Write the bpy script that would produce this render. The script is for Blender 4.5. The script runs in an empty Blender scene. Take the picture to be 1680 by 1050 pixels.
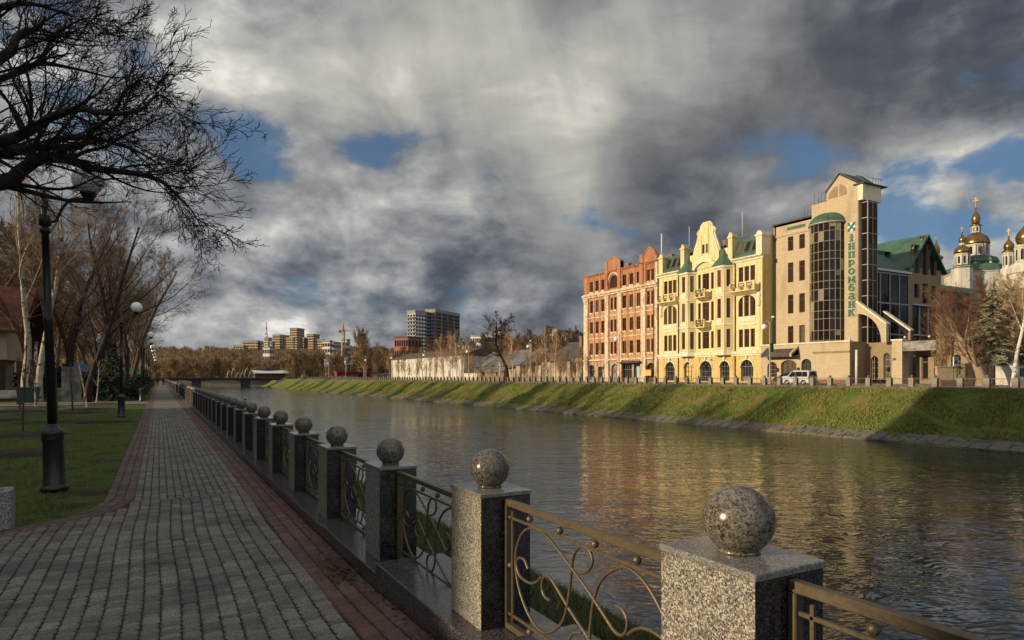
import bpy, math, random
import numpy as np
from mathutils import Vector, Matrix
SC = bpy.context.scene
COL = SC.collection
PI = math.pi
sin, cos, tan, radians = math.sin, math.cos, math.tan, math.radians
rnd = random.Random(7)

# ------------------------------------------------------------------ survey: camera place, focal length (px of the 1680 frame), heading
FPX, VPX, HZ, H = 1060.0, 261.0, 619.0, 1.81
TH = math.atan((840 - VPX) / FPX)
S_, C_ = sin(TH), cos(TH)
def at(u, v, D):
    l = (u - 840) / FPX * D
    return Vector((D * S_ + l * C_, D * C_ - l * S_, H - (v - HZ) / FPX * D))
def onD(u, X): return X * FPX / (C_ * (u - VPX))
def onY(u, X): return (onD(u, X) - X * S_) / C_
def onZ(u, v, X): return H - (v - HZ) / FPX * onD(u, X)
def onG(u, v, z=0.0):
    D = (H - z) * FPX / (v - HZ)
    return at(u, v, D)
def YX(u, Y):                         # X of the point on plane Y = const seen at column u
    r = (u - 840) / FPX
    return Y * (S_ + r * C_) / (C_ - r * S_)
def YZ(u, v, Y):
    X = YX(u, Y); D = X * S_ + Y * C_
    return H - (v - HZ) / FPX * D

# ------------------------------------------------------------------ mesh builder
class MB:
    def __init__(s): s.v = []; s.f = []; s.m = []; s.mi = 0; s.sm = []; s.smooth = False
    def add(s, vs, fs, smooth=None):
        b = len(s.v); s.v.extend([tuple(p) for p in vs])
        sm = s.smooth if smooth is None else smooth
        for f in fs: s.f.append(tuple(b + i for i in f)); s.m.append(s.mi); s.sm.append(sm)
        return s
    def quad(s, a, b, c, d): return s.add((a, b, c, d), ((0, 1, 2, 3),))
    def box(s, x0, x1, y0, y1, z0, z1, bev=0.0):
        if x0 > x1: x0, x1 = x1, x0
        if y0 > y1: y0, y1 = y1, y0
        if bev <= 0:
            return s.add([(x0,y0,z0),(x1,y0,z0),(x1,y1,z0),(x0,y1,z0),(x0,y0,z1),(x1,y0,z1),(x1,y1,z1),(x0,y1,z1)],
                         [(0,3,2,1),(4,5,6,7),(0,1,5,4),(1,2,6,5),(2,3,7,6),(3,0,4,7)])
        e = bev
        vs = []
        for z, i in ((z0, e), (z0 + e, 0), (z1 - e, 0), (z1, e)):
            c = [(x0+i, y0+i), (x1-i, y0+i), (x1-i, y1-i), (x0+i, y1-i)]
            # chamfer the vertical corners too
            ring = []
            for k, (x, y) in enumerate(c):
                sx = 1 if k in (0, 3) else -1; sy = 1 if k in (0, 1) else -1
                a = (x + sx*e, y); b2 = (x, y + sy*e)
                ring += [b2, a] if k in (0, 2) else [a, b2]
            vs += [(x, y, z) for x, y in ring]
        fs = [tuple(range(7, -1, -1)), tuple(range(24, 32))]
        for r in range(3):
            for k in range(8):
                fs.append((r*8+k, r*8+(k+1) % 8, (r+1)*8+(k+1) % 8, (r+1)*8+k))
        return s.add(vs, fs)
    def prism(s, pts, axis, a, b):
        """polygon (2D) extruded along axis x/y/z from a to b; pts are (y,z),(x,z),(x,y)"""
        n = len(pts)
        def P(p, t): return (t, p[0], p[1]) if axis == 'x' else (p[0], t, p[1]) if axis == 'y' else (p[0], p[1], t)
        vs = [P(p, a) for p in pts] + [P(p, b) for p in pts]
        fs = [tuple(range(n)), tuple(range(2*n-1, n-1, -1))]
        fs += [(i, n+i, n+(i+1) % n, (i+1) % n) for i in range(n)]
        return s.add(vs, fs)
    def tube(s, pts, rad, n=8, cap=True, smooth=True):
        pts = [Vector(p) for p in pts]
        if not isinstance(rad, (list, tuple)): rad = [rad] * len(pts)
        t0 = (pts[1] - pts[0]).normalized()
        up = Vector((0, 0, 1)) if abs(t0.z) < .9 else Vector((1, 0, 0))
        u = t0.cross(up).normalized()
        vs = []
        for i, p in enumerate(pts):
            a = pts[max(i-1, 0)]; b = pts[min(i+1, len(pts)-1)]
            t = b - a
            t = t.normalized() if t.length > 1e-9 else t0
            u = (u - t * u.dot(t))
            u = u.normalized() if u.length > 1e-6 else t.orthogonal().normalized()
            w = t.cross(u)
            for k in range(n):
                q = p + (u * cos(2*PI*k/n) + w * sin(2*PI*k/n)) * rad[i]
                vs.append(q)
        fs = []
        for i in range(len(pts)-1):
            for k in range(n):
                fs.append((i*n+k, i*n+(k+1) % n, (i+1)*n+(k+1) % n, (i+1)*n+k))
        s.add(vs, fs, smooth)
        if cap:
            b = len(s.v) - len(vs)
            s.f.append(tuple(b + k for k in range(n-1, -1, -1))); s.m.append(s.mi); s.sm.append(False)
            e = b + (len(pts)-1)*n
            s.f.append(tuple(e + k for k in range(n))); s.m.append(s.mi); s.sm.append(False)
        return s
    def lathe(s, prof, cx=0, cy=0, n=16, smooth=True, a0=0.0, sx=1.0, sy=1.0):
        vs = []; fs = []
        for r, z in prof:
            for k in range(n):
                vs.append((cx + sx*r*cos(a0+2*PI*k/n), cy + sy*r*sin(a0+2*PI*k/n), z))
        for i in range(len(prof)-1):
            for k in range(n): fs.append((i*n+k, i*n+(k+1) % n, (i+1)*n+(k+1) % n, (i+1)*n+k))
        s.add(vs, fs, smooth)
        b = len(s.v) - len(vs)
        s.f.append(tuple(b + k for k in range(n-1, -1, -1))); s.m.append(s.mi); s.sm.append(False)
        e = b + (len(prof)-1)*n
        s.f.append(tuple(e + k for k in range(n))); s.m.append(s.mi); s.sm.append(False)
        return s
    def ball(s, c, r, n=24, m=12, sz=1.0):
        prof = [(max(r*sin(PI*i/m), .0005), c[2] - r*sz*cos(PI*i/m)) for i in range(m+1)]
        return s.lathe(prof, c[0], c[1], n)
    def build(s, name, mats, parent=None):
        me = bpy.data.meshes.new(name)
        v = np.array(s.v, dtype=np.float64).reshape(-1, 3)
        if parent is not None: v = v - np.array(parent.get('_o', (0, 0, 0)))
        me.from_pydata(v.tolist(), [], s.f)
        if not isinstance(mats, (list, tuple)): mats = [mats]
        for m in mats: me.materials.append(m)
        if len(mats) > 1: me.polygons.foreach_set('material_index', s.m)
        me.polygons.foreach_set('use_smooth', s.sm)
        me.update()
        return link(me, name, parent)

def link(me, name, parent=None):
    o = bpy.data.objects.new(name, me); COL.objects.link(o)
    if parent is not None:
        o.parent = parent
        if '_o' in parent: o['_o'] = list(parent['_o'])
    return o
def np_mesh(name, v, f, mat, parent=None, smooth=False, col=None):
    """v (N,3), f (M,k) arrays"""
    me = bpy.data.meshes.new(name)
    v = np.asarray(v, dtype=np.float32)
    if parent is not None: v = v - np.array(parent.get('_o', (0, 0, 0)), dtype=np.float32)
    f = np.asarray(f, dtype=np.int32); k = f.shape[1]
    me.vertices.add(len(v)); me.vertices.foreach_set('co', v.ravel())
    me.loops.add(f.size); me.loops.foreach_set('vertex_index', f.ravel())
    me.polygons.add(len(f)); me.polygons.foreach_set('loop_start', np.arange(0, f.size, k, dtype=np.int32))
    me.polygons.foreach_set('use_smooth', np.full(len(f), bool(smooth)))
    me.materials.append(mat); me.update(calc_edges=True); me.validate()
    return link(me, name, parent)
def tag(o, label=None, cat=None, group=None, kind=None):
    if label: o['label'] = label
    if cat: o['category'] = cat
    if group: o['group'] = group
    if kind: o['kind'] = kind
    return o
def thing(name, label, cat, loc=(0, 0, 0), group=None):
    o = bpy.data.objects.new(name, None); COL.objects.link(o)
    o.location = loc; o['_o'] = list(loc); o.empty_display_size = .2
    return tag(o, label, cat, group)
def struct(o): o['kind'] = 'structure'; return o
KIDS = {}
def kids(o):
    return [c for c in o.children]
def dup(root, loc, rz=0.0, sc=1.0, label=None, group=None, parent=None):
    def cp(o, par):
        c = o.copy(); COL.objects.link(c)
        if par is not None: c.parent = par
        for ch in o.children: cp(ch, c)
        return c
    r = cp(root, None)
    r.location = loc; r.rotation_euler = (0, 0, rz)
    r.scale = (sc, sc, sc) if not isinstance(sc, tuple) else sc
    if label: r['label'] = label
    if group: r['group'] = group
    return r

# ------------------------------------------------------------------ node helpers
class NT:
    def __init__(s, tree): s.t = tree
    def n(s, typ, **kw):
        nd = s.t.nodes.new(typ)
        for k, v in kw.items(): setattr(nd, k, v)
        return nd
    def set(s, sock, val):
        if hasattr(val, 'is_output'): s.t.links.new(val, sock)
        else: sock.default_value = val
    def m(s, op, a, b=0.0, c=None, clamp=False):
        nd = s.n('ShaderNodeMath', operation=op); nd.use_clamp = clamp
        s.set(nd.inputs[0], a); s.set(nd.inputs[1], b)
        if c is not None: s.set(nd.inputs[2], c)
        return nd.outputs[0]
    def vm(s, op, a, b=None):
        nd = s.n('ShaderNodeVectorMath', operation=op)
        s.set(nd.inputs[0], a)
        if b is not None: s.set(nd.inputs['Scale' if op == 'SCALE' else 1], b)
        return nd.outputs['Value' if op in ('LENGTH', 'DOT_PRODUCT') else 'Vector']
    def xyz(s, x, y, z):
        nd = s.n('ShaderNodeCombineXYZ')
        for i, k in enumerate((x, y, z)): s.set(nd.inputs[i], k)
        return nd.outputs[0]
    def sep(s, v):
        nd = s.n('ShaderNodeSeparateXYZ'); s.set(nd.inputs[0], v); return nd.outputs
    def noise(s, vec, scale, detail=6.0, rough=.55, dist=0.0, out='Fac'):
        nd = s.n('ShaderNodeTexNoise'); s.set(nd.inputs['Vector'], vec); s.set(nd.inputs['Scale'], scale)
        nd.inputs['Detail'].default_value = detail; nd.inputs['Roughness'].default_value = rough
        nd.inputs['Distortion'].default_value = dist
        return nd.outputs[out]
    def ramp(s, fac, stops, interp='LINEAR'):
        nd = s.n('ShaderNodeValToRGB'); s.set(nd.inputs[0], fac)
        cr = nd.color_ramp; cr.interpolation = interp
        while len(cr.elements) < len(stops): cr.elements.new(.5)
        for e, (p, c) in zip(cr.elements, stops):
            e.position = p; e.color = (c[0], c[1], c[2], 1) if isinstance(c, (tuple, list)) else (c, c, c, 1)
        return nd.outputs[0]
    def mix(s, fac, a, b, mode='MIX'):
        nd = s.n('ShaderNodeMix', data_type='RGBA', blend_type=mode)
        s.set(nd.inputs[0], fac)
        for sock, val in ((nd.inputs[6], a), (nd.inputs[7], b)):
            s.set(sock, (val[0], val[1], val[2], 1.0) if isinstance(val, (tuple, list)) else val)
        return nd.outputs[2]
    def sstep(s, x, a, b):
        nd = s.n('ShaderNodeMapRange', interpolation_type='SMOOTHSTEP')
        s.set(nd.inputs[0], x); s.set(nd.inputs[1], a); s.set(nd.inputs[2], b)
        return nd.outputs[0]
def new_mat(name):
    m = bpy.data.materials.new(name); m.use_nodes = True
    t = NT(m.node_tree); b = m.node_tree.nodes['Principled BSDF']
    return m, t, b
def bump(t, b, h, strength, dist=.02):
    nd = t.n('ShaderNodeBump'); nd.inputs['Strength'].default_value = strength; nd.inputs['Distance'].default_value = dist
    t.set(nd.inputs['Height'], h); t.t.links.new(nd.outputs[0], b.inputs['Normal'])
def coords(t, stretch=(1, 1, 1), world=True):
    if world:
        g = t.n('ShaderNodeNewGeometry'); p = g.outputs['Position']
    else:
        g = t.n('ShaderNodeTexCoord'); p = g.outputs['Object']
    if stretch != (1, 1, 1):
        p = t.vm('MULTIPLY', p, stretch)
    return p
def mat(name, c1, c2=None, scale=3.0, rough=.8, bmp=0.0, bscale=None, spec=.35, metal=0.0, c3=None, s3=.4, t3=(.5, .65),
        stretch=(1, 1, 1), lo=.35, hi=.65, detail=6, world=True, bdist=.02, coat=0.0):
    m, t, b = new_mat(name)
    p = coords(t, stretch, world)
    col = None
    if c2 is not None:
        n = t.noise(p, scale, detail)
        col = t.mix(t.sstep(n, lo, hi), c1, c2)
    if c3 is not None:
        n3 = t.noise(p, s3, 5)
        col = t.mix(t.sstep(n3, t3[0], t3[1]), col if col is not None else c1, c3)
    if col is None: b.inputs['Base Color'].default_value = (*c1, 1)
    else: t.set(b.inputs['Base Color'], col)
    b.inputs['Roughness'].default_value = rough; b.inputs['Metallic'].default_value = metal
    b.inputs['Specular IOR Level'].default_value = spec
    if coat: b.inputs['Coat Weight'].default_value = coat
    if bmp: bump(t, b, t.noise(p, bscale or scale*3, 5), bmp, bdist)
    return m

# ------------------------------------------------------------------ camera, sun, sky
cd = bpy.data.cameras.new('Camera'); cam = bpy.data.objects.new('Camera', cd); COL.objects.link(cam)
cam.location = (0, 0, H); cam.rotation_euler = (PI/2, 0, -TH)
cd.sensor_width = 36; cd.lens = FPX / 1680 * 36; cd.shift_y = (HZ - 525) / 1680
cd.clip_start = .1; cd.clip_end = 6000
SC.camera = cam
SUN_EL, SUN_OFF = radians(14.0), radians(9.0)
sun_dir = Vector((-cos(SUN_EL)*cos(SUN_OFF), cos(SUN_EL)*sin(SUN_OFF), sin(SUN_EL)))   # towards the sun
sl = bpy.data.lights.new('Sun', 'SUN'); so = bpy.data.objects.new('Sun', sl); COL.objects.link(so)
sl.energy = 5.0; sl.angle = radians(.5); sl.color = (1.0, .79, .50)
so.rotation_euler = (-sun_dir).to_track_quat('-Z', 'Y').to_euler()
SC.view_settings.view_transform = 'Standard'; SC.view_settings.look = 'None'
SC.view_settings.exposure = 0.14; SC.view_settings.gamma = 1.0

def make_world():
    w = bpy.data.worlds.new('World'); SC.world = w; w.use_nodes = True
    for nd in list(w.node_tree.nodes): w.node_tree.nodes.remove(nd)
    t = NT(w.node_tree)
    out = t.n('ShaderNodeOutputWorld'); bg = t.n('ShaderNodeBackground')
    t.t.links.new(bg.outputs[0], out.inputs[0])
    bg.inputs['Strength'].default_value = .1
    sky = t.n('ShaderNodeTexSky', sky_type='NISHITA'); sky.sun_disc = False
    sky.sun_elevation = SUN_EL; sky.sun_rotation = math.atan2(sun_dir.x, sun_dir.y) % (2*PI)
    sky.air_density = 1.0; sky.dust_density = .6; sky.ozone_density = 2.0
    d = t.n('ShaderNodeTexCoord').outputs['Generated']
    x, y, z = t.sep(d)
    az = t.m('ARCTAN2', x, y); el = t.m('ARCSINE', z)
    ae = t.xyz(az, el, 0.0)
    # slow warp so that no cloud edge is a clean curve
    wn = t.noise(ae, 3.2, 4, .55, out='Color')
    wv = t.vm('SUBTRACT', wn, (.5, .5, .5))
    aw = t.vm('ADD', ae, t.vm('MULTIPLY', wv, (.26, .17, 0)))
    def blob(u, v, su, sv, rot=0.0):
        r = math.atan((u - 840) / FPX); a0 = TH + r; e0 = math.atan((HZ - v) / FPX * cos(r))
        q = t.vm('SUBTRACT', aw, (a0, e0, 0))
        if rot:
            vr = t.n('ShaderNodeVectorRotate', rotation_type='Z_AXIS'); t.set(vr.inputs['Vector'], q); vr.inputs['Angle'].default_value = radians(rot); q = vr.outputs[0]
        q = t.vm('MULTIPLY', q, (1150.0/su, 1150.0/sv, 0))
        l = t.vm('LENGTH', q)
        return t.m('EXPONENT', t.m('MULTIPLY', t.m('MULTIPLY', l, l), -1.0))
    def total(lst, base=0.0):
        acc = base
        for wgt, *a in lst: acc = t.m('MULTIPLY_ADD', blob(*a), wgt, acc)
        return acc
    # cloud deck seen in perspective
    k = t.m('DIVIDE', 1.0, t.m('ADD', t.m('MAXIMUM', z, 0.0), .16))
    P = t.xyz(t.m('MULTIPLY', x, k), t.m('MULTIPLY', y, k), t.m('MULTIPLY', z, .6))
    wp = t.noise(P, 1.5, 3, .5, out='Color')
    P1 = t.vm('ADD', P, t.vm('MULTIPLY', t.vm('SUBTRACT', wp, (.5, .5, .5)), (.5, .5, .5)))
    n1 = t.noise(P1, 2.1, 9, .56)
    n2 = t.noise(t.vm('ADD', P1, (-.10, .03, .05)), 2.1, 6, .56)
    relief = t.m('SUBTRACT', n1, n2)
    # small cumulus heads in az/el space
    cA = t.vm('MULTIPLY', t.vm('ADD', ae, t.vm('MULTIPLY', wv, (.10, .06, 0))), (1, 1.6, 1))
    c1 = t.noise(cA, 6.6, 10, .57); c2 = t.noise(t.vm('ADD', cA, (-.028, .034, 0)), 6.6, 6, .55)
    crel = t.m('SUBTRACT', c1, c2)
    # rain streaks hanging from the deck
    vr0 = t.n('ShaderNodeVectorRotate', rotation_type='Z_AXIS'); t.set(vr0.inputs['Vector'], ae); vr0.inputs['Angle'].default_value = radians(-14)
    st = t.noise(t.vm('MULTIPLY', t.vm('ADD', vr0.outputs[0], t.vm('MULTIPLY', wv, (.10, .05, 0))), (8.5, 1.3, 1)), 1.0, 5, .55)
    bright = total([
        (.36, 470, 40, 150, 120, 0), (.30, 690, 110, 230, 150, -35), (.27, 840, 230, 200, 170, 60), (.26, 930, 320, 80, 190, 8),
        (.22, 1180, 160, 110, 80, 30), (.30, 1040, 120, 160, 120, 0), (.18, 1000, 20, 300, 120, 0),
        (.34, 380, 130, 120, 70, 0), (.22, 300, 60, 120, 90, 0),
        (.36, 590, 345, 90, 55, 0), (.30, 380, 370, 110, 60, 0), (.26, 700, 350, 110, 40, 0), (.2, 480, 440, 260, 60, 0),
        (.34, 340, 545, 180, 60, 0), (.26, 480, 540, 160, 55, 0), (.12, 640, 545, 200, 60, 0),
        (.34, 1270, 318, 110, 36, 12), (.34, 1580, 240, 150, 38, 14), (.34, 1560, 300, 170, 34, 8), (.40, 1600, 395, 190, 48, 6), (.34, 1470, 330, 60, 30, 0), (.24, 1480, 400, 70, 40, 0),
        (-.11, 1330, 250, 260, 70, 22), (-.13, 1180, 330, 150, 60, 20), (-.10, 1580, 130, 220, 60, 18), (-.06, 1400, 90, 240, 90, 10),
        (-.05, 760, 410, 130, 60, 0), (-.05, 330, 430, 200, 50, 0), (-.08, 480, 500, 300, 34, 0), (-.06, 860, 420, 120, 80, 0),
        (.10, 820, 500, 90, 40, 0), (.3, 60, 180, 160, 120, 0), (.2, 1900, 350, 200, 150, 0), (.2, -300, 300, 400, 260, 0)], .232)
    deck = total([(1.0, 720, 90, 420, 190, -15), (1.0, 1180, 150, 460, 190, 12), (.8, 920, 330, 130, 180, 0)], 0.0)
    deck = t.m('MINIMUM', deck, 1.0)
    low = t.m('SUBTRACT', 1.0, deck)
    hi = t.m('MULTIPLY_ADD', t.sstep(el, .10, .42), .85, .15)
    B = t.m('MULTIPLY_ADD', t.m('MULTIPLY', relief, hi), .62, bright)
    B = t.m('MULTIPLY_ADD', t.m('MULTIPLY', t.m('SUBTRACT', n1, .5), hi), t.m('MULTIPLY_ADD', deck, -.17, .44), B)
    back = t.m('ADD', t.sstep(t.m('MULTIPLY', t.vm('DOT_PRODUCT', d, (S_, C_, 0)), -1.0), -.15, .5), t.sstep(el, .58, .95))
    B = t.m('MULTIPLY_ADD', t.m('MINIMUM', back, 1.0), .42, B)      # unseen cloud overhead and behind brightened to fill the shaded foreground
    B = t.m('MULTIPLY_ADD', t.m('MULTIPLY', crel, low), 1.75, B)
    B = t.m('MULTIPLY_ADD', t.m('MULTIPLY', t.m('SUBTRACT', c1, .5), low), .62, B)
    B = t.m('MULTIPLY_ADD', t.m('MULTIPLY', t.m('SUBTRACT', st, .5), t.m('MULTIPLY_ADD', deck, .66, .06)), .62, B)
    cloud = t.ramp(B, [(0.0, (.058, .068, .088)), (.16, (.085, .097, .118)), (.34, (.155, .170, .192)), (.55, (.275, .288, .302)), (.78, (.46, .458, .445)), (1.0, (.78, .76, .72))])
    cloud = t.mix(t.m('MULTIPLY', deck, .9), cloud, t.mix(1.0, cloud, (1.03, .99, .90), 'MULTIPLY'))
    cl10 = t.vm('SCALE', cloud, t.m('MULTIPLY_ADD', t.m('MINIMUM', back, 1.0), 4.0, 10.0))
    blue = total([(.95, 440, 240, 95, 36, 0), (.85, 445, 288, 60, 22, 0), (.95, 600, 255, 50, 50, 0), (.6, 790, 300, 40, 30, 0), (.6, 150, 170, 190, 130, 0),
                  (.95, 1310, 265, 80, 34, 14), (.8, 1490, 290, 90, 26, 20), (.95, 1540, 358, 170, 24, 6), (.75, 1650, 270, 90, 24, 0), (.55, 1640, 130, 60, 34, 25),
                  (.9, 1460, 365, 80, 40, 0), (.6, 760, 510, 170, 30, 0), (.5, 960, 350, 60, 60, 0), (.5, 1120, 370, 90, 30, 0), (.45, 560, 470, 180, 40, 0)], 0.0)
    bm = t.sstep(t.m('ADD', blue, t.m('MULTIPLY', t.m('SUBTRACT', .5, c1), 2.8)), .42, .95)
    skyc = t.mix(1.0, sky.outputs[0], (.62, .80, 1.0), 'MULTIPLY')
    skyc = t.mix(.55, skyc, (.80, 1.40, 2.15))
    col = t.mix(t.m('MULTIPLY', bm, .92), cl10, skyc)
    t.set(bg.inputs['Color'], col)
make_world()
# ------------------------------------------------------------------ materials of the place
def granite(name, dark, mid, light, rough, scale, bmp=0.0, spec=.5, blotch=.35, bs=.12):
    m, t, b = new_mat(name)
    p = coords(t)
    vo = t.n('ShaderNodeTexVoronoi'); t.set(vo.inputs['Vector'], p); vo.inputs['Scale'].default_value = scale
    n = t.noise(p, scale*.55, 4); n2 = t.noise(p, scale*bs, 3)
    cc = t.sep(vo.outputs['Color'])[0]
    f = t.m('ADD', t.m('MULTIPLY', cc, .62), t.m('MULTIPLY', n, .55))
    f = t.m('ADD', f, t.m('MULTIPLY', t.m('SUBTRACT', n2, .5), blotch))
    t.set(b.inputs['Base Color'], t.ramp(f, [(.30, dark), (.52, mid), (.66, mid), (.86, light)]))
    b.inputs['Roughness'].default_value = rough; b.inputs['Specular IOR Level'].default_value = spec
    if bmp: bump(t, b, t.m('ADD', cc, n), bmp, .004)
    return m
M = {}
M['gr_flame'] = granite('granite_flamed', (.035, .033, .032), (.165, .155, .135), (.42, .39, .33), .7, 170, .55, .3)
M['gr_dark'] = granite('granite_polished_dark', (.006, .006, .007), (.016, .016, .018), (.06, .06, .062), .16, 150, 0, .5)
M['gr_ball'] = granite('granite_polished_ball', (.020, .018, .016), (.10, .089, .072), (.185, .165, .13), .2, 170, 0, .55, 1.0, .26)
M['gr_cap'] = granite('granite_cap', (.08, .08, .078), (.15, .148, .142), (.27, .26, .25), .17, 190, 0, .6)
M['gr_plinth'] = granite('granite_plinth', (.012, .012, .013), (.045, .044, .044), (.12, .12, .118), .24, 150, 0, .5)
M['gr_old'] = granite('granite_old', (.06, .06, .06), (.22, .21, .20), (.42, .40, .37), .75, 90, .4, .3)
M['iron'] = mat('painted_iron', (.092, .072, .043), (.12, .094, .056), 40, .42, .12, 120, .5, .35)
M['iron_dark'] = mat('black_iron', (.010, .010, .011), (.018, .018, .02), 14, .38, .1, 60, .5)
M['joint'] = mat('joint_sand', (.018, .016, .014), (.03, .027, .024), 30, .95)
def paver(name, c1, c2, c3):
    m, t, b = new_mat(name)
    g = t.n('ShaderNodeNewGeometry'); p = g.outputs['Position']
    r = g.outputs['Random Per Island']
    col = t.ramp(r, [(0, c1), (.5, c2), (1, c3)])
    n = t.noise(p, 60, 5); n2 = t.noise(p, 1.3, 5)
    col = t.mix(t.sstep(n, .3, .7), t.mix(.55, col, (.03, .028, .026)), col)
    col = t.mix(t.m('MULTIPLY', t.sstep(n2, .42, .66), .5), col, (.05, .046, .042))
    t.set(b.inputs['Base Color'], col)
    b.inputs['Roughness'].default_value = .8; b.inputs['Specular IOR Level'].default_value = .28
    bump(t, b, n, .5, .004)
    return m
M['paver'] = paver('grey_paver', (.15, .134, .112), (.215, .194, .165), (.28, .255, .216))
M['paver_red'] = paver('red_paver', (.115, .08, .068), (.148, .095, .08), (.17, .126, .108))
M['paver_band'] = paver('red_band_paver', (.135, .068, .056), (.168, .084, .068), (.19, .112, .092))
M['pave_far'] = mat('grey_paving', (.12, .115, .105), (.17, .16, .145), 9, .85, .3, 40, .3, c3=(.10, .095, .088), s3=.5)
def grass_mat(name, c1, c2, c3, soil, s=1.0, soil_t=(.56, .68), bs=.8):
    m, t, b = new_mat(name)
    p = coords(t)
    n = t.noise(p, 5*s, 8, .65); n2 = t.noise(p, .55*s, 6); n3 = t.noise(p, 1.1*s, 7, .6); n4 = t.noise(p, 30*s, 4)
    col = t.mix(t.sstep(n, .36, .64), c1, c2)
    col = t.mix(t.sstep(n2, .45, .66), col, c3)
    col = t.mix(t.sstep(n3, *soil_t), col, soil)
    col = t.mix(t.m('MULTIPLY', t.sstep(n4, .3, .7), .35), col, t.mix(.6, col, (.01, .012, .006)))
    t.set(b.inputs['Base Color'], col); b.inputs['Roughness'].default_value = .95; b.inputs['Specular IOR Level'].default_value = .1
    bump(t, b, t.m('ADD', n, t.m('MULTIPLY', n4, .5)), bs, .12)
    return m
M['lawn'] = grass_mat('lawn_grass', (.055, .095, .018), (.095, .135, .028), (.075, .105, .028), (.06, .048, .032), 1.0, (.50, .62))
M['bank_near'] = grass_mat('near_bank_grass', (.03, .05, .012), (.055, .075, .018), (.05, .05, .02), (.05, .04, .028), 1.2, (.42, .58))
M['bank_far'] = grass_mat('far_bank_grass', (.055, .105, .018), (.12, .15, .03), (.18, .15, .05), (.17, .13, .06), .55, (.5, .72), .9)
M['soil'] = mat('dark_soil', (.022, .018, .014), (.04, .033, .024), 14, .95, .8, 25)
M['stone_edge'] = mat('edge_stone', (.085, .075, .062), (.15, .132, .108), 6, .85, .5, 20, c3=(.06, .055, .045), s3=1.2)
M['asphalt'] = mat('asphalt', (.055, .052, .05), (.075, .072, .068), 20, .85, .3, 60)
M['pavement'] = mat('far_pavement', (.17, .13, .10), (.22, .175, .14), 4, .85, .2, 20)
M['earth'] = mat('far_ground', (.07, .06, .035), (.10, .085, .05), .3, .95, .3, 2)
M['bark_dark'] = mat('dark_bark', (.020, .016, .013), (.038, .030, .024), 9, .9, .8, 30, .2, stretch=(1, 1, .3))
M['bark_brown'] = mat('brown_bark', (.060, .042, .028), (.105, .074, .048), 6, .9, .7, 26, .2, stretch=(1, 1, .3))
M['bark_pale'] = mat('pale_bark', (.30, .27, .22), (.42, .38, .31), 3, .85, .5, 16, .2, c3=(.07, .06, .05), s3=2.4, t3=(.56, .62))
M['twig_dark'] = mat('dark_twig', (.020, .016, .013), None, rough=.9)
M['twig_brown'] = mat('brown_twig', (.12, .078, .048), (.17, .112, .066), .7, rough=.9)
M['twig_gold'] = mat('golden_twig', (.22, .15, .07), (.30, .215, .11), .25, rough=.9)
M['twig_red'] = mat('reddish_twig', (.12, .058, .034), (.16, .085, .05), .7, rough=.9)
M['twig_straw'] = mat('straw_twig', (.30, .22, .12), (.36, .27, .16), .5, rough=.9)
M['needle'] = mat('spruce_needle', (.20, .20, .12), (.30, .28, .18), 1.5, .8)
M['needle_dark'] = mat('dark_needle', (.03, .045, .022), (.055, .075, .035), 1.5, .8)
M['leaf_dark'] = mat('shrub_leaf', (.014, .024, .010), (.03, .042, .018), 2.5, .7)

# ------------------------------------------------------------------ terrain
WZ = -3.6
def g(Y):                                # the walk climbs a little towards the viewer
    if Y > 6.6: return 0.0
    if Y > 5.0: return .027*(6.6-Y)**2/1.6*.5*1.2
    return .026 + .054*(5.0-Y)*.82
EDGE = [(-60, -14), (7.2, -10), (8.0, -6), (8.9, -3.0), (9.6, -1.68), (10.05, -1.12), (10.6, -.84), (11.3, -.715), (12.5, -.715), (16, -.715), (40, -.72), (700, -.72)]
def edgeX(Y):
    for (a, xa), (b, xb) in zip(EDGE, EDGE[1:]):
        if Y <= b: return xa + (xb-xa)*(Y-a)/(b-a)
    return -.72
def sheet(name, rows, mat_, smooth=True):
    """rows: list of lists of points (same length) -> one grid sheet"""
    m = len(rows[0]); v = [p for r in rows for p in r]
    f = [(i*m+j, i*m+j+1, (i+1)*m+j+1, (i+1)*m+j) for i in range(len(rows)-1) for j in range(m-1)]
    return np_mesh(name, v, f, mat_, None, smooth)
ys = [-60, -30, -10, -4] + [i*.5 for i in range(-4, 40)] + [20+i*4 for i in range(0, 21)] + [110, 130, 160, 200, 260, 320, 378]
ground = struct(sheet('park_ground', [[(-400, y, g(y)-.03), (-60, y, g(y)-.03), (-14, y, g(y)-.03), (-2, y, g(y)-.03), (1.75, y, g(y)-.03)] for y in ys], M['lawn']))
struct(sheet('path_bed', [[(edgeX(y), y, g(y)-.012), (edgeX(y)*.5+.8, y, g(y)-.012), (1.7, y, g(y)-.012)] for y in ys if -10 <= y <= 60], M['joint']))
struct(sheet('path', [[(-.34, y, 0.0), (1.2, y, 0.0)] for y in [44, 60, 90, 130, 200, 300, 378]], M['pave_far']))
struct(sheet('path_border', [[(-.72, y, 0.0), (-.335, y, 0.0)] for y in [44, 60, 90, 130, 200, 300, 378]], M['paver_red']))
struct(sheet('river_path_border', [[(1.205, y, 0.0), (1.62, y, 0.0)] for y in [44, 60, 90, 130, 200, 300, 378]], M['paver_red']))
# cross path in the park (pale, catches the sun)
struct(sheet('cross_path', [[(-60, 50.5, .0), (-.73, 50.5, .0)], [(-60, 57, .0), (-.73, 57, .0)]], M['pave_far']))
struct(sheet('park_walk', [[(-60, 38.5, -.008), (-9.8, 38.5, -.008)], [(-60, 45.5, -.008), (-8.6, 45.5, -.008)]], M['pave_far']))

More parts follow.
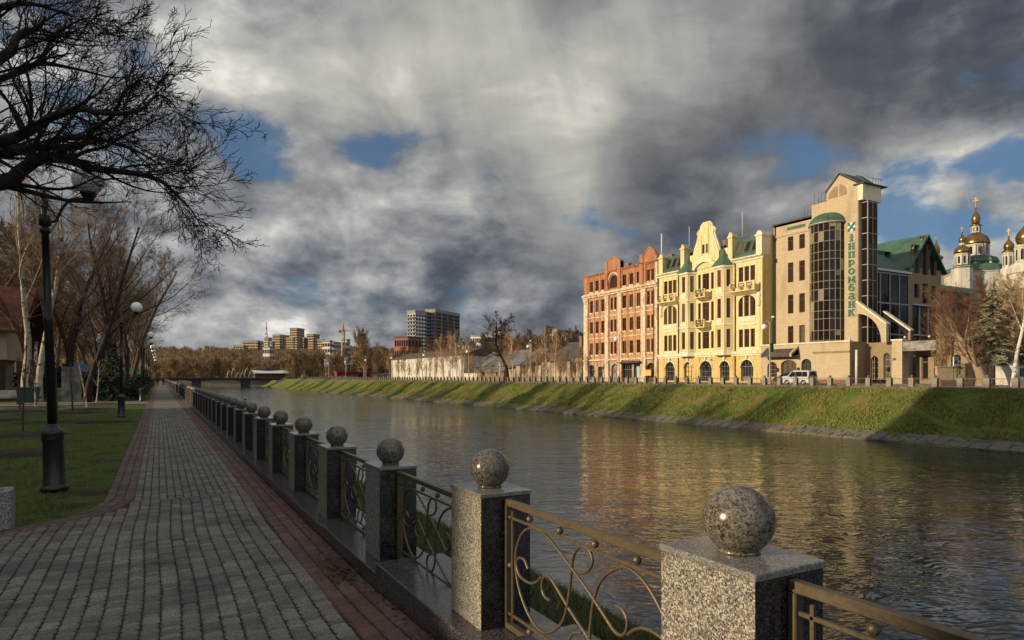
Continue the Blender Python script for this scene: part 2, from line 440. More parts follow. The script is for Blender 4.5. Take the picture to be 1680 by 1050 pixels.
# pavers, each a chamfered stone
def paver_stones(name, quads, mat_, ch=.012, h=.012):
    """quads: (cx, cy, z, half_x, half_y, angle)"""
    q = np.array(quads); n = len(q)
    r = np.random.RandomState(3)
    ca, sa = np.cos(q[:, 5]), np.sin(q[:, 5])
    V = np.zeros((n, 16, 3))
    cxs = [(-1, -1), (1, -1), (1, 1), (-1, 1)]
    tilt = r.normal(0, .020, (n, 2)); jz = r.normal(0, .0026, n)
    for ring, (ins, dz) in enumerate(((0.0, -h), (ch*.9, 0.0))):
        k = 0
        for (sx, sy) in cxs:
            for which in (0, 1):
                hx, hy = q[:, 3] - ins, q[:, 4] - ins
                cut = ch*.9
                first = (sx*sy > 0)
                lx = sx*(hx - (cut if (which == 1) == first else 0)); ly = sy*(hy - (0 if (which == 1) == first else cut))
                idx = ring*8 + k; k += 1
                V[:, idx, 0] = q[:, 0] + lx*ca - ly*sa
                V[:, idx, 1] = q[:, 1] + lx*sa + ly*ca
                V[:, idx, 2] = q[:, 2] + dz + jz + (lx*tilt[:, 0] + ly*tilt[:, 1] if ring else 0)
    F = []
    base = np.arange(n)[:, None]*16
    for k in range(8):
        a, b2 = k, (k+1) % 8
        F.append(base + np.array([[a, b2, 8+b2, 8+a]]))
    F.append(base + np.array([[8, 9, 10, 15]])); F.append(base + np.array([[10, 11, 14, 15]])); F.append(base + np.array([[11, 12, 13, 14]]))
    return struct(np_mesh(name, V.reshape(-1, 3), np.concatenate(F), mat_))
quads = []
r = random.Random(11)
x = 1.203
while x > -9.0:                                       # plaza: long joints run along the walk
    w = r.choice((.125, .132, .14)); x -= w
    y = .6 + r.random()*.1
    while y < 10.9:
        l = r.choice((.075, .09, .10, .12, .12, .15))
        xc, yc = x + w/2 + .018*sin(y*1.3), y + l/2
        inner = edgeX(yc) + (.385 if yc > 9 else .385 + (9.4-yc)*.16)
        if xc - w/2 > inner and xc + w/2 < 1.235:
            ang = r.gauss(0, .018)
            quads.append((xc, yc, g(yc), w/2-.004, l/2-.0055, ang))
        y += l
x = -.33
i = 0
while x < 1.14:                                       # small square setts further on
    y = 10.9 + (i % 2)*.05
    while y < 44:
        l = .105 if y < 24 else .21
        if x > edgeX(y) + .36:
            quads.append((x+.055, y+l/2, 0, .0505, l/2-.0045 , r.gauss(0, .05 if y < 24 else .01)))
        y += l
    x += .11; i += 1
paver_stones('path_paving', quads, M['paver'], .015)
quads = []
for k in range(3):                                    # red band by the river
    y = .5 + k*.07
    while y < 44:
        l = .2 if y < 20 else .4
        quads.append((1.205 + .068 + k*.139, y+l/2, g(y+l/2), .0645, l/2-.0045, r.gauss(0, .012)))
        y += l
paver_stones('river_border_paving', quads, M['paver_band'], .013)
quads = []
pts = []                                              # red band following the lawn's edge
yy = 44.0
while yy > 7.3:
    pts.append((edgeX(yy), yy)); yy -= .02
for k in range(3):
    off = .07 + k*.128; last = None
    for a, b2 in zip(pts, pts[1:]):
        dx, dy = b2[0]-a[0], b2[1]-a[1]; L_ = math.hypot(dx, dy); nx, ny = -dy/L_, dx/L_
        p = (a[0]+nx*off, a[1]+ny*off)
        if last is None: last = p; continue
        step = .19 if a[1] < 22 else .38
        if math.hypot(p[0]-last[0], p[1]-last[1]) >= step:
            quads.append(((p[0]+last[0])/2, (p[1]+last[1])/2, g((p[1]+last[1])/2), step/2-.003, .0605, math.atan2(p[1]-last[1], p[0]-last[0])))
            last = p
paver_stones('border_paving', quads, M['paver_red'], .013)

# near bank, water, far bank
def nz(x, y, s=1.0):                                  # cheap deterministic unevenness
    return (sin(x*1.7*s + y*.9*s) + sin(y*2.3*s - x*1.1*s + 1.3) + sin(x*3.9*s + 2.1*y*s + .7)) / 3
ysb = sorted(set([-60, -40, -20, -10] + [i*.6 for i in range(-10, 50)] + [30 + i*3 for i in range(0, 34)] + [132+i*8 for i in range(0, 31)] + [378, 400]))
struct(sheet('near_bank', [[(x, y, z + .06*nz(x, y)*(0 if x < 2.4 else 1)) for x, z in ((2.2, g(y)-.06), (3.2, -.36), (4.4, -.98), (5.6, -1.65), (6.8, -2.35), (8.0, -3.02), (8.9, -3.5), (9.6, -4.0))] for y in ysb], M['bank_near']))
def water_mat():
    m, t, b = new_mat('river_water')
    p = coords(t)
    b.inputs['Base Color'].default_value = (.012, .014, .013, 1); b.inputs['Roughness'].default_value = .06
    b.inputs['IOR'].default_value = 1.78; b.inputs['Specular IOR Level'].default_value = .5
    vr = t.n('ShaderNodeVectorRotate', rotation_type='Z_AXIS'); t.set(vr.inputs['Vector'], p); vr.inputs['Angle'].default_value = TH
    q = vr.outputs[0]
    wrp = t.vm('SCALE', t.vm('SUBTRACT', t.noise(q, .35, 2, out='Color'), (.5, .5, .5)), 1.6)
    q = t.vm('ADD', q, wrp)
    a = t.noise(t.vm('MULTIPLY', q, (.50, 1.30, 1)), 1.35, 1.5, .45, .6)
    c = t.noise(t.vm('MULTIPLY', q, (.55, 1.25, 1)), 4.3, 1.0, .5, .4)
    f = t.noise(t.vm('MULTIPLY', q, (.55, 1.2, 1)), .42, 1.0)
    big = t.noise(t.vm('MULTIPLY', q, (.5, 1.0, 1)), .07, 3)
    a = t.m('SUBTRACT', 1.0, t.m('ABSOLUTE', t.m('MULTIPLY_ADD', a, 2.4, -1.2)))
    h = t.m('ADD', t.m('MULTIPLY', a, .55), t.m('MULTIPLY', c, .40))
    h = t.m('MULTIPLY', h, t.m('MULTIPLY_ADD', t.sstep(big, .3, .7), .8, .45))
    h = t.m('ADD', h, t.m('MULTIPLY', f, 1.0))
    bump(t, b, h, 1.0, .048)
    return m
M['water'] = water_mat()
struct(sheet('river_water', [[(8.4, y, WZ), (30, y, WZ), (56, y, WZ)] for y in (-80, 0, 60, 140, 260, 400, 470)], M['water'], False))
FB = ((53.0, -4.1), (53.5, -3.5), (55.6, -2.72), (57.0, -1.85), (58.4, -.95), (60.0, .12), (61.2, .74))
struct(sheet('far_bank', [[(x + (.12*nz(y*.4, x) if 53 < x < 61 else 0), y, z + (.10*nz(x*.6, y*.5) + .05*nz(x*2, y*1.7) if 56 < x < 61 else 0)) for x, z in FB] for y in
       [-60, -20] + [i*1.0 for i in range(-10, 130)] + [130+i*4 for i in range(0, 62)] + [382, 410]], M['bank_far']))
# stone slabs at the water's edge (two courses)
mb = MB(); r = random.Random(5)
for row, (xa, xb) in enumerate(((53.45, 54.3), (54.34, 55.0))):
    y = -20 + row*.4
    while y < 240:
        l = r.uniform(1.0, 1.7)
        if r.random() > (.05 if y < 60 else .25):
            za, zb = [(-3.5 + (xx-53.5)*.372 + .05 + r.uniform(-.03, .03)) for xx in (xa, xb)]
            mb.add([(xa, y+.05, za), (xb, y+.05, zb), (xb, y+l-.05, zb), (xa, y+l-.05, za), (xa, y+.05, za-.25), (xb, y+.05, zb-.25), (xb, y+l-.05, zb-.25), (xa, y+l-.05, za-.25)],
                   [(0, 1, 2, 3), (0, 4, 5, 1), (1, 5, 6, 2), (2, 6, 7, 3), (3, 7, 4, 0)])
        y += l
struct(mb.build('bank_edging', M['stone_edge']))
ZF = .95                                              # level of the street across the river
struct(sheet('far_kerb', [[(61.15, y, .66), (61.15, y, .93), (62.9, y, .93)] for y in (-60, 100, 386)], M['stone_edge'], False))
struct(sheet('far_walk', [[(62.9, y, ZF-.02), (66.5, y, ZF)] for y in (-60, 100, 386)], M['pavement']))
struct(sheet('far_street', [[(66.5, y, ZF-.13), (75.2, y, ZF-.10)] for y in (-60, 100, 400)], M['asphalt']))
struct(sheet('street_kerb', [[(66.5, y, ZF-.13), (66.5, y, ZF), ] for y in (-60, 100, 400)], M['stone_edge'], False))
struct(sheet('house_kerb', [[(75.2, y, ZF-.10), (75.2, y, ZF+.03), ] for y in (-60, 100, 400)], M['stone_edge'], False))
struct(sheet('house_pavement', [[(75.2, y, ZF+.03), (79.0, y, ZF+.05), (110, y, ZF+.06)] for y in (-60, 100, 400)], M['pavement']))
# rolling land beyond
def land(x, y):
    d = x*S_ + y*C_; l = x*C_ - y*S_
    u = l/max(d, 1)*FPX + 840
    hill = 35*min(1, max(0, (d-470)/430))**1.3
    right = 26*min(1, max(0, (d-230)/330)) * min(1, max(0, (u-560)/260))
    k = max(hill, right) if y > 110 else 0
    if 2 < x < 62 and y < 440: k = 0
    return k
rows = []
for y in list(range(404, 620, 12)) + list(range(620, 1500, 40)) + [1700, 2200, 3000]:
    rows.append([(x, y, -3.9 if (2 < x < 62 and y < 420) else ZF - .6 + land(x, y) + (min(1.2, (y-420)*.05) if y < 470 else 1.2)) for x in [-1500, -800, -400, -200, -120, -80, -40, -20, -6, 0, 6, 12, 20, 30, 40, 50, 58, 64, 70, 80, 95, 110, 140, 180, 220, 260, 300, 350, 400, 460, 540, 640, 760, 900, 1200, 1700, 2400]])
struct(sheet('hills', rows, M['earth']))
rows = []
for y in [-400, -200, -60, 0, 40, 80, 110, 140, 180, 220, 260, 300, 340, 380, 404]:
    rows.append([(x, y, ZF - (.02 if x < 112 else -.02) + land(x, y)) for x in [109, 112, 140, 180, 220, 260, 300, 350, 420, 520, 700, 1000, 1600, 2400]])
struct(sheet('east_ground', rows, M['earth']))

# ------------------------------------------------------------------ grass blades (nobody could count them)
def blades(name, pts, mat_, h, w, label, seed=1):
    r = np.random.RandomState(seed); p = np.asarray(pts); n = len(p)
    a = r.uniform(0, 2*PI, n); lean = r.normal(0, .45, (n, 2))*h; hh = h*r.uniform(.5, 1.3, n); ww = w*r.uniform(.6, 1.3, n)
    v = np.zeros((n, 3, 3))
    v[:, 0] = p + np.stack([np.cos(a)*ww, np.sin(a)*ww, -.01+0*a], 1)
    v[:, 1] = p - np.stack([np.cos(a)*ww, np.sin(a)*ww, .01+0*a], 1)
    v[:, 2] = p + np.stack([lean[:, 0], lean[:, 1], hh], 1)
    o = np_mesh(name, v.reshape(-1, 3), np.arange(3*n).reshape(n, 3), mat_)
    return tag(o, label, 'grass', None, 'stuff')
def blade_mat(name, c1, c2, c3):
    m, t, b = new_mat(name)
    gm = t.n('ShaderNodeNewGeometry')
    col = t.ramp(gm.outputs['Random Per Island'], [(0, c1), (.55, c2), (1, c3)])
    n = t.noise(gm.outputs['Position'], .8, 4)
    col = t.mix(t.sstep(n, .42, .62), col, t.mix(.5, col, c3))
    t.set(b.inputs['Base Color'], col); b.inputs['Roughness'].default_value = .8; b.inputs['Specular IOR Level'].default_value = .2
    return m
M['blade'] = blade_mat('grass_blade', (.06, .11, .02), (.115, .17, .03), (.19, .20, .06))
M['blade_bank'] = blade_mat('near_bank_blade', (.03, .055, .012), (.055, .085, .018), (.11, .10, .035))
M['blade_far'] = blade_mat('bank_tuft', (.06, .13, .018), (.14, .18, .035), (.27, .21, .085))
r = np.random.RandomState(2)
pts = []
n = 150000
X = r.uniform(-12, -.6, n); Y = 8 + 30*r.power(1.0, n)**1.6
keep = X < np.interp(Y, [e[0] for e in EDGE], [e[1] for e in EDGE]) + r.normal(-.12, .10, n)
pat = np.sin(X*1.9+Y*1.1)+np.sin(X*.8-Y*2.1+1)+np.sin(X*3.1+.5)+r.normal(0, .8, n)
keep &= (pat + .9*np.sin(X*.55+1.2)*np.sin(Y*.42) > -.75) & (X > -.172*Y - 3)
ed = np.interp(Y, [e[0] for e in EDGE], [e[1] for e in EDGE]) - X
keep &= r.uniform(0, 1, n) < np.clip(.12 + ed*.9, 0, 1)
X, Y = X[keep], Y[keep]
blades('lawn_blades', np.stack([X, Y, np.vectorize(g)(Y)-.03], 1), M['blade'], .055, .006, 'short green grass of the park lawn left of the path', 3)
n = 42000
X = r.uniform(2.25, 9.0, n); Y = 1.0 + 40*r.uniform(0, 1, n)**1.8
Z = np.interp(X, [2.2, 3.2, 4.4, 5.6, 6.8, 8, 8.9], [-.06, -.36, -.98, -1.65, -2.35, -3.02, -3.5])
k = np.sin(X*2.3+Y*1.4)+np.sin(X*1.1-Y*2.2)+r.normal(0, .7, n) > -.2
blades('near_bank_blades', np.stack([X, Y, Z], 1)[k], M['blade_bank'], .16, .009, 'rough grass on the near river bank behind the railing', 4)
n = 110000
X = r.uniform(55.05, 61.1, n); Y = 20 + 180*r.uniform(0, 1, n)**1.5
Z = np.interp(X, [f[0] for f in FB], [f[1] for f in FB])
pat = np.sin(X*1.1+Y*.7)+np.sin(X*.5-Y*1.3+1)+r.normal(0, .9, n)
k = (pat > -.35) & (np.abs(np.sin(Y*.09)*1.6 + (X-58.5)*.5 + .2*np.sin(Y*.7)) > .10)
blades('far_bank_blades', np.stack([X, Y, Z], 1)[k], M['blade_far'], .26, .035, 'sunlit grass of the far river bank below the street', 5)

# ------------------------------------------------------------------ granite balustrade on the near side
PX0, PX1, PW, SP, PY0 = 1.755, 2.105, .46, 2.1, 1.51
def pbase(Y): return .12 + (.18 if Y < 2.5 else .114 if Y < 4.6 else .02 if Y < 6.7 else 0.0)
def ordinal(k): return ['first', 'second', 'third', 'fourth', 'fifth', 'sixth', 'seventh', 'eighth', 'ninth', 'tenth', 'eleventh', 'twelfth'][k]
# plinth: follows the steps
mb = MB()
for y0, y1, z in ((-3, 3.3, .30), (3.3, 5.4, .234), (5.4, 7.5, .14), (7.5, 378, .12)):
    mb.box(1.62, 2.24, y0, y1-.004, -.6, z, .008)
pl = mb.build('balustrade_plinth', M['gr_plinth']); struct(pl)
def post(loc, label, nball=28):
    t = thing('granite_post', label, 'granite post', loc, 'granite ball posts of the near river fence')
    x, y, z = loc
    b = MB()
    b.mi = 0
    b.box(PX0-.002+x*0, PX1, y, y+PW, z, z+.82)
    # flamed long faces, polished ends
    b.m[-4:] = [1, 0, 1, 0]
    b.build('block', [M['gr_flame'], M['gr_dark']], t)
    c = MB().box(PX0-.010, PX1+.008, y-.008, y+PW+.008, z+.822, z+.85, .004)
    c.build('cap', M['gr_cap'], t)
    k = MB(); cx, cy = (PX0+PX1)/2, y+PW/2
    k.lathe([(.078, z+.8505), (.081, z+.858), (.076, z+.864)], cx, cy, 28)
    k.build('collar', M['gr_ball'], t)
    s = MB().ball((cx, cy, z+.851+.119), .132, nball*2, nball, .98)
    s.build('ball', M['gr_ball'], t)
    return t
def scroll(pts, n=10):
    """Catmull-Rom through the points"""
    P = [pts[0]] + list(pts) + [pts[-1]]; out = []
    for i in range(1, len(P)-2):
        p0, p1, p2, p3 = [Vector(p) for p in P[i-1:i+3]]
        for k in range(n):
            t = k/n
            out.append(.5*((2*p1)+(-p0+p2)*t+(2*p0-5*p1+4*p2-p3)*t*t+(-p0+3*p1-3*p2+p3)*t**3))
    out.append(Vector(P[-1])); return out
def panel(loc, label, detail=True):
    """loc: near end of the bay, on the plinth"""
    t = thing('railing_panel', label, 'railing', loc, 'wrought iron railing panels of the near river fence')
    x, y, z = loc; L = SP - PW - .006; xc = x
    f = MB(); w, d = .042, .021
    f.box(xc-d, xc+d, y, y+L, z+.77, z+.81, .004); f.box(xc-d, xc+d, y, y+L, z+.004, z+.04, .004)
    f.box(xc-d, xc+d, y, y+w*.8, z+.04, z+.77, .004); f.box(xc-d, xc+d, y+L-w*.8, y+L, z+.04, z+.77, .004)
    f.build('frame', M['iron'], t)
    q = MB(); e = .008
    ia, ib, ic, id_ = y+.085, y+L-.085, z+.095, z+.70
    for zz in (ic, id_): q.box(xc-e, xc+e, y+.03, y+L-.03, zz-.008, zz+.008, .002)
    for yy in (ia, ib): q.box(xc-e, xc+e, yy-.008, yy+.008, z+.06, z+.745, .002)
    s = MB()
    for k in (.22, .42, .62, .82):
        s.ball((xc, y+L*k, z+.735), .021, 14, 8); s.ball((xc, y+L*k, z+.066), .021, 14, 8)
    for zz in (.4,):
        s.ball((xc, y+.056, z+zz), .019, 14, 8); s.ball((xc, y+L-.056, z+zz), .019, 14, 8)
    if not detail: q.v += s.v; q.f += [tuple(i + len(q.v) - len(s.v) for i in f_) for f_ in s.f]; q.m += s.m; q.sm += s.sm
    else:
        nb_ = 14*9; nf = len(s.f)//10
        for k in range(10):
            o_ = MB(); o_.v = s.v[k*nb_:(k+1)*nb_]; o_.f = [tuple(i - k*nb_ for i in f_) for f_ in s.f[k*nf:(k+1)*nf]]; o_.m = s.m[:nf]; o_.sm = s.sm[:nf]; o_.build('spacer_ball', M['iron'], t)
    q.build('inner_frame', M['iron'], t)
    # scrollwork, s runs from the far end to the near end, t upwards
    A = [(.809, .551), (.886, .582), (.928, .641), (.903, .689), (.835, .696), (.773, .653), (.746, .586), (.728, .478), (.70, .347), (.648, .242), (.556, .163), (.432, .115), (.301, .155), (.185, .262), (.128, .40), (.142, .535), (.225, .645), (.345, .69), (.474, .68), (.595, .632), (.728, .567), (.903, .476), (1.04, .392), (1.109, .352), (1.161, .349), (1.198, .383), (1.204, .44), (1.168, .474), (1.115, .476)]
    Bc = [(.278, .433), (.235, .476), (.165, .473), (.137, .42), (.185, .364), (.301, .357), (.38, .388), (.432, .43)]
    sw = MB()
    for crv in (A, Bc):
        for rot in (0, 1):
            pp = [((L - s_) if rot else s_, (.795 - t_) if rot else t_) for s_, t_ in crv]
            path = scroll(pp, 7 if detail else 3)
            off = .0025 if rot else -.0025
            sw.tube([(xc + off, y + L - p[0], z + p[1]) for p in path], .0088 if detail else .009, 8 if detail else 5)
    sw.build('scrollwork', M['iron'], t)
    return t
FAR_POST = 'granite ball post in the far run of the near fence, beyond the twelfth post'
FAR_PANEL = 'iron scroll panel in the far run of the near fence, beyond the twelfth post'
proto = None; pproto = None
NP = 150
for k in range(NP):
    Y = PY0 + SP*k; zb = pbase(Y)
    lab = ('nearest granite post with speckled grey ball, sunlit beside the viewer' if k == 0 else
           'second granite ball post from the viewer, its path side sunlit' if k == 1 else
           '%s granite post from the viewer, topped by a dark polished ball' % ordinal(k) if k < 12 else FAR_POST)
    if k == 0: post((1.93, Y, zb), lab, 32)
    elif k == 1: proto = post((1.93, Y, zb), lab, 14)
    else: dup(proto, (1.93, Y, zb), label=lab)
    zp = zb
    lab = ('bronze iron railing panel between the two nearest granite posts' if k == 0 else
           'iron scroll railing panel between the %s and %s granite posts' % (ordinal(k), ordinal(k+1)) if k < 11 else FAR_PANEL)
    if k == 0: panel((1.93, Y+PW+.003, pbase(Y+SP)), lab)
    elif k == 1: pproto = panel((1.93, Y+PW+.003, pbase(Y+SP)), lab, False)
    else: dup(pproto, (1.93, Y+PW+.003, pbase(Y+SP)), label=lab)
panel((1.93, PY0-SP+PW+.003, pbase(PY0-SP)+.07-.07), 'bronze iron railing panel on the viewer side of the nearest granite post')
# fallen leaves gathered by the plinth
r = np.random.RandomState(8); n = 260
P = np.concatenate([np.stack([r.uniform(-4, 1.6, 170), r.uniform(3, 26, 170), np.full(170, .012)], 1), np.stack([r.uniform(-11, -.8, 420), 9 + 26*r.uniform(0, 1, 420)**1.4, np.full(420, .02)], 1), np.stack([r.normal(1.46, .07, n), r.normal(6.05, .22, n), r.uniform(.004, .03, n)], 1), np.stack([1.6-np.abs(r.normal(0, .06, 300)), r.uniform(3, 16, 300), np.full(300, .01)], 1)])
P[:, 2] += np.vectorize(g)(P[:, 1])
a = r.uniform(0, 2*PI, len(P)); s1 = r.uniform(.012, .03, len(P))
V = np.stack([P + np.stack([np.cos(a+k*PI/2)*s1*(1 if k % 2 else .6), np.sin(a+k*PI/2)*s1*(1 if k % 2 else .6), r.uniform(-.004, .012, len(P))], 1) for k in range(4)], 1)
M['dead_leaf'] = mat('dead_leaf', (.05, .028, .014), (.09, .05, .024), 30, .8)
tag(np_mesh('fallen_leaves', V.reshape(-1, 3), np.arange(4*len(P)).reshape(-1, 4), M['dead_leaf']), 'brown fallen leaves gathered along the granite plinth', 'leaves', None, 'stuff')
# ------------------------------------------------------------------ bare trees
def seg_mesh(name, segs, mat_, parent, n=3):
    a = np.array(segs, dtype=np.float64)              # p0 p1 r0 r1
    p0, p1, r0, r1 = a[:, 0:3], a[:, 3:6], a[:, 6], a[:, 7]
    d = p1 - p0; d /= np.maximum(np.linalg.norm(d, axis=1, keepdims=True), 1e-9)
    ref = np.where(np.abs(d[:, 2:3]) < .9, np.array([[0, 0, 1.0]]), np.array([[1.0, 0, 0]]))
    u = np.cross(d, ref); u /= np.linalg.norm(u, axis=1, keepdims=True); w = np.cross(d, u)
    V = np.zeros((len(a), 2*n, 3))
    for k in range(n):
        c, s = cos(2*PI*k/n), sin(2*PI*k/n)
        V[:, k] = p0 + (u*c + w*s)*r0[:, None]
        V[:, n+k] = p1 + (u*c + w*s)*r1[:, None]
    base = (np.arange(len(a))*2*n)[:, None]
    F = np.concatenate([base + np.array([[k, (k+1) % n, n+(k+1) % n, n+k]]) for k in range(n)])
    return np_mesh(name, V.reshape(-1, 3), F, mat_, parent, n > 4)
def rdir(r, d, ang):
    a = r.uniform(0, 2*PI)
    o = d.orthogonal().normalized(); q = d.cross(o)
    v = o*cos(a) + q*sin(a)
    return (d*cos(ang) + v*sin(ang)).normalized()
class Grow:
    def __init__(s, seed, ns=(9, 7, 5, 4, 3), kids=(2, 1.6, 1.7, 1.6), start=(.32, .2, .15, .1), ang=(.85, .8, .75, .7), ratio=(.55, .5, .48, .5),
                 wob=(.10, .16, .2, .22, .25), up=(.02, .05, .06, .05, .04), rk=(.5, .5, .5, .55), rmin=.006, lim=3, taper=.78):
        s.r = random.Random(seed); s.__dict__.update(ns=ns, kids=kids, start=start, ang=ang, ratio=ratio, wob=wob, up=up, rk=rk, rmin=rmin, lim=lim, taper=taper)
        s.limbs = []; s.segs = []
    def grow(s, p, d, L, rad, l, pts=None):
        r = s.r
        P = [Vector(p)]; R = [rad]; D = [Vector(d)]
        if pts is not None:
            P = [Vector(q) for q in pts]; n = len(P)-1
            R = [max(s.rmin*1.6, rad*(1 - .95*i/n)**1.25) for i in range(n+1)]
            D = [(P[min(i+1, n)]-P[max(i-1, 0)]).normalized() for i in range(n+1)]
        else:
            n = s.ns[l]
            for i in range(n):
                w = s.wob[l]
                d = (Vector(d) + Vector((r.gauss(0, w), r.gauss(0, w), r.gauss(0, w)*.8 + s.up[l]))).normalized()
                P.append(P[-1] + d*(L/n)); R.append(max(s.rmin, rad*(1 - s.taper*(i+1)/n))); D.append(d)
        if l <= 1: s.limbs.append((P, R, l))
        else:
            for i in range(n): s.segs.append((*P[i], *P[i+1], R[i], R[i+1]))
        if l >= s.lim: return
        for i in range(1, n+1):
            t = i/n
            if t < s.start[l]: continue
            k = s.kids[l]; k = int(k) + (r.random() < k - int(k))
            for _ in range(k):
                f = r.random(); pp = P[i-1].lerp(P[i], f)
                cl = L*s.ratio[l]*(1.15 - .6*t)*r.uniform(.65, 1.2)
                s.grow(pp, rdir(r, D[i], s.ang[l]*r.uniform(.7, 1.25)), cl, max(s.rmin, R[i]*s.rk[l]*r.uniform(.7, 1.1) + .0), l+1)
    def emit(s, t, bark, twig, nseg=8, twig_n=3, base_flare=True):
        mb = MB()
        for P, R, l in s.limbs:
            R2 = list(R)
            if l == 0 and base_flare: R2[0] *= 1.35
            mb.tube(P, R2, nseg if l == 0 else max(4, nseg-3), cap=False)
        mb.build('trunk', bark, t)
        seg_mesh('crown', s.segs, twig, t, twig_n)
        return t
def bare_tree(label, seed, loc, Hh, rad, bark, twig, group=None, lean=(0, 0), fork=True, **kw):
    t = thing('bare_tree', label, 'tree', loc, group)
    gk = Grow(seed, **kw)
    gk.grow(Vector(loc) + Vector((0, 0, -.1)), Vector((lean[0], lean[1], 1)).normalized(), Hh, rad, 0)
    gk.emit(t, bark, twig)
    return t
OAK = dict(ns=(9, 7, 6, 5, 3), kids=(1.7, 1.5, 1.5, 1.6), ang=(.62, .62, .66, .62), ratio=(.52, .5, .5, .5), up=(.03, .07, .04, .01, -.02), start=(.26, .2, .12, .1), wob=(.09, .13, .16, .18, .18), rk=(.5, .48, .45, .5), rmin=.0052, lim=4)
BIRCH = dict(ns=(9, 6, 5, 4), kids=(2.4, 1.8, 1.6), ang=(.62, .6, .7), ratio=(.36, .5, .5), up=(.02, .10, .0, -.04), start=(.25, .15, .1), wob=(.05, .1, .16, .2), rk=(.4, .5, .5), rmin=.006, lim=3)
POPLAR = dict(ns=(9, 7, 5, 3), kids=(3.0, 2.0, 1.8), ang=(.5, .5, .55), ratio=(.45, .45, .5), up=(.02, .14, .10, .05), start=(.15, .15, .1), wob=(.05, .1, .15, .2), rk=(.4, .5, .5), rmin=.012, lim=3)

# --- the old tree whose boughs hang in over the path (trunk stands left of the view)
def near_tree():
    loc = (-5.6, 8.4, 0)
    t = thing('overhanging_tree', 'big dark bare tree reaching over the path with crooked boughs and dense twigs', 'tree', loc)
    G = Grow(27, ns=(8, 8, 6, 5, 3), kids=(2, .95, 1.3, 1.5), start=(.1, .12, .12, .1), ang=(.7, .72, .66, .58), ratio=(.5, .37, .48, .52), wob=(.1, .13, .16, .17, .15), up=(.0, .06, .05, .03, .01), rk=(.5, .46, .5, .55), rmin=.0038, lim=4, taper=.82)
    base = Vector(loc)
    trunk = [base + Vector((0, 0, -.2)), base + Vector((.1, .1, 1.4)), base + Vector((.3, .2, 2.8)), base + Vector((.2, .3, 4.2)), base + Vector((.3, .2, 6.0)), base + Vector((.1, .1, 8.5))]
    G.limbs.append((trunk, [.42, .34, .31, .28, .24, .1], 0))
    def bough(pix, rad, start, lvl=1):
        P = [Vector(start)] + [at(u, v, D) for u, v, D in pix]
        # soften with intermediate points
        Q = scroll([tuple(p) for p in P], 3)
        L = sum((b-a).length for a, b in zip(Q, Q[1:]))
        G.grow(Q[0], (1, 0, 0), L*.62, rad, lvl, Q)
    f1, f2, f3 = trunk[2], trunk[3], trunk[4]
    bough([(-200, 330, 8.2), (0, 300, 8.4), (32, 282, 8.5), (70, 258, 8.6), (112, 262, 8.7), (152, 276, 8.9), (218, 284, 9.1), (262, 296, 9.2), (292, 322, 9.4), (318, 350, 9.5), (334, 384, 9.6)], .125, f1)
    bough([(-150, 265, 8.8), (0, 252, 9.0), (60, 240, 9.2), (110, 226, 9.3), (160, 228, 9.5), (215, 244, 9.7), (250, 262, 9.9), (284, 286, 10.0)], .095, f2)
    bough([(-150, 250, 8.0), (0, 232, 8.1), (50, 214, 8.2), (84, 192, 8.2), (128, 178, 8.3), (172, 186, 8.4), (228, 182, 8.5), (258, 156, 8.6), (284, 170, 8.8), (304, 200, 8.9)], .095, f2)
    bough([(60, 240, 9.2), (130, 240, 9.1), (150, 215, 9.0), (185, 190, 8.8), (205, 150, 8.7), (235, 130, 8.6), (285, 122, 8.6)], .07, at(60, 240, 9.2))
    bough([(-200, 150, 8.6), (0, 96, 8.9), (26, 62, 9.0), (60, 48, 9.1), (110, 62, 9.2), (170, 70, 9.4)], .11, f3)
    bough([(-100, 40, 9.0), (0, 12, 9.3), (50, 6, 9.4), (100, 20, 9.5), (150, 40, 9.7)], .09, f3)
    bough([(-100, 140, 9.6), (0, 130, 9.9), (60, 105, 10), (120, 112, 10.1), (190, 128, 10.2), (240, 120, 10.3)], .08, f3)
    bough([(60, 105, 10), (90, 60, 10.1), (140, 30, 10.2), (190, 40, 10.3)], .05, at(0, 130, 9.9))
    mb = MB()
    for P, R, l in G.limbs: mb.tube(P, R, 10 if l == 0 else 8, cap=False)
    mb.build('trunk', M['bark_dark'], t)
    seg_mesh('crown', G.segs, M['twig_dark'], t, 3)
    return len(G.segs)
print('near tree twigs', near_tree())

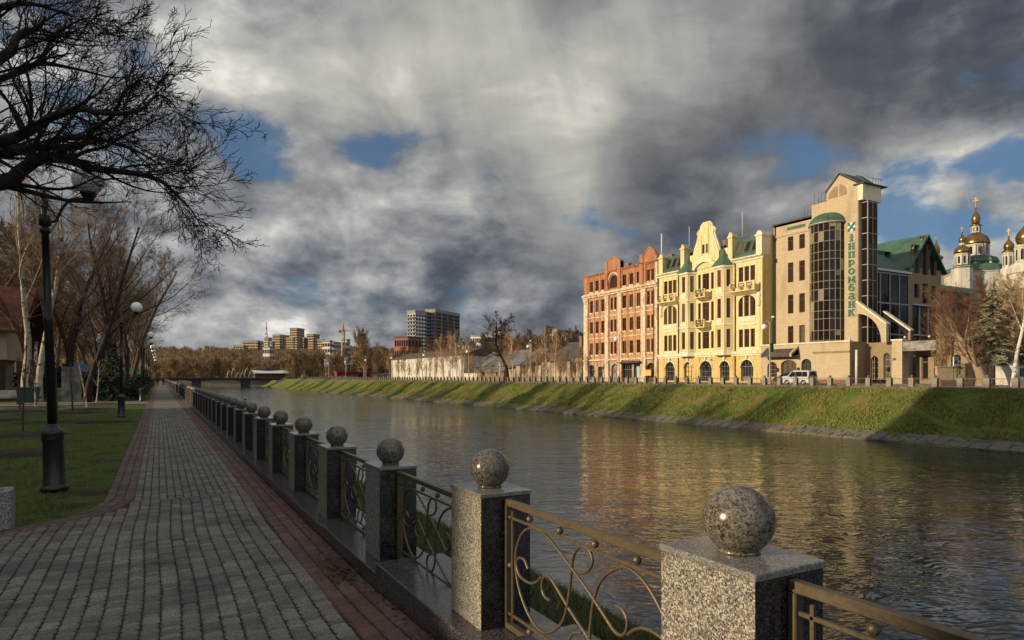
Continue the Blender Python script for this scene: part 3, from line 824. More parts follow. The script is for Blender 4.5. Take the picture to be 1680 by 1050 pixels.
# --- street lamps along the walk
def lamp(loc, label, turn=1):
    t = thing('street_lamp', label, 'street lamp', loc, 'globe street lamps along the near walk')
    x, y, z = loc
    b = MB()
    b.lathe([(.20, z), (.205, z+.03), (.19, z+.06), (.165, z+.08), (.165, z+.10), (.155, z+.12), (.140, z+.78), (.150, z+.80), (.158, z+.83), (.150, z+.86), (.165, z+.89), (.168, z+.92), (.15, z+.95), (.115, z+.985), (.075, z+1.02), (.068, z+1.06)], x, y, 24)
    b.build('base', M['iron_dark'], t)
    p = MB(); p.lathe([(.066, z+1.05), (.064, z+2.7), (.075, z+2.72), (.075, z+2.78), (.058, z+2.80), (.052, z+4.12), (.075, z+4.13), (.078, z+4.2), (.05, z+4.21), (.048, z+4.24), (.085, z+4.25), (.085, z+4.40), (.05, z+4.41), (.034, z+4.43), (.03, z+4.78), (.018, z+4.8), (.006, z+4.86)], x, y, 16)
    p.build('pole', M['iron_dark'], t)
    a = MB(); e = Vector((.60*turn, .05, 0))
    pp = [Vector((x, y, z+4.32))+e*.05, Vector((x, y, z+4.33))+e*.22, Vector((x, y, z+4.42))+e*.30, Vector((x, y, z+4.56))+e*.40, Vector((x, y, z+4.68))+e*.56, Vector((x, y, z+4.735))+e*.78, Vector((x, y, z+4.74))+e*.98]
    a.tube(scroll([tuple(q) for q in pp], 4), .024, 8)
    c = Vector((x, y, z))+e
    a.lathe([(.03, z+4.70), (.07, z+4.72), (.085, z+4.76), (.10, z+4.80), (.125, z+4.83), (.125, z+4.85)], c.x, c.y, 18)
    a.build('arm', M['iron_dark'], t)
    s = MB().ball((c.x, c.y, z+5.06), .238, 32, 18); s.build('globe', M['globe'], t)
    return t
M['globe'] = mat('opal_glass', (.86, .87, .88), None, rough=.2, spec=.5)
lampY = [(12.7, -1.48, 'nearest tall black globe lamp on the lawn beside the path'), (34.6, -1.52, 'second black globe lamp from the viewer, by the far edge of the lawn'),
         (56.3, -1.15, 'third black globe lamp along the walk, just past the sunny cross path')]
lp = None
for i, (Y, X, lab) in enumerate(lampY + [(66.5, -1.2, ''), (78.5, -1.2, ''), (90, -1.2, ''), (104, -1.2, ''), (120, -1.2, ''), (140, -1.2, '')]):
    lab = lab or 'black globe lamp in the far line of lamps along the walk, beyond the third'
    if i == 0: lp = lamp((X, Y, 0), lab); lp.rotation_euler = (0, -.03, 0)
    else: dup(lp, (X, Y, 0), label=lab)
# --- park trees
PT = 'bare trees of the park by the walk'
loc = onG(112, 655); print('oak', loc)
oak = bare_tree('dark forked bare tree behind the nearest lamp, widest trunk on the lawn side', 31, (loc.x, loc.y, 0), 14.5, .33, M['bark_dark'], M['twig_brown'], PT, lean=(-.05, 0), **dict(OAK, start=(.36, .2, .1, .1)))
tB = bare_tree('brown bare park tree with a dense twiggy crown over the path', 32, (-4.6, 56, 0), 14, .24, M['bark_dark'], M['twig_brown'], PT, lean=(.05, 0), **OAK)
tC = bare_tree('brown bare park tree with a dense twiggy crown over the path', 33, (-6.5, 70, 0), 15, .26, M['bark_brown'], M['twig_brown'], PT, **OAK)
for i, (x, y, sc, src) in enumerate([(-3.2, 64, 1.0, tC), (-2.8, 74, 1.0, tB), (-2.8, 84, 1.1, tC), (-4.0, 78, 1.0, tB), (-3.6, 90, 1.05, tC), (-7, 94, 1.1, tB), (-3.8, 104, 1.05, tB), (-4.2, 120, 1.1, tC), (-3.6, 138, 1.15, tB), (-9, 116, 1.2, tC), (-4.5, 160, 1.1, tC),
                                    (-5, 185, 1.1, tB), (-4, 215, 1.15, tC), (-5, 250, 1.1, tB), (-4, 290, 1.15, tC), (-5, 330, 1.15, tB)]):
    dup(src, (x, y, 0), i*1.3 + .4, sc, 'brown bare park tree with a dense twiggy crown over the path', PT)
for i, (x, y, sc, src) in enumerate([(-13.6, 63, .9, tC), (-15, 72, 1.25, tC), (-11, 84, 1.2, tB), (-18, 86, 1.3, tC), (-20, 66, 1.2, tB), (-14, 100, 1.25, tB), (-24, 78, 1.3, oak), (-22, 100, 1.35, tC), (-16, 130, 1.4, tB), (-28, 120, 1.5, tC), (-10, 150, 1.3, tB), (-8.5, 62, 1.0, tC)]):
    dup(src, (x, y, 0), i*2.1 + .7, sc, 'brown bare tree in the crowded back rows of the park behind the forked tree', PT)
# pale plane trees by the cafe
for u, v, hh, sd, lab in ((43, 660, 12, 41, 'pale trunked tall tree beside the cafe wall, left of a similar one'), (62, 660, 12, 42, 'pale trunked leaning tree beside the cafe, right of a similar one')):
    p = onG(u, v)
    t = bare_tree(lab, sd, (p.x, p.y, 0), hh+3.5, .25, M['bark_pale'], M['twig_straw'], PT, lean=(.06 if sd == 42 else -.02, 0), **dict(OAK, start=(.45, .2, .1, .1), kids=(1.3, 1.3, 1.3, 1.3), ang=(.5, .55, .6, .6)))
# young trees on the lawn
SP_ = dict(ns=(6, 4, 3), kids=(1.7, 1.2), ang=(.55, .5), ratio=(.42, .5), up=(.02, .12, .05), start=(.45, .2), wob=(.03, .08, .12), rk=(.5, .55), rmin=.005, lim=2)
for i, (u, v, hh, lab) in enumerate([(38, 712, 3.0, 'thin dark sapling nearest the lamp, in a dug strip of soil'), (33, 674, 2.9, 'thin sapling left of the green rubbish container'), (58, 668, 2.7, 'pale sapling in front of the green rubbish container'), (95, 690, 2.8, 'sapling just right of the nearest lamp pole'),
                              (120, 675, 2.7, 'grey sapling in front of the pale stone slab'), (143, 669.6, 3.1, 'pale leaning sapling left of a straight reddish one'), (158, 663, 3.0, 'pale straight sapling with reddish twigs')]):
    p = onG(u, v)
    t = thing('young_tree', lab, 'sapling', (p.x, p.y, 0), 'saplings planted on the lawn')
    G = Grow(60+i, **SP_); G.grow(p + Vector((0, 0, -.05)), Vector((rnd.gauss(0, .04) - (.09 if i == 5 else 0), 0, 1)).normalized(), hh, .035 if v > 680 else .05, 0)
    pale = i in (2, 5, 6)
    mb = MB()
    for P, R, l in G.limbs: mb.tube(P, R, 7, cap=False)
    mb.build('trunk', M['bark_pale'] if pale else M['bark_brown'], t)
    seg_mesh('crown', G.segs, M['twig_red'] if i == 6 else M['twig_brown'], t, 3)
# dug soil patches round the saplings
def disc(name, cx, cy, rx, ry, m, seed, hh=.07):
    r = random.Random(seed); mb = MB(); n = 22; vs = []; fs = []
    for j, k in enumerate((1.0, .8, .45)):
        for i in range(n):
            q = k*r.uniform(.85, 1.15); vs.append((cx+rx*q*cos(2*PI*i/n), cy+ry*q*sin(2*PI*i/n), (-.04, .03, hh)[j]+r.uniform(0, .03)*(j > 0)))
    vs.append((cx, cy, hh))
    for j in range(2):
        for i in range(n): fs.append((j*n+i, j*n+(i+1) % n, (j+1)*n+(i+1) % n, (j+1)*n+i))
    for i in range(n): fs.append((2*n+i, 2*n+(i+1) % n, 3*n))
    mb.add(vs, fs, True)
    return struct(mb.build(name, m))
for i, (u, v, rx, ry) in enumerate([(28, 714, 1.5, .8), (8, 746, 1.3, .5), (28, 675, 1.9, .8), (58, 669, 1.6, .8), (95, 693, 1.5, .6), (124, 677, 1.6, .7), (146, 671, 1.5, .8), (165, 663, 1.2, .9), (172, 693, 1.2, .25), (4, 690, .8, .5)]):
    p = onG(u, v); disc('soil_patch', p.x, p.y, rx, ry, M['soil'], i)

# --- evergreens and shrubs of the park
def spruce(t, base, Hh, R, seed, needle, bark, dens=1.0, name='crown'):
    r = np.random.RandomState(seed); V = []; F = []
    MB().tube([base + Vector((0, 0, -.1)), base + Vector((0, 0, Hh*.97))], [R*.05+.05, .02], 7).build('trunk', bark, t)
    nb = int(110*dens); P0 = []; Dd = []; Ll = []
    for i in range(nb):
        f = (i/nb)**.85; z = Hh*(.06 + .92*f); L = R*(1-f)**.8*r.uniform(.7, 1.1)+.12; a = r.uniform(0, 2*PI)
        d = np.array([cos(a), sin(a), r.uniform(-.28, .05)])
        m = max(5, int(L*13*dens))
        for k in range(m):
            s = (k+r.rand())/m; q = np.array(base) + np.array([0, 0, z]) + d*L*s + np.array([0, 0, -.12*L*s*s + .1*L*max(0, s-.7)])
            for side in (-1, 1, 0):
                dd = d*.7 + side*np.array([-d[1], d[0], 0])*.8 + np.array([0, 0, r.uniform(-.45, .25)])
                P0.append(q); Dd.append(dd/np.linalg.norm(dd)); Ll.append(r.uniform(.22, .42)*(1.15-.5*s)*(.6+.4*R/3))
    P0 = np.array(P0); Dd = np.array(Dd); Ll = np.array(Ll)[:, None]
    sd = np.cross(Dd, r.normal(0, 1, Dd.shape)); sd /= np.linalg.norm(sd, axis=1, keepdims=True)
    w = Ll*.16
    Vv = np.stack([P0 - sd*w*.5, P0 + Dd*Ll*.5 - sd*w, P0 + Dd*Ll, P0 + Dd*Ll*.5 + sd*w], 1)
    np_mesh(name, Vv.reshape(-1, 3), np.arange(len(P0)*4).reshape(-1, 4), needle, t)
p = onG(184, 657)
t = thing('evergreen_tree', 'small dark evergreen tree between the saplings and second lamp', 'evergreen', tuple(p)); spruce(t, p, 4.6, 1.5, 3, M['needle_dark'], M['bark_dark'], .9)
p = onG(208, 655)
def shrub(lab, loc, R, hh, seed, m, group=None, cat='shrub', n=900, s=.13):
    t = thing('shrub', lab, cat, loc, group)
    r = np.random.RandomState(seed)
    c = r.normal(0, 1, (n, 3)); c /= np.linalg.norm(c, axis=1, keepdims=True); c *= r.uniform(.45, 1.05, (n, 1))
    lob = 1 + .25*np.sin(c[:, :1]*5 + seed) + .2*np.sin(c[:, 1:2]*7)
    c = c*lob*np.array([R, R, hh*.52]) + np.array([0, 0, hh*.5]); c[:, 2] = np.maximum(c[:, 2], .03)
    c += np.array(loc)
    a = r.normal(0, 1, (n, 3)); a /= np.linalg.norm(a, axis=1, keepdims=True); b = np.cross(a, r.normal(0, 1, (n, 3))); b /= np.linalg.norm(b, axis=1, keepdims=True)
    ss = r.uniform(.5, 1.2, (n, 1))*s
    V = np.stack([c-a*ss, c-b*ss*.6, c+a*ss, c+b*ss*.6], 1)
    np_mesh('foliage', V.reshape(-1, 3), np.arange(4*n).reshape(-1, 4), m, t)
    G = Grow(seed, ns=(3, 3), kids=(2,), start=(.2,), ang=(.7,), ratio=(.7,), wob=(.1, .2), up=(0, 0), rk=(.6,), rmin=.008, lim=1)
    for k in range(5): G.grow(Vector(loc)+Vector((0, 0, -.05)), Vector((rnd.gauss(0, .5), rnd.gauss(0, .5), 1)).normalized(), hh*.8, .03, 0)
    mb = MB()
    for P, R_, l in G.limbs: mb.tube(P, R_, 5, cap=False)
    mb.build('stem', M['bark_dark'], t)
    return t
shrub('dark leafy shrub at the foot of the small evergreen tree', (p.x-2.2, p.y+1, 0), 1.1, 1.5, 5, M['leaf_dark'])
sh = shrub('dark low shrub in the bed along the left edge of the walk', (-1.9, 62, 0), .8, 1.25, 6, M['leaf_dark'], 'low shrubs beside the walk', n=700)
for i, (x, y, s) in enumerate([(-2.0, 65, 1.0), (-1.8, 69, .9), (-2.1, 73, 1.1), (-1.9, 82, 1.0), (-2.0, 86, 1.2), (-1.9, 96, 1.1), (-2.1, 101, 1.2), (-1.9, 111, 1.2), (-2, 128, 1.3), (-2, 150, 1.3), (-2, 170, 1.3)]):
    dup(sh, (x, y, 0), i*1.1, s, 'dark low shrub in the bed along the left edge of the walk')
hd = shrub('dark shrub mass under the park trees behind the tents', (-9, 74, 0), 2.4, 3.0, 8, M['leaf_dark'], 'dark shrubs under the park trees', n=1500, s=.2)
for i, (x, y, s) in enumerate([(-14, 78, 1.1), (-19, 76, 1.2), (-6, 82, 1.0), (-24, 90, 1.3), (-12, 92, 1.1), (-5.5, 100, 1.0), (-17, 104, 1.3), (-6, 130, 1.2), (-30, 100, 1.4), (-9, 160, 1.5), (-7, 200, 1.6)]):
    dup(hd, (x, y, 0), i*1.7, s, 'dark shrub mass under the park trees behind the tents')

# --- cafe, container, slabs, bench, tents, walkers
M['tile'] = mat('red_roof_tile', (.085, .024, .014), (.14, .042, .022), 5, .8, .8, 9, stretch=(1, 4, 4))
M['cream'] = mat('cream_render', (.42, .37, .28), (.5, .45, .35), 2, .85, .15)
M['dark_wood'] = mat('dark_timber', (.03, .022, .016), (.05, .036, .026), 5, .7, .3)
M['glass_dark'] = mat('dark_glass', (.012, .013, .015), None, rough=.06, spec=.6)
M['green_metal'] = mat('green_container_metal', (.02, .06, .055), (.035, .085, .075), 6, .5, .1)
M['concrete'] = mat('pale_concrete', (.20, .185, .165), (.30, .28, .25), 3, .9, .4, 14, c3=(.13, .12, .105), s3=1.0)
M['blue_cloth'] = mat('blue_canvas', (.02, .045, .12), (.03, .06, .16), 3, .7)
M['green_cloth'] = mat('green_canvas', (.02, .13, .09), (.03, .17, .12), 3, .7)
M['black_cloth'] = mat('black_cloth', (.012, .012, .014), (.02, .02, .024), 20, .9)
M['skin'] = mat('skin', (.45, .27, .19), None, rough=.6)
M['hair'] = mat('dark_hair', (.015, .01, .008), None, rough=.6)
cx, cy = -16.5, 66
t = thing('cafe_building', 'cream cafe with a steep red tiled roof and dark posts behind the pale trees', 'building', (cx, cy, 0))
w = MB(); w.box(cx-9, cx+6.0, cy-2.5, cy+9, 3.2, 5.6); w.box(cx-9, cx+4.6, cy+.5, cy+9, 0, 3.2); w.build('wall', M['cream'], t)
rf = MB()
rf.prism([(cy-3.6, 5.45), (cy+3.2, 9.6), (cy+10, 5.45), (cy+10, 5.2), (cy+3.2, 9.3), (cy-3.6, 5.2)], 'x', cx-10, cx+7.2)
rf.build('roof', M['tile'], t)
gb = MB(); gb.prism([(cy-2.4, 5.6), (cy+3.2, 9.1), (cy+8.9, 5.6)], 'x', cx+5.6, cx+5.9); gb.build('gable', M['dark_wood'], t)
for px in (cx-6, cx-1.5, cx+1.5, cx+5.7):
    MB().box(px-.16, px+.16, cy-2.4, cy-2.05, 0, 3.2).build('post', M['dark_wood'], t)
for px in (cx-5, cx-1, cx+3):
    wf = MB().box(px-.9, px+.9, cy+.42, cy+.49, .9, 2.7).build('window', M['glass_dark'], t)
p = onG(45, 664)
t = thing('rubbish_container', 'dark green rubbish container standing on the park walk', 'container', tuple(p))
b = MB(); x, y = p.x, p.y
b.add([(x-.5, y, .12), (x+.5, y, .12), (x+.5, y+.7, .12), (x-.5, y+.7, .12), (x-.6, y-.12, 1.1), (x+.6, y-.12, 1.1), (x+.6, y+.8, 1.1), (x-.6, y+.8, 1.1)], [(0, 3, 2, 1), (0, 1, 5, 4), (1, 2, 6, 5), (2, 3, 7, 6), (3, 0, 4, 7)])
for k in (-.35, 0, .35): b.box(x+k-.03, x+k+.03, y-.13, y-.06, .3, 1.05)
b.build('body', M['green_metal'], t)
l_ = MB(); l_.box(x-.65, x+.65, y-.18, y+.86, 1.1, 1.17, .03); l_.build('lid', M['green_metal'], t)
for dx in (-.4, .4): MB().lathe([(.02, 0), (.09, .01), (.09, .11), (.02, .12)], x+dx, y+.2, 10).build('wheel', M['iron_dark'], t)
for u0, v0, ww, hh, lab in ((117, 658, 1.25, 2.6, 'pale upright concrete slab standing under the park trees'), (103, 657, 1.5, 1.0, 'low grey stone block left of the pale slab')):
    p = onG(u0, v0); m_ = MB()
    m_.prism([(p.x-ww/2, -.1), (p.x+ww/2, -.1), (p.x+ww/2*.9, hh*.8), (p.x+ww/2*.6, hh), (p.x-ww/2, hh)], 'y', p.y, p.y+.5)
    tag(m_.build('stone_slab', M['concrete']), lab, 'stone slab')
p = onG(8, 664)
t = thing('park_bench', 'pale wooden bench on the park walk left of the container', 'bench', tuple(p)); x, y = p.x, p.y
for k in range(4): MB().box(x-.8, x+.8, y+k*.12, y+k*.12+.09, .42, .46).build('seat_slat', M['bark_pale'], t)
MB().prism([(y+.5, .5), (y+.54, .5), (y+.68, .95), (y+.64, .95)], 'x', x-.8, x+.8).build('backrest', M['bark_pale'], t)
for dx in (-.65, .65):
    MB().prism([(y, 0), (y+.07, 0), (y+.07, .40), (y+.5, .40), (y+.5, 0), (y+.57, 0), (y+.60, .5), (y+.54, .5), (y+.54, .43), (y, .43)], 'x', x+dx-.03, x+dx+.03).build('leg', M['iron_dark'], t)
def tent(lab, p, w, d, hh, m_):
    t = thing('market_tent', lab, 'tent', tuple(p), 'canvas tents under the park trees'); x, y = p.x, p.y
    c = MB(); z1 = hh*.72
    c.add([(x-w, y-d, z1), (x+w, y-d, z1), (x+w, y+d, z1), (x-w, y+d, z1), (x-w*.1, y, hh), (x+w*.1, y, hh), (x-w, y-d, z1-.3), (x+w, y-d, z1-.3), (x+w, y+d, z1-.3), (x-w, y+d, z1-.3)],
          [(0, 1, 5, 4), (1, 2, 5), (2, 3, 4, 5), (3, 0, 4), (0, 6, 7, 1), (1, 7, 8, 2), (2, 8, 9, 3), (3, 9, 6, 0)])
    c.build('canopy', m_, t)
    for sx in (-1, 1):
        for sy in (-1, 1): MB().tube([(x+sx*w*.96, y+sy*d*.96, 0), (x+sx*w*.96, y+sy*d*.96, z1)], .04, 6).build('pole', M['iron_dark'], t)
tent('blue canvas tent under the trees behind the pale slab', at(128, 640, 66), 2.6, 1.6, 0, M['blue_cloth']) if 0 else None
p = at(128, 619, 66); p.z = 0; tent('blue canvas tent under the trees behind the pale slab', p, 2.2, 1.6, 3.3, M['blue_cloth'])
p = at(76, 619, 66); p.z = 0; tent('blue canvas tent beside the cafe behind the container', p, 2.2, 1.6, 2.9, M['blue_cloth'])
p = at(208, 619, 74); p.z = 0; tent('bright green canvas tent showing between evergreen and second lamp', p, 1.9, 1.6, 3.0, M['green_cloth'])
# stone bollard cut by the left edge of the view
p = onG(-2, 866); x, y = p.x, p.y; zz = g(y)
tag(MB().box(x-.14, x+.14, y-.14, y+.14, zz-.1, zz+.47, .02).build('granite_bollard', M['gr_old']), 'square pale granite bollard where the lawn meets the plaza', 'bollard')
tag(MB().box(x-.14-1.6, x+.14-1.6, y-.9, y-.62, zz-.1, zz+.47, .02).build('granite_bollard', M['gr_old']), 'square granite bollard further left at the plaza edge', 'bollard') if 0 else None

def skin_person(lab, loc, rz, hh, coat, step=.22):
    """one continuous body grown with Skin + Subdivision"""
    k = hh/1.75
    J = [(0, 0, .95), (0, 0, 1.15), (0, .0, 1.36), (0, .01, 1.47), (0, .02, 1.55), (0, .03, 1.63), (0, .02, 1.72),      # pelvis..head
         (-.18, 0, 1.40), (-.24, -.05, 1.13), (-.22, .10, .92), (-.215, .16, .84),                                     # arm
         (.18, 0, 1.40), (.24, .05, 1.13), (.23, -.02, .90), (.225, .0, .81),
         (-.095, 0, .90), (-.10, step*.55, .49), (-.10, step*.6, .09), (-.10, step*.6+.14, .03),
         (.095, 0, .90), (.10, -step*.2, .49), (.10, -step*1.3, .13), (.10, -step*1.3+.13, .04)]
    E = [(0, 1), (1, 2), (2, 3), (3, 4), (4, 5), (5, 6), (2, 7), (7, 8), (8, 9), (9, 10), (2, 11), (11, 12), (12, 13), (13, 14), (0, 15), (15, 16), (16, 17), (17, 18), (0, 19), (19, 20), (20, 21), (21, 22)]
    Rr = [.165, .16, .17, .075, .06, .095, .085, .08, .06, .05, .042, .08, .06, .05, .042, .105, .072, .05, .045, .105, .072, .05, .045]
    me = bpy.data.meshes.new('person'); me.from_pydata([(x*k, y*k, z*k) for x, y, z in J], E, [])
    o = bpy.data.objects.new('person', me); COL.objects.link(o)
    sk = o.modifiers.new('skin', 'SKIN'); sb = o.modifiers.new('sub', 'SUBSURF'); sb.levels = sb.render_levels = 2
    for i, v in enumerate(me.skin_vertices[0].data):
        v.radius = (Rr[i]*k, Rr[i]*k*(.75 if i < 3 else 1)); v.use_root = i == 0
    dg = bpy.context.evaluated_depsgraph_get()
    m2 = bpy.data.meshes.new_from_object(o.evaluated_get(dg)); bpy.data.objects.remove(o)
    m2.materials.clear(); m2.materials.append(coat); m2.materials.append(M['skin'])
    for pl_ in m2.polygons:
        z = pl_.center.z/k
        pl_.material_index = 1 if (z > 1.49 or (abs(pl_.center.x) > .19*k and z < .88)) else 0
        pl_.use_smooth = True
    r_ = link(m2, 'person'); r_.location = loc; r_.rotation_euler = (0, 0, rz)
    tag(r_, lab, 'person')
    h = MB().ball((0, -.005*k+.015, 1.70*k), .105*k, 14, 8, .95).build('hair', M['hair']); h.parent = r_
    return r_
skin_person('person in dark coat walking far down the path, on its left side', (-.25, 158, 0), PI, 1.78, M['black_cloth'])
skin_person('person in black coat walking far down the path, nearer the railing', (.75, 156, 0), PI, 1.82, M['black_cloth'], -.2)
# small bird skimming the river
p = at(402, 656, 60)
t = thing('bird', 'small dark bird flying low above the river', 'bird', tuple(p))
b = MB(); b.lathe([(.004, -.16), (.03, -.13), (.045, -.04), (.05, .04), (.03, .12), (.035, .15), (.028, .18), (.005, .21)], 0, 0, 10)
b.v = [(p.x+z, p.y+y, p.z+x) for x, y, z in b.v]
b.add([(p.x-.05, p.y+.03, p.z), (p.x+.06, p.y+.03, p.z), (p.x+.02, p.y+.2, p.z+.09), (p.x-.10, p.y+.36, p.z+.05), (p.x-.08, p.y+.18, p.z+.085)], [(0, 1, 2, 4), (4, 2, 3)])
b.add([(p.x-.05, p.y-.03, p.z), (p.x+.06, p.y-.03, p.z), (p.x+.02, p.y-.2, p.z+.09), (p.x-.10, p.y-.36, p.z+.05), (p.x-.08, p.y-.18, p.z+.085)], [(0, 1, 2, 4), (4, 2, 3)])
b.build('body', M['black_cloth'], t)
# ------------------------------------------------------------------ buildings across the river
def PXf(X): return lambda a, d, z: (X + d, a, z)          # wall facing the river (-X)
def PYf(Y): return lambda a, d, z: (a, Y + d, z)          # wall facing the viewer (-Y)
def wall(mb, P, a0, a1, z0, z1, ops=(), depth=.28):
    A = sorted(set([a0, a1] + [o[i] for o in ops for i in (0, 1)])); Z = sorted(set([z0, z1] + [o[i] for o in ops for i in (2, 3)]))
    A = [a for a in A if a0 - 1e-6 <= a <= a1 + 1e-6]; Z = [z for z in Z if z0 - 1e-6 <= z <= z1 + 1e-6]
    for i in range(len(A)-1):
        for j in range(len(Z)-1):
            ca, cz = (A[i]+A[i+1])/2, (Z[j]+Z[j+1])/2
            if any(o[0] < ca < o[1] and o[2] < cz < o[3] for o in ops): continue
            mb.quad(P(A[i], 0, Z[j]), P(A[i+1], 0, Z[j]), P(A[i+1], 0, Z[j+1]), P(A[i], 0, Z[j+1]))
    for o in ops:
        b0, b1, y0, y1 = o[:4]; rise = o[4] if len(o) > 4 else 0
        zs = y1 - rise
        mb.quad(P(b0, 0, y0), P(b0, depth, y0), P(b0, depth, zs), P(b0, 0, zs))
        mb.quad(P(b1, 0, y0), P(b1, depth, y0), P(b1, depth, zs), P(b1, 0, zs))
        mb.quad(P(b0, 0, y0), P(b1, 0, y0), P(b1, depth, y0), P(b0, depth, y0))
        if rise <= 0:
            mb.quad(P(b0, 0, y1), P(b1, 0, y1), P(b1, depth, y1), P(b0, depth, y1))
        else:
            n = 12; c = (b0+b1)/2; hw = (b1-b0)/2
            pts = [(c - hw*cos(PI*k/n), zs + rise*sin(PI*k/n)) for k in range(n+1)]
            for k in range(n):
                (xa, za), (xb, zb) = pts[k], pts[k+1]
                mb.quad(P(xa, 0, za), P(xb, 0, zb), P(xb, 0, y1), P(xa, 0, y1))
                mb.quad(P(xa, 0, za), P(xb, 0, zb), P(xb, depth, zb), P(xa, depth, za))
def bar(mb, P, a0, a1, z0, z1, d0, d1):
    p, q = P(a0, d0, z0), P(a1, d1, z1)
    mb.box(p[0], q[0], p[1], q[1], p[2], q[2])
def window(parent, P, o, fm, gm, style='cas', d=.20, name='window', fw=.075):
    b0, b1, y0, y1 = o[:4]; w = b1-b0; h = y1-y0
    f = MB()
    bar(f, P, b0, b0+fw, y0, y1, d-.05, d+.03); bar(f, P, b1-fw, b1, y0, y1, d-.05, d+.03)
    bar(f, P, b0+fw, b1-fw, y0, y0+fw, d-.05, d+.03); bar(f, P, b0+fw, b1-fw, y1-fw, y1, d-.05, d+.03)
    if style in ('cas', 'door'):
        zt = y0 + h*.70
        bar(f, P, b0+fw, b1-fw, zt-.04, zt+.04, d-.045, d+.02)
        nv = max(1, int(round(w/.62)))-1 or 1
        for k in range(nv):
            x = b0 + w*(k+1)/(nv+1); bar(f, P, x-.03, x+.03, y0+fw, y1-fw, d-.043, d+.018)
        if style == 'door': bar(f, P, b0+fw, b1-fw, y0+fw, y0+h*.22, d-.04, d+.015)
    elif style == 'grid':
        for k in range(1, 3):
            x = b0 + w*k/3; bar(f, P, x-.025, x+.025, y0+fw, y1-fw, d-.043, d+.018)
        for k in range(1, 4):
            z = y0 + h*k/4; bar(f, P, b0+fw, b1-fw, z-.025, z+.025, d-.041, d+.016)
    elif style == 'split':
        zt = y0 + h*.72; bar(f, P, b0+fw, b1-fw, zt-.035, zt+.035, d-.045, d+.02)
    fo = f.build(name, fm, parent)
    g_ = MB(); g_.quad(P(b0+.02, d+.035, y0+.02), P(b1-.02, d+.035, y0+.02), P(b1-.02, d+.035, y1-.02), P(b0+.02, d+.035, y1-.02))
    g_.build('pane', gm, fo)
    return fo
def glass(name, c, rough=.05, wob=.0):
    m, t, b = new_mat(name)
    rnd_ = t.n('ShaderNodeObjectInfo').outputs['Random']
    t.set(b.inputs['Base Color'], t.ramp(rnd_, [(0, c), (.55, (c[0]*1.3, c[1]*1.4, c[2]*1.5)), (.74, (c[0]*2.2+.01, c[1]*2.4+.01, c[2]*2.4+.01)), (.86, (.10, .085, .065)), (1, (.17, .145, .11))], 'CONSTANT'))
    b.inputs['Roughness'].default_value = rough; b.inputs['Specular IOR Level'].default_value = .6
    wob = wob or .12
    if wob: bump(t, b, t.noise(coords(t), .9, 2), wob, .05)
    return m
def stained(name, c1, c2, st, s=1.2, t3=(.48, .66), rough=.88, vstretch=.45, extra=None):
    m, t, b = new_mat(name)
    p = coords(t); n = t.noise(p, s*2.2, 8, .62)
    col = t.mix(t.sstep(n, .35, .65), c1, c2)
    ps = t.vm('MULTIPLY', p, (1, 1, vstretch)); n2 = t.noise(ps, s*.75, 7, .6)
    col = t.mix(t.m('MULTIPLY', t.sstep(n2, *t3), .85), col, st)
    n4 = t.noise(t.vm('MULTIPLY', p, (1.6, 1.6, .12)), s*1.5, 5)
    col = t.mix(t.m('MULTIPLY', t.sstep(n4, .46, .74), .6), col, (st[0]*.55, st[1]*.5, st[2]*.5))
    if extra:
        n5 = t.noise(p, s*1.7, 7, .6); col = t.mix(t.sstep(n5, .56, .62), col, extra)
    t.set(b.inputs['Base Color'], col); b.inputs['Roughness'].default_value = rough; b.inputs['Specular IOR Level'].default_value = .15
    bump(t, b, t.noise(p, 9, 5), .3, .03)
    return m
def bricky(name, c1, c2, mortar, scale=1.0, vertical='y'):
    m, t, b = new_mat(name)
    p = coords(t); x, y, z = t.sep(p)
    br = t.n('ShaderNodeTexBrick'); t.set(br.inputs['Vector'], t.xyz(t.m('ADD', x, y), z, 0.0))
    br.inputs['Scale'].default_value = scale; br.inputs['Brick Width'].default_value = .42; br.inputs['Row Height'].default_value = .14; br.inputs['Mortar Size'].default_value = .012
    br.inputs['Color1'].default_value = (*c1, 1); br.inputs['Color2'].default_value = (*c2, 1); br.inputs['Mortar'].default_value = (*mortar, 1)
    n = t.noise(t.vm('MULTIPLY', p, (1, 1, 3.0)), .8, 7); n2 = t.noise(t.vm('MULTIPLY', p, (1, 1, .3)), .6, 5)
    col = t.mix(t.m('MULTIPLY', t.sstep(n, .38, .64), .5), br.outputs[0], c2)
    col = t.mix(t.m('MULTIPLY', t.sstep(n2, .5, .72), .4), col, (c2[0]*.55, c2[1]*.5, c2[2]*.45))
    t.set(b.inputs['Base Color'], col); b.inputs['Roughness'].default_value = .9; b.inputs['Specular IOR Level'].default_value = .15
    bump(t, b, br.outputs['Fac'], -.25, .02)
    return m
M['red_wall'] = stained('red_plaster', (.33, .145, .082), (.40, .19, .11), (.22, .10, .06), 1.1, extra=(.42, .22, .10))
M['orange_wall'] = stained('orange_plaster', (.40, .21, .115), (.47, .265, .15), (.27, .14, .08), 1.0, extra=(.46, .27, .13))
M['white_old'] = stained('stained_white', (.56, .47, .35), (.62, .53, .41), (.36, .25, .16), 1.3, extra=(.40, .22, .12))
M['ground_old'] = stained('stained_ground_floor', (.42, .33, .23), (.34, .24, .15), (.17, .11, .07), 1.5)
M['yellow'] = stained('yellow_plaster', (.58, .51, .27), (.62, .56, .32), (.54, .44, .20), .7, (.52, .75))
M['ochre'] = stained('ochre_plaster', (.52, .39, .15), (.55, .43, .18), (.44, .31, .11), .7, (.52, .75))
M['peach'] = stained('peach_plaster', (.58, .47, .26), (.62, .52, .30), (.54, .40, .2), .7, (.52, .75))
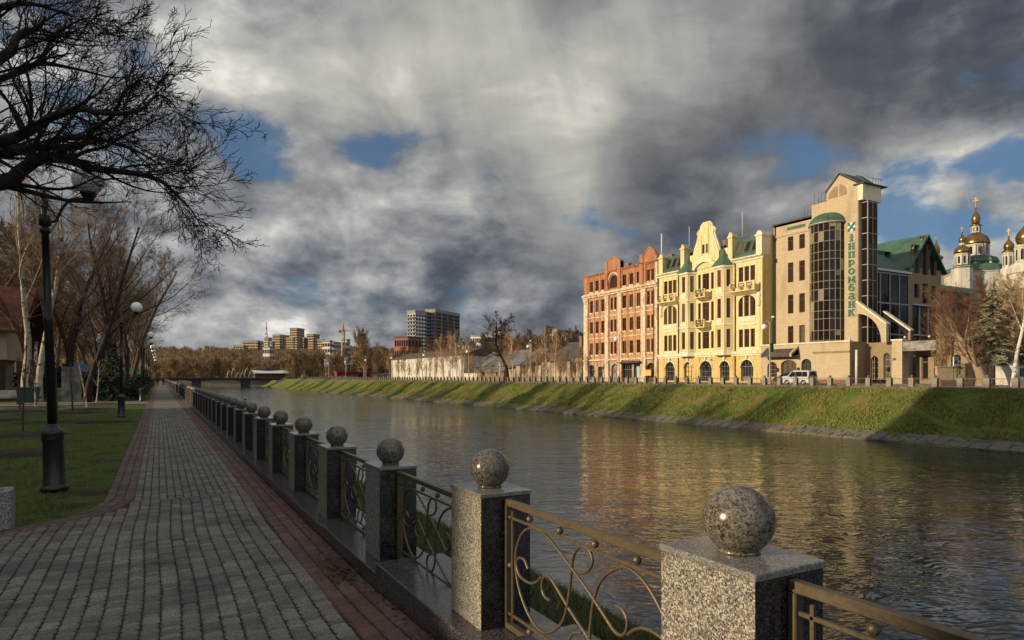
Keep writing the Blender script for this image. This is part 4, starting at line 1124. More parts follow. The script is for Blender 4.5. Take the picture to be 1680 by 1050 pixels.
M['trim'] = stained('cream_trim', (.62, .58, .42), (.66, .62, .47), (.50, .43, .28), 1.0, (.55, .75))
M['green_roof'] = mat('green_copper', (.035, .09, .055), (.055, .13, .08), 1.2, .5, .25, 5, .4, c3=(.04, .07, .05), s3=.6)
M['dark_roof'] = mat('dark_metal_roof', (.03, .04, .036), (.05, .06, .052), 1.2, .55, .3, 5)
M['old_roof'] = mat('old_roof', (.05, .045, .042), (.085, .075, .065), .8, .8, .4, 4, c3=(.12, .07, .045), s3=.4)
M['win_brown'] = mat('brown_window_frame', (.075, .032, .018), (.11, .05, .028), 3, .6)
M['win_grey'] = mat('grey_window_frame', (.14, .13, .12), (.22, .20, .18), 3, .7)
gm_, gt_, gb_ = new_mat('curtain_wall_glass'); gb_.inputs['Base Color'].default_value = (.012, .009, .008, 1); gb_.inputs['Roughness'].default_value = .03; gb_.inputs['Specular IOR Level'].default_value = .32
bump(gt_, gb_, gt_.noise(coords(gt_), .8, 2), .25, .06); M['glass_wall'] = gm_
M['glass_brown'] = glass('old_glass', (.035, .016, .011), .09)
M['glass_blue'] = glass('blue_dark_glass', (.014, .017, .020), .04)
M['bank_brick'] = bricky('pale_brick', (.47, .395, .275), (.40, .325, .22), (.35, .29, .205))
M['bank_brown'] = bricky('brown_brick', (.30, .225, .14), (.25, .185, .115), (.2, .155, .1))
M['bank_base'] = mat('red_brown_stone', (.16, .085, .06), (.20, .11, .08), 3, .8, .2)
M['alu'] = mat('bronze_aluminium', (.26, .21, .15), (.32, .26, .19), 3, .45, .05, spec=.5)
M['white_metal'] = mat('white_metal', (.5, .5, .5), (.58, .58, .57), 2, .5)
M['sign_green'] = mat('green_lettering', (.008, .115, .085), None, rough=.45)
M['sign_white'] = mat('sign_white', (.72, .72, .70), None, rough=.5)

# ---------------- red house
X0 = 80.0; PR = PXf(X0)
t = thing('red_house', 'weathered red and orange house with stained white pilasters, left of the yellow house', 'building', (84, 102, ZF))
ya, yb = 90.75, 114.0
rows_ = [(6.5, 8.95), (10.95, 13.4), (15.35, 17.85)]; top = (19.75, 21.9)
cols = [107.0, 108.95, 110.95, 103.0, 104.15, 95.75, 97.85, 99.95, 91.85, 93.05]     # near edge of each window
wid = {3: .8, 4: .8, 8: .8, 9: .8}
opsA = []; opsB = []
for i, y in enumerate(cols):
    w_ = wid.get(i, 1.1)
    for (z0, z1) in rows_: opsA.append((y, y+w_, z0, z1))
    if i not in (3, 4): opsB.append((y, y+w_, *top))
arch = (102.55, 105.15, 19.75, 22.3, 1.3)
w = MB(); wall(w, PR, ya, yb, 5.3, 19.0, opsA); w.build('wall', M['orange_wall'], t)
w = MB(); wall(w, PR, ya, yb, 19.0, 23.2, opsB + [arch]); w.build('upper_wall', M['red_wall'], t)
gops = [(110.5, 112.3, 1.2, 4.4, .9), (107.6, 109.2, 1.0, 4.0), (102.4, 104.7, 1.0, 4.5, 1.1), (98.2, 101.2, 1.0, 4.35), (95.4, 97.7, 1.0, 4.35), (91.5, 94.0, 1.0, 4.5, 1.2)]
w = MB(); wall(w, PR, ya, yb, .9, 5.3, gops, .5); w.build('ground_floor', M['ground_old'], t)
b = MB(); b.box(X0, X0+14, yb-.02, yb, .9, 23.2); b.box(X0+.6, X0+14, ya, ya+.02, .9, 23.2); b.box(X0+13.9, X0+14, ya, yb, .9, 23.2); b.build('side_wall', M['red_wall'], t)
rf = MB(); rf.add([(X0-.25, ya, 23.2), (X0-.25, yb+.2, 23.2), (X0+7, yb+.2, 24.6), (X0+7, ya, 24.6), (X0+14, ya, 23.2), (X0+14, yb+.2, 23.2)], [(0, 1, 2, 3), (3, 2, 5, 4)])
rf.build('roof', M['old_roof'], t)
# pilasters
for (y0, y1) in ((112.55, 114.0), (105.35, 106.55), (101.15, 102.3), (94.0, 95.3), (90.75, 91.4)):
    p = MB(); p.box(X0-.28, X0+.02, y0, y1, 5.3, 18.4); p.box(X0-.34, X0+.02, y0-.08, y1+.08, .9, 5.3); p.box(X0-.36, X0+.02, y0-.1, y1+.1, 17.9, 18.35); p.build('pilaster', M['white_old'], t)
    p = MB(); p.box(X0-.2, X0+.02, y0, y1, 19.35, 23.2); p.build('upper_pilaster', M['red_wall'] if y0 > 91 else M['white_old'], t)
def band(name, Xp, prof, y0, y1, m_, t_):
    MB().prism([(Xp - d, z) for d, z in prof], 'y', y0, y1).build(name, m_, t_)
band('cornice', X0, [(-.02, 18.4), (.32, 18.45), (.38, 18.7), (.6, 18.85), (.62, 19.1), (.3, 19.2), (.25, 19.35), (-.02, 19.35)], ya, yb+.35, M['white_old'], t)
band('roof_edge', X0, [(-.02, 22.9), (.22, 22.95), (.25, 23.1), (.42, 23.2), (.42, 23.32), (-.02, 23.35)], ya, yb+.3, M['red_wall'], t)
band('string_course', X0, [(-.02, 5.2), (.36, 5.2), (.4, 5.5), (-.02, 5.55)], ya, yb+.2, M['white_old'], t)
for zz in (9.75, 14.15):
    band('floor_band', X0, [(-.02, zz), (.1, zz), (.12, zz+.22), (-.02, zz+.25)], ya, yb, M['white_old'], t)
for i, y in enumerate(cols):                                       # aprons and sills
    w_ = wid.get(i, 1.1)
    for (z0, z1) in rows_ + ([top] if i not in (3, 4) else []):
        band('sill', X0, [(-.02, z0-.34), (.08, z0-.34), (.14, z0-.1), (.14, z0), (-.02, z0)], y-.08, y+w_+.08, M['white_old'], t)
# thin brick ribs between windows in the three-window bays
for y in (106.6, 108.45, 110.4, 112.35, 95.35, 97.3, 99.4, 101.1):
    rb = MB(); rb.box(X0-.12, X0+.02, y-.07, y+.07, 5.6, 18.0); rb.box(X0-.12, X0+.02, y-.10, y+.10, 19.4, 22.9); rb.build('rib', M['orange_wall'], t)
# gables above the eaves
g1 = MB(); n = 14
prof = [(106.3, 23.2), (106.3, 24.7), (105.9, 24.8)] + [(103.85 + 1.95*cos(PI*k/n), 24.75 + .95*sin(PI*k/n)) for k in range(n+1)] + [(101.75, 24.8), (101.35, 24.7), (101.35, 23.2)]
g1.prism(prof, 'x', X0-.25, X0+.5); g1.build('gable', M['red_wall'], t)
gc = MB(); gc.tube([(X0-.2, y, z+.06) for y, z in prof[1:-1]], .17, 6); gc.build('gable_coping', M['red_wall'], t)
for y0 in (105.45, 101.35): MB().box(X0-.4, X0+.4, y0, y0+.95, 18.4+.95, 25.0).build('gable_pier', M['red_wall'], t)
g2 = MB(); prof2 = [(95.3, 23.2), (95.3, 24.3), (94.4, 24.8), (93.6, 25.5), (92.9, 25.9), (92.2, 25.5), (91.4, 24.8), (90.9, 24.3), (90.9, 23.2)]
g2.prism(prof2, 'x', X0-.25, X0+.5); g2.build('gable', M['red_wall'], t)
MB().tube([(X0-.2, y, z+.05) for y, z in prof2[1:-1]], .16, 6).build('gable_coping', M['red_wall'], t)
MB().box(X0-.42, X0+.4, 94.6, 95.6, 19.35, 24.9).build('gable_pier', M['red_wall'], t)
# ring round the arched window
ar = MB(); ar.tube([(X0-.06, 103.85 + 1.75*cos(PI*k/16), 20.9 + 1.85*sin(PI*k/16)) for k in range(17)], .22, 6); ar.build('arch_ring', M['white_old'], t)
for o in opsA + opsB: window(t, PR, o, M['win_brown'], M['glass_brown'])
window(t, PR, arch, M['win_brown'], M['glass_brown'], 'grid')
for k, o in enumerate(gops): window(t, PR, o, M['win_grey'] if k != 5 else M['win_brown'], [M['glass_brown'], M['glass_brown'], M['concrete'], M['glass_blue'], M['glass_blue'], M['glass_brown']][k], 'door', .4, 'door' if k in (3, 4, 5) else 'window')
MB().box(X0+.15, X0+.25, 96.1, 97.0, 1.0, 3.9).build('door_leaf', mat('pale_blue_door', (.30, .42, .5), None, rough=.6), t)
MB().prism([(X0-.02, 4.7), (X0-1.2, 4.55), (X0-1.2, 4.65), (X0-.02, 4.95)], 'y', 95.0, 101.5).build('canopy', M['old_roof'], t)
MB().box(X0-1.0, X0-.9, 91.6, 93.2, 2.1, 3.2).build('notice_board', mat('yellow_board', (.55, .38, .05), None, rough=.6), t)
pipe = MB(); pipe.tube([(X0-.4, 91.55, .9), (X0-.4, 91.55, 18.2)], .09, 6); pipe.build('drainpipe', M['old_roof'], t)
MB().tube([(X0+1, 90.95, 23), (X0+1, 90.95, 28.2)], .12, 8).build('flue_pipe', M['white_metal'], t)
# old brick wall and lean-to left of the red house

# ---------------- yellow house (symmetrical about YC)
YC = 79.05; ty = thing('yellow_house', 'ornate yellow house with twin green capped oriels, a curved gable and balconies', 'building', (84, YC, ZF)); t = ty
PYl = PXf(X0)
def S(f):                                                            # mirror helper
    for s in (1, -1): f(s)
ops2, gops = [], []
for s in (1, -1):
    def o(c, w_, z0, z1, rise=0):
        c = YC + s*c; ops2.append((c-w_/2, c+w_/2, z0, z1, rise) if rise else (c-w_/2, c+w_/2, z0, z1))
    for dc in (-1.15, 0, 1.15):
        o(8.55+dc, .82 if dc else .95, 6.5, 9.3)
        o(8.55+dc, .9, 16.75, 19.05)
    o(8.55, 3.3, 11.3, 14.55, 1.1)
    gops.append((YC+s*4.1-1.0, YC+s*4.1+1.0, 1.2, 4.4, .95)); gops.append((YC+s*8.6-1.2, YC+s*8.6+1.2, 1.2, 4.5, 1.15))
gops.append((YC-1.3, YC+1.3, 1.1, 4.5, 1.2))
cen = []
for z0, z1 in ((6.6, 9.4), (11.2, 14.3), (16.4, 19.1)):
    cen.append((YC-.75, YC+.75, z0, z1)); cen.append((YC+1.15, YC+1.75, z0, z1)); cen.append((YC-1.75, YC-1.15, z0, z1))
w = MB(); wall(w, PYl, YC-11.5, YC+11.5, 5.3, 20.1, ops2 + cen, .30); w.build('wall', M['yellow'], t)
w = MB(); wall(w, PYl, YC-11.55, YC+11.55, .9, 5.3, gops, .5)
w.build('ground_floor', M['ochre'], t)
for zz in (1.6, 2.3, 3.0, 3.7, 4.6):
    for (a, b2) in ((-11.5, -10.0), (-7.2, -5.3), (-2.9, -1.55), (1.55, 2.9), (5.3, 7.2), (10.0, 11.5)):
        MB().box(X0-.05, X0+.02, YC+a, YC+b2, zz, zz+.58).build('rusticated_block', M['ochre'], t)
for o in gops:
    c = (o[0]+o[1])/2; hw = (o[1]-o[0])/2; zs = o[3]-o[4]
    a_ = MB(); a_.tube([(X0-.03, c+(hw+.14)*cos(PI*k/14), zs+(o[4]+.14)*sin(PI*k/14)) for k in range(15)], .15, 6); a_.build('arch_ring', M['trim'], t)
    MB().box(X0-.3, X0+.02, c-.18, c+.18, o[3]+.05, o[3]+.75).build('keystone', M['trim'], t)
b = MB(); b.box(X0+.02, X0+13, YC-11.46, YC-11.42, .9, 23.38); b.box(X0+.3, X0+13, YC+11.42, YC+11.46, .9, 22); b.box(X0+13, X0+13.1, YC-11.5, YC+11.5, .9, 22); b.build('side_wall', M['ochre'], t)
ft = MB(); ft.prism([(X0+2.2, 23.4), (X0+9.5, 25.0), (X0+12.8, 24.6), (X0+12.8, 23.4)], 'y', YC-11.5, YC-11.42); ft.build('firewall_top', M['ochre'], t)
band('string_course', X0, [(-.02, 5.15), (.16, 5.15), (.2, 5.4), (.3, 5.5), (.3, 5.85), (.12, 5.95), (-.02, 5.95)], YC-11.6, YC+11.6, M['trim'], t)
band('cornice', X0, [(-.02, 19.8), (.15, 19.85), (.2, 20.1), (.55, 20.3), (.55, 20.48), (-.02, 20.5)], YC-11.75, YC-5.9, M['trim'], t)
band('cornice', X0, [(-.02, 19.8), (.15, 19.85), (.2, 20.1), (.55, 20.3), (.55, 20.48), (-.02, 20.5)], YC+5.9, YC+11.75, M['trim'], t)
band('floor_band', X0, [(-.02, 10.2), (.10, 10.2), (.14, 10.5), (-.02, 10.55)], YC-2.2, YC+2.2, M['trim'], t)
# mansards with skylights, end piers
for s in (1, -1):
    y0, y1 = sorted((YC+s*6.0, YC+s*10.35))
    MB().prism([(X0+.1, 20.5), (X0+.1, 20.9), (X0+1.3, 23.7), (X0+3, 24.0), (X0+3, 20.5)], 'y', y0, y1).build('mansard', M['green_roof'], t)
    for k in range(3):
        yc = y0 + (y1-y0)*(k+.5)/3
        f = MB(); A = Vector((X0+.30, 0, 21.2)); B2 = Vector((X0+1.12, 0, 23.1)); nrm = Vector((-.92, 0, .39))*.12
        def sk(m_, hw, e, of): 
            a_, b_ = A.lerp(B2, e), A.lerp(B2, 1-e)
            m_.add([(*(a_+nrm*of).xz,) and ((a_+nrm*of).x, yc-hw, (a_+nrm*of).z), ((a_+nrm*of).x, yc+hw, (a_+nrm*of).z), ((b_+nrm*of).x, yc+hw, (b_+nrm*of).z), ((b_+nrm*of).x, yc-hw, (b_+nrm*of).z),
                    (a_.x, yc-hw, a_.z), (a_.x, yc+hw, a_.z), (b_.x, yc+hw, b_.z), (b_.x, yc-hw, b_.z)], [(0, 1, 2, 3), (0, 4, 5, 1), (1, 5, 6, 2), (2, 6, 7, 3), (3, 7, 4, 0)])
        sk(f, .5, 0, 1.0); fo = f.build('skylight', M['win_brown'], t)
        q = MB(); sk(q, .38, .09, 1.08); q.build('pane', M['glass_blue'], fo)
    ye = YC + s*10.95
    p = MB(); p.box(X0-.12, X0+1.8, ye-.55, ye+.55, 20.5, 23.3); p.box(X0-.25, X0+1.95, ye-.7, ye+.7, 23.3, 23.55); p.prism([(ye-.6, 23.55), (ye+.6, 23.55), (ye+.25, 24.1), (ye-.25, 24.1)], 'x', X0-.1, X0+1.7); p.build('end_pier', M['yellow'] if s > 0 else M['trim'], t)
    p = MB(); yp = YC + s*5.35
    p.box(X0-.15, X0+1.2, yp-.45, yp+.45, 20.0, 24.0); p.box(X0-.28, X0+1.3, yp-.55, yp+.55, 24.0, 24.25); p.prism([(yp-.5, 24.25), (yp+.5, 24.25), (yp+.2, 24.9), (yp-.2, 24.9)], 'x', X0-.1, X0+1.2); p.build('roof_pier', M['yellow'], t)
    mb = MB(); mb.box(X0+1.0, X0+1.5, min(yp, YC+s*2.9), max(yp, YC+s*2.9), 20.0, 22.9); mb.build('attic_wall', M['yellow'], t)
    MB().tube([(X0+2, YC+s*5.9, 24), (X0+2, YC+s*5.9, 28.4)], .05, 5).build('roof_mast', M['white_metal'], t)
    # relief ornaments
    e = MB(); ye2 = YC + s*10.9
    e.lathe([(.02, 12.6), (.28, 12.8), (.35, 13.4), (.25, 13.9), (.4, 14.3), (.3, 14.7), (.03, 14.9)], X0-.02, ye2, 12); e.build('cartouche', M['trim'], t)
roof = MB(); roof.box(X0+1.6, X0+13, YC-11.4, YC+11.4, 23.2, 23.5); roof.prism([(X0+3, 23.5), (X0+7, 25.0), (X0+11, 24.9), (X0+12.9, 23.5)], 'y', YC-11.3, YC+11.3); roof.build('roof', M['dark_roof'], t)
rl = MB()
for k in range(9): rl.tube([(X0+3.2, YC-11+k*.9, 23.8), (X0+3.2, YC-11+k*.9, 25.0)], .03, 4)
rl.tube([(X0+3.2, YC-11, 25.0), (X0+3.2, YC-3.8, 25.0)], .035, 4); rl.tube([(X0+3.2, YC-11, 24.6), (X0+3.2, YC-3.8, 24.6)], .03, 4); rl.build('roof_railing', M['win_grey'], t)
# oriels
for s in (1, -1):
    oc = YC + s*4.0
    plan = [(X0, oc-1.85), (X0-1.15, oc-1.0), (X0-1.15, oc+1.0), (X0, oc+1.85)]
    ow = MB()
    for k in range(3):
        a_, b_ = Vector((*plan[k], 0)), Vector((*plan[k+1], 0)); L_ = (b_-a_).length; u_ = (b_-a_)/L_; inn = Vector((u_.y, -u_.x, 0));
        if inn.x < 0: inn = -inn
        P = (lambda a_, u_, inn: (lambda a, d, z: tuple(a_ + u_*a + inn*d + Vector((0, 0, z)))))(a_, u_, inn)
        wo = []
        ww = .72 if k == 1 else .62
        for z0, z1 in ((6.6, 9.5), (11.3, 14.4), (16.3, 19.0)):
            if k == 1:
                wo.append((L_/2-ww/2, L_/2+ww/2, z0, z1))
            else: wo.append((L_/2-ww/2, L_/2+ww/2, z0, z1))
        wall(ow, P, 0, L_, 5.6, 19.6, wo, .22)
        for o_ in wo:
            g_ = MB(); dd = .17
            for (a0, a1, z0, z1, d0) in ((o_[0], o_[0]+.08, o_[2], o_[3], 0), (o_[1]-.08, o_[1], o_[2], o_[3], 0), (o_[0], o_[1], o_[2], o_[2]+.08, .004), (o_[0], o_[1], o_[3]-.08, o_[3], .004), (o_[0], o_[1], o_[2]+2, o_[2]+2.08, .006)):
                g_.quad(P(a0, dd-d0, z0), P(a1, dd-d0, z0), P(a1, dd-d0, z1), P(a0, dd-d0, z1))
            fo = g_.build('window', M['win_brown'], t)
            g_ = MB(); g_.quad(P(o_[0], dd+.02, o_[2]), P(o_[1], dd+.02, o_[2]), P(o_[1], dd+.02, o_[3]), P(o_[0], dd+.02, o_[3])); g_.build('pane', M['glass_brown'], fo)
    ow.build('oriel', M['peach'], t)
    def ring(z0, z1, e, m_, nm):
        r_ = MB(); pl = [(X0+.02, oc-1.85-e), (X0-1.15-e, oc-1.0-e*.5), (X0-1.15-e, oc+1.0+e*.5), (X0+.02, oc+1.85+e)]
        r_.prism(pl, 'z', z0, z1); r_.build(nm, m_, t)
    ring(5.35, 5.6, .12, M['trim'], 'oriel_base'); ring(5.6, 6.1, .06, M['trim'], 'oriel_base'); ring(10.15, 10.45, .10, M['trim'], 'oriel_band')
    ring(15.0, 15.15, .07, M['trim'], 'oriel_band'); ring(14.75, 14.9, .07, M['trim'], 'oriel_band'); ring(19.35, 19.75, .18, M['trim'], 'oriel_cornice')
    for z0, z1 in ((10.5, 11.1), (15.2, 16.1)):
        MB().box(X0-1.21, X0-1.13, oc-.7, oc+.7, z0, z1).build('relief_panel', M['trim'], t)
    cn = MB()                                                        # swept roof
    vs = []; fs = []; lv = 9
    for i in range(lv+1):
        f = i/lv; k = (1-f)**1.9*.86 + .14*(1-f); z = 19.75 + 3.5*f
        for (dx, dy) in ((.25, -2.25), (-1.55, -1.25), (-1.55, 1.25), (.25, 2.25)):
            vs.append((X0-.15 + (dx+.15)*max(k, .05), oc + dy*max(k, .05), z))
    for i in range(lv):
        for q in range(4): fs.append((i*4+q, i*4+(q+1) % 4, i*4+4+(q+1) % 4, i*4+4+q))
    fs.append((3, 2, 1, 0)); cn.add(vs, fs); cn.build('oriel_roof', M['green_roof'], t)
    dp = MB(); dp.tube([(X0-.15, oc-s*-2.3*1, 5.4), (X0-.15, oc+s*2.3, 19.2), (X0-.35, oc+s*2.6, 20.0), (X0-.1, oc+s*2.5, 21.5)], .08, 6) if 0 else dp.tube([(X0-.15, oc+s*2.35, .9), (X0-.15, oc+s*2.35, 19.6), (X0-.1, oc+s*2.0, 20.4)], .08, 6); dp.build('drainpipe', M['old_roof'], t)
# curved gable
hw = 3.0
gp = [(hw, 20.0), (hw, 22.4), (2.75, 22.9), (2.45, 23.8), (2.0, 24.7), (1.75, 25.6), (1.95, 26.1), (1.7, 26.45), (1.25, 26.6), (1.1, 27.2), (.7, 27.55)]
prof = [(YC+a, z) for a, z in gp] + [(YC-a, z) for a, z in reversed(gp)]
gm = MB(); gm.prism(prof, 'x', X0-.15, X0+.7); gm.build('gable', M['yellow'], t)
cp = MB(); cp.tube([(X0+.2, y, z+.03) for y, z in prof[1:-1]], .22, 6); cp.build('gable_coping', M['trim'], t)
ab = MB()
for k in range(16):
    a0, a1 = PI*k/16*.8+PI*.1, PI*(k+1)/16*.8+PI*.1
    ab.add([(X0-.55, YC+R_*cos(a), 18.55+R_*.95*sin(a)) for a in (a0, a1) for R_ in (2.6, 3.25)] + [(X0, YC+R_*cos(a), 18.55+R_*.95*sin(a)) for a in (a0, a1) for R_ in (2.6, 3.25)], [(0, 1, 3, 2), (0, 2, 6, 4), (1, 5, 7, 3), (0, 4, 5, 1), (2, 3, 7, 6)])
ab.build('arch_hood', M['trim'], t)
for dy in (-.38, .38):
    o_ = (YC+dy-.24, YC+dy+.24, 22.5, 24.0); f = MB(); bar(f, PXf(X0-.19), *o_, 0, .03); fo = f.build('gable_window', M['glass_brown'], t)
    MB().box(X0-.26, X0-.14, YC+dy*2.1-.08, YC+dy*2.1+.08, 22.3, 25.6).build('gable_rib', M['yellow'], t)
# balconies
def balcony(yc, w_, z, dep, h, m_):
    bb = MB(); bb.box(X0-dep, X0+.02, yc-w_/2, yc+w_/2, z, z+.22); bb.prism([(X0-dep*.9, z), (X0+.02, z-.55), (X0+.02, z)], 'y', yc-w_/2+.15, yc+w_/2-.15)
    ob = bb.build('balcony', m_, t)
    pr = MB(); n = max(2, int(w_/1.45))
    for k in range(n+1):
        y = yc-w_/2+.12 + (w_-.24)*k/n; pr.box(X0-dep-.04, X0-dep+.18, y-.14, y+.14, z+.22, z+h+.12)
    pr.box(X0-dep+.02, X0-dep+.12, yc-w_/2+.05, yc+w_/2-.05, z+.22, z+h*.55); pr.box(X0-dep+.02, X0, yc-w_/2, yc-w_/2+.1, z+.22, z+h*.7); pr.box(X0-dep+.02, X0, yc+w_/2-.1, yc+w_/2, z+.22, z+h*.7)
    pr.build('parapet', m_, ob)
    for k in range(n):
        y = yc-w_/2+.12 + (w_-.24)*(k+.5)/n
        k_ = MB()
        for i in range(5):
            a = -.42 + .21*i; k_.tube([(X0-dep-.05, y+a, z+h*.95), (X0-dep-.25, y+a*.9, z+h*.5), (X0-dep-.1, y+a*.5, z+.2)], .035, 4)
        k_.tube([(X0-dep-.06, y-.5, z+h*.95), (X0-dep-.06, y+.5, z+h*.95)], .05, 4)
        k_.build('iron_basket', M['win_brown'], ob)
for s in (1, -1): balcony(YC+s*8.55, 4.9, 15.1, 1.1, 1.25, M['peach'])
balcony(YC, 2.3, 15.0, 1.4, 1.3, M['peach']); balcony(YC, 2.1, 10.0, 1.4, 1.3, M['peach'])
for s in (1, -1):
    MB().box(X0-.07, X0+.02, YC+s*8.55-1.7, YC+s*8.55+1.7, 10.45, 11.1).build('relief_panel', M['trim'], t)
    MB().box(X0-.10, X0+.02, YC+s*8.55-1.8, YC+s*8.55+1.8, 9.9, 10.15).build('sill_band', M['trim'], t)
    MB().box(X0-.07, X0+.02, YC+s*8.55-1.2, YC+s*8.55+1.2, 6.0, 6.4).build('relief_panel', M['trim'], t)
    for dy in (-.58, .58): MB().box(X0-.06, X0+.26, YC+s*8.55+dy-.12, YC+s*8.55+dy+.12, 11.3, 14.3).build('window_pier', M['yellow'], t)
for o in ops2 + cen: window(t, PYl, o, M['win_brown'], M['glass_brown'])
for k, o in enumerate(gops): window(t, PYl, o, M['win_brown'] if k == 0 else M['win_grey'], M['ochre'] if k == 0 else M['glass_blue'], 'grid' if k != 3 else 'door', .42, 'shop_window', .12)

# ---------------- the bank
XB = 82.5; PB = PXf(XB)
t = thing('bank_building', 'tall pale brick bank tower with a round glass bay and a vertical green sign', 'building', (86, 58, ZF))
rows_ = [(6.9, 9.45), (11.3, 14.1), (15.95, 18.9), (20.65, 22.75)]
bops = [(64.05, 65.0, z0, z1) for z0, z1 in rows_] + [(62.1, 63.05, z0, z1) for z0, z1 in rows_]
w = MB(); wall(w, PB, 61.0, 67.52, 6.2, 24.9, bops, .3)
w.box(XB+.02, XB+14, 61.0, 61.04, 20, 24.9); w.box(XB+.02, XB+14, 67.48, 67.52, 6, 24.9)
w.build('wall', M['bank_brick'], t)
for o in bops: window(t, PB, o, M['win_brown'], M['glass_brown'], 'split')
for y in (64.05, 62.1):
    for z0, z1 in ((9.45, 11.3), (14.1, 15.95), (18.9, 20.65)): MB().box(XB+.08, XB+.3, y+.02, y+.93, z0, z1).build('spandrel', M['bank_brown'], t)
band('cornice', XB, [(-.02, 23.0), (.1, 23.0), (.14, 23.2), (-.02, 23.25)], 61.0, 67.52, M['bank_brick'], t)
band('parapet_cap', XB, [(.25, 24.9), (.25, 25.1), (-.8, 25.2), (-.8, 24.9)], 61.0, 67.7, M['dark_roof'], t)
MB().box(XB-.06, XB+.02, 62.0, 65.1, 23.75, 24.2).build('vent_strip', M['green_roof'], t)
MB().box(XB, XB+14, 61.0, 67.5, 24.6, 24.88).build('roof', M['dark_roof'], t)
dp = MB(); dp.tube([(XB-.12, 67.2, 6.5), (XB-.12, 67.2, 24.7)], .08, 6); dp.build('drainpipe', M['old_roof'], t)
# tower
tw = MB(); wall(tw, PB, 54.0, 61.0, 22.8, 26.6, [], .2)
tw.prism([(61.0, 26.6), (58.6, 26.6), (58.6, 27.8), (56.65, 29.75), (54.0, 27.9), (54.0, 26.6)], 'x', XB, XB+.6)
tw.prism([(61.0, 6.2), (61.0, 26.6), (54.0, 26.6), (54.0, 6.2)], 'x', XB+4.0, XB+4.1)
tw.box(XB+.02, XB+4.0, 60.96, 61.0, 20, 26.6)
wall(tw, PB, 54.0, 56.0, 6.2, 22.8, [], .2)
wall(tw, PB, 60.85, 61.0, 6.2, 22.8, [], .2)
tw.build('tower', M['bank_brick'], t)
n = 12
for (a0, a1) in ((PI*.04, PI*.46), (PI*.56, PI*.78)):
    pz = [(56.75+1.35*cos(PI-a), 26.75+1.55*sin(a)) for a in [a0+(a1-a0)*k/n for k in range(n+1)]]
    pz = [(57.75 - (q-a0)/(a1-a0)*0, 0) for q in []] + [(56.9+1.45*cos(a), 26.8+1.5*sin(a)) for a in [PI*.5-((PI*.5)*(k/n)) for k in range(n+1)]] if a0 < 1 else [(56.65, 26.85), (55.6, 26.85), (55.6, 27.6), (56.1, 28.3), (56.65, 28.45)]
    if a0 < 1: pz = [(56.95, 26.85)] + pz
    MB().prism(pz, 'x', XB-.04, XB+.05).build('blind_arch', M['bank_brown'], t)
rc = MB(); rc.prism([(58.75, 27.75), (56.65, 29.9), (53.9, 28.0), (53.9, 28.15), (56.65, 30.1), (58.9, 27.85)], 'x', XB-.12, XB+4.0); rc.build('tower_roof', M['dark_roof'], t)
MB().prism([(60.9, 26.6), (54.1, 26.6), (54.1, 26.9), (60.9, 26.7)], 'x', XB+.1, XB+3.98).build('flat_roof', M['dark_roof'], t)
# white box over the glazed corner shaft, and the second gable behind the first
lb = MB(); lb.box(XB-.02, XB+4.0, 53.25, 53.99, 25.6, 27.7); lb.build('lantern_box', M['trim'], t)
lg = MB(); lg.prism([(59.0, 26.9), (59.0, 27.6), (56.5, 29.95), (53.9, 27.75), (53.9, 26.9)], 'x', XB+3.7, XB+4.3); lg.build('rear_gable', M['bank_brick'], t)
lr = MB(); lr.prism([(59.1, 27.65), (56.5, 30.05), (53.7, 27.7), (53.7, 27.85), (56.5, 30.25), (59.2, 27.75)], 'x', XB+3.55, XB+4.9); lr.build('rear_gable_roof', M['dark_roof'], t)
MB().box(XB-.3, XB+4.9, 52.9, 54.5, 27.72, 27.86).build('lantern_roof', M['dark_roof'], t)
an = MB()
for k in range(4): an.tube([(XB+2.4+k*.6, 53.4, 27.86), (XB+2.4+k*.6, 53.4, 28.9)], .03, 4)
an.tube([(XB+2.0, 53.4, 28.8), (XB+4.8, 53.4, 28.8)], .03, 4); an.build('roof_aerial', M['iron_dark'], t)
la = MB()
for (y, z0, z1) in ((60.6, 26.6, 28.6), (61.3, 25.0, 28.6), (60.2, 26.6, 28.2), (59.6, 26.6, 28.6), (63.0, 25.1, 27.0), (62.4, 25.1, 27.2), (61.9, 25.1, 27.2)): la.tube([(XB+1, y, z0), (XB+1, y, z1)], .06, 5)
la.tube([(XB+1, 63.0, 27.0), (XB+1, 61.3, 27.2)], .05, 5); la.tube([(XB+1, 59.6, 28.5), (XB+1, 60.2, 28.2)], .05, 5); la.build('roof_ladder', M['win_grey'], t)
# glazed corner shaft
cs = MB(); cs.box(XB+.72, XB+2.7, 53.05, 53.9, 6.3, 25.58); cs.build('corner_glazing', M['glass_wall'], t)
cf = MB()
for z in [6.4+2.1*k for k in range(10)]: cf.box(XB+.66, XB+2.76, 52.99, 53.92, z, z+.10)
for (x, y) in ((XB+.65, 52.98), (XB+.65, 53.84), (XB+2.68, 52.98), (XB+1.7, 52.98)): cf.box(x, x+.10, y, y+.10, 6.3, 25.58)
cf.build('corner_mullions', M['alu'], t)
MB().box(XB+.02, XB+3.98, 53.93, 53.99, 6.3, 26.6).build('tower_side', M['bank_brick'], t)
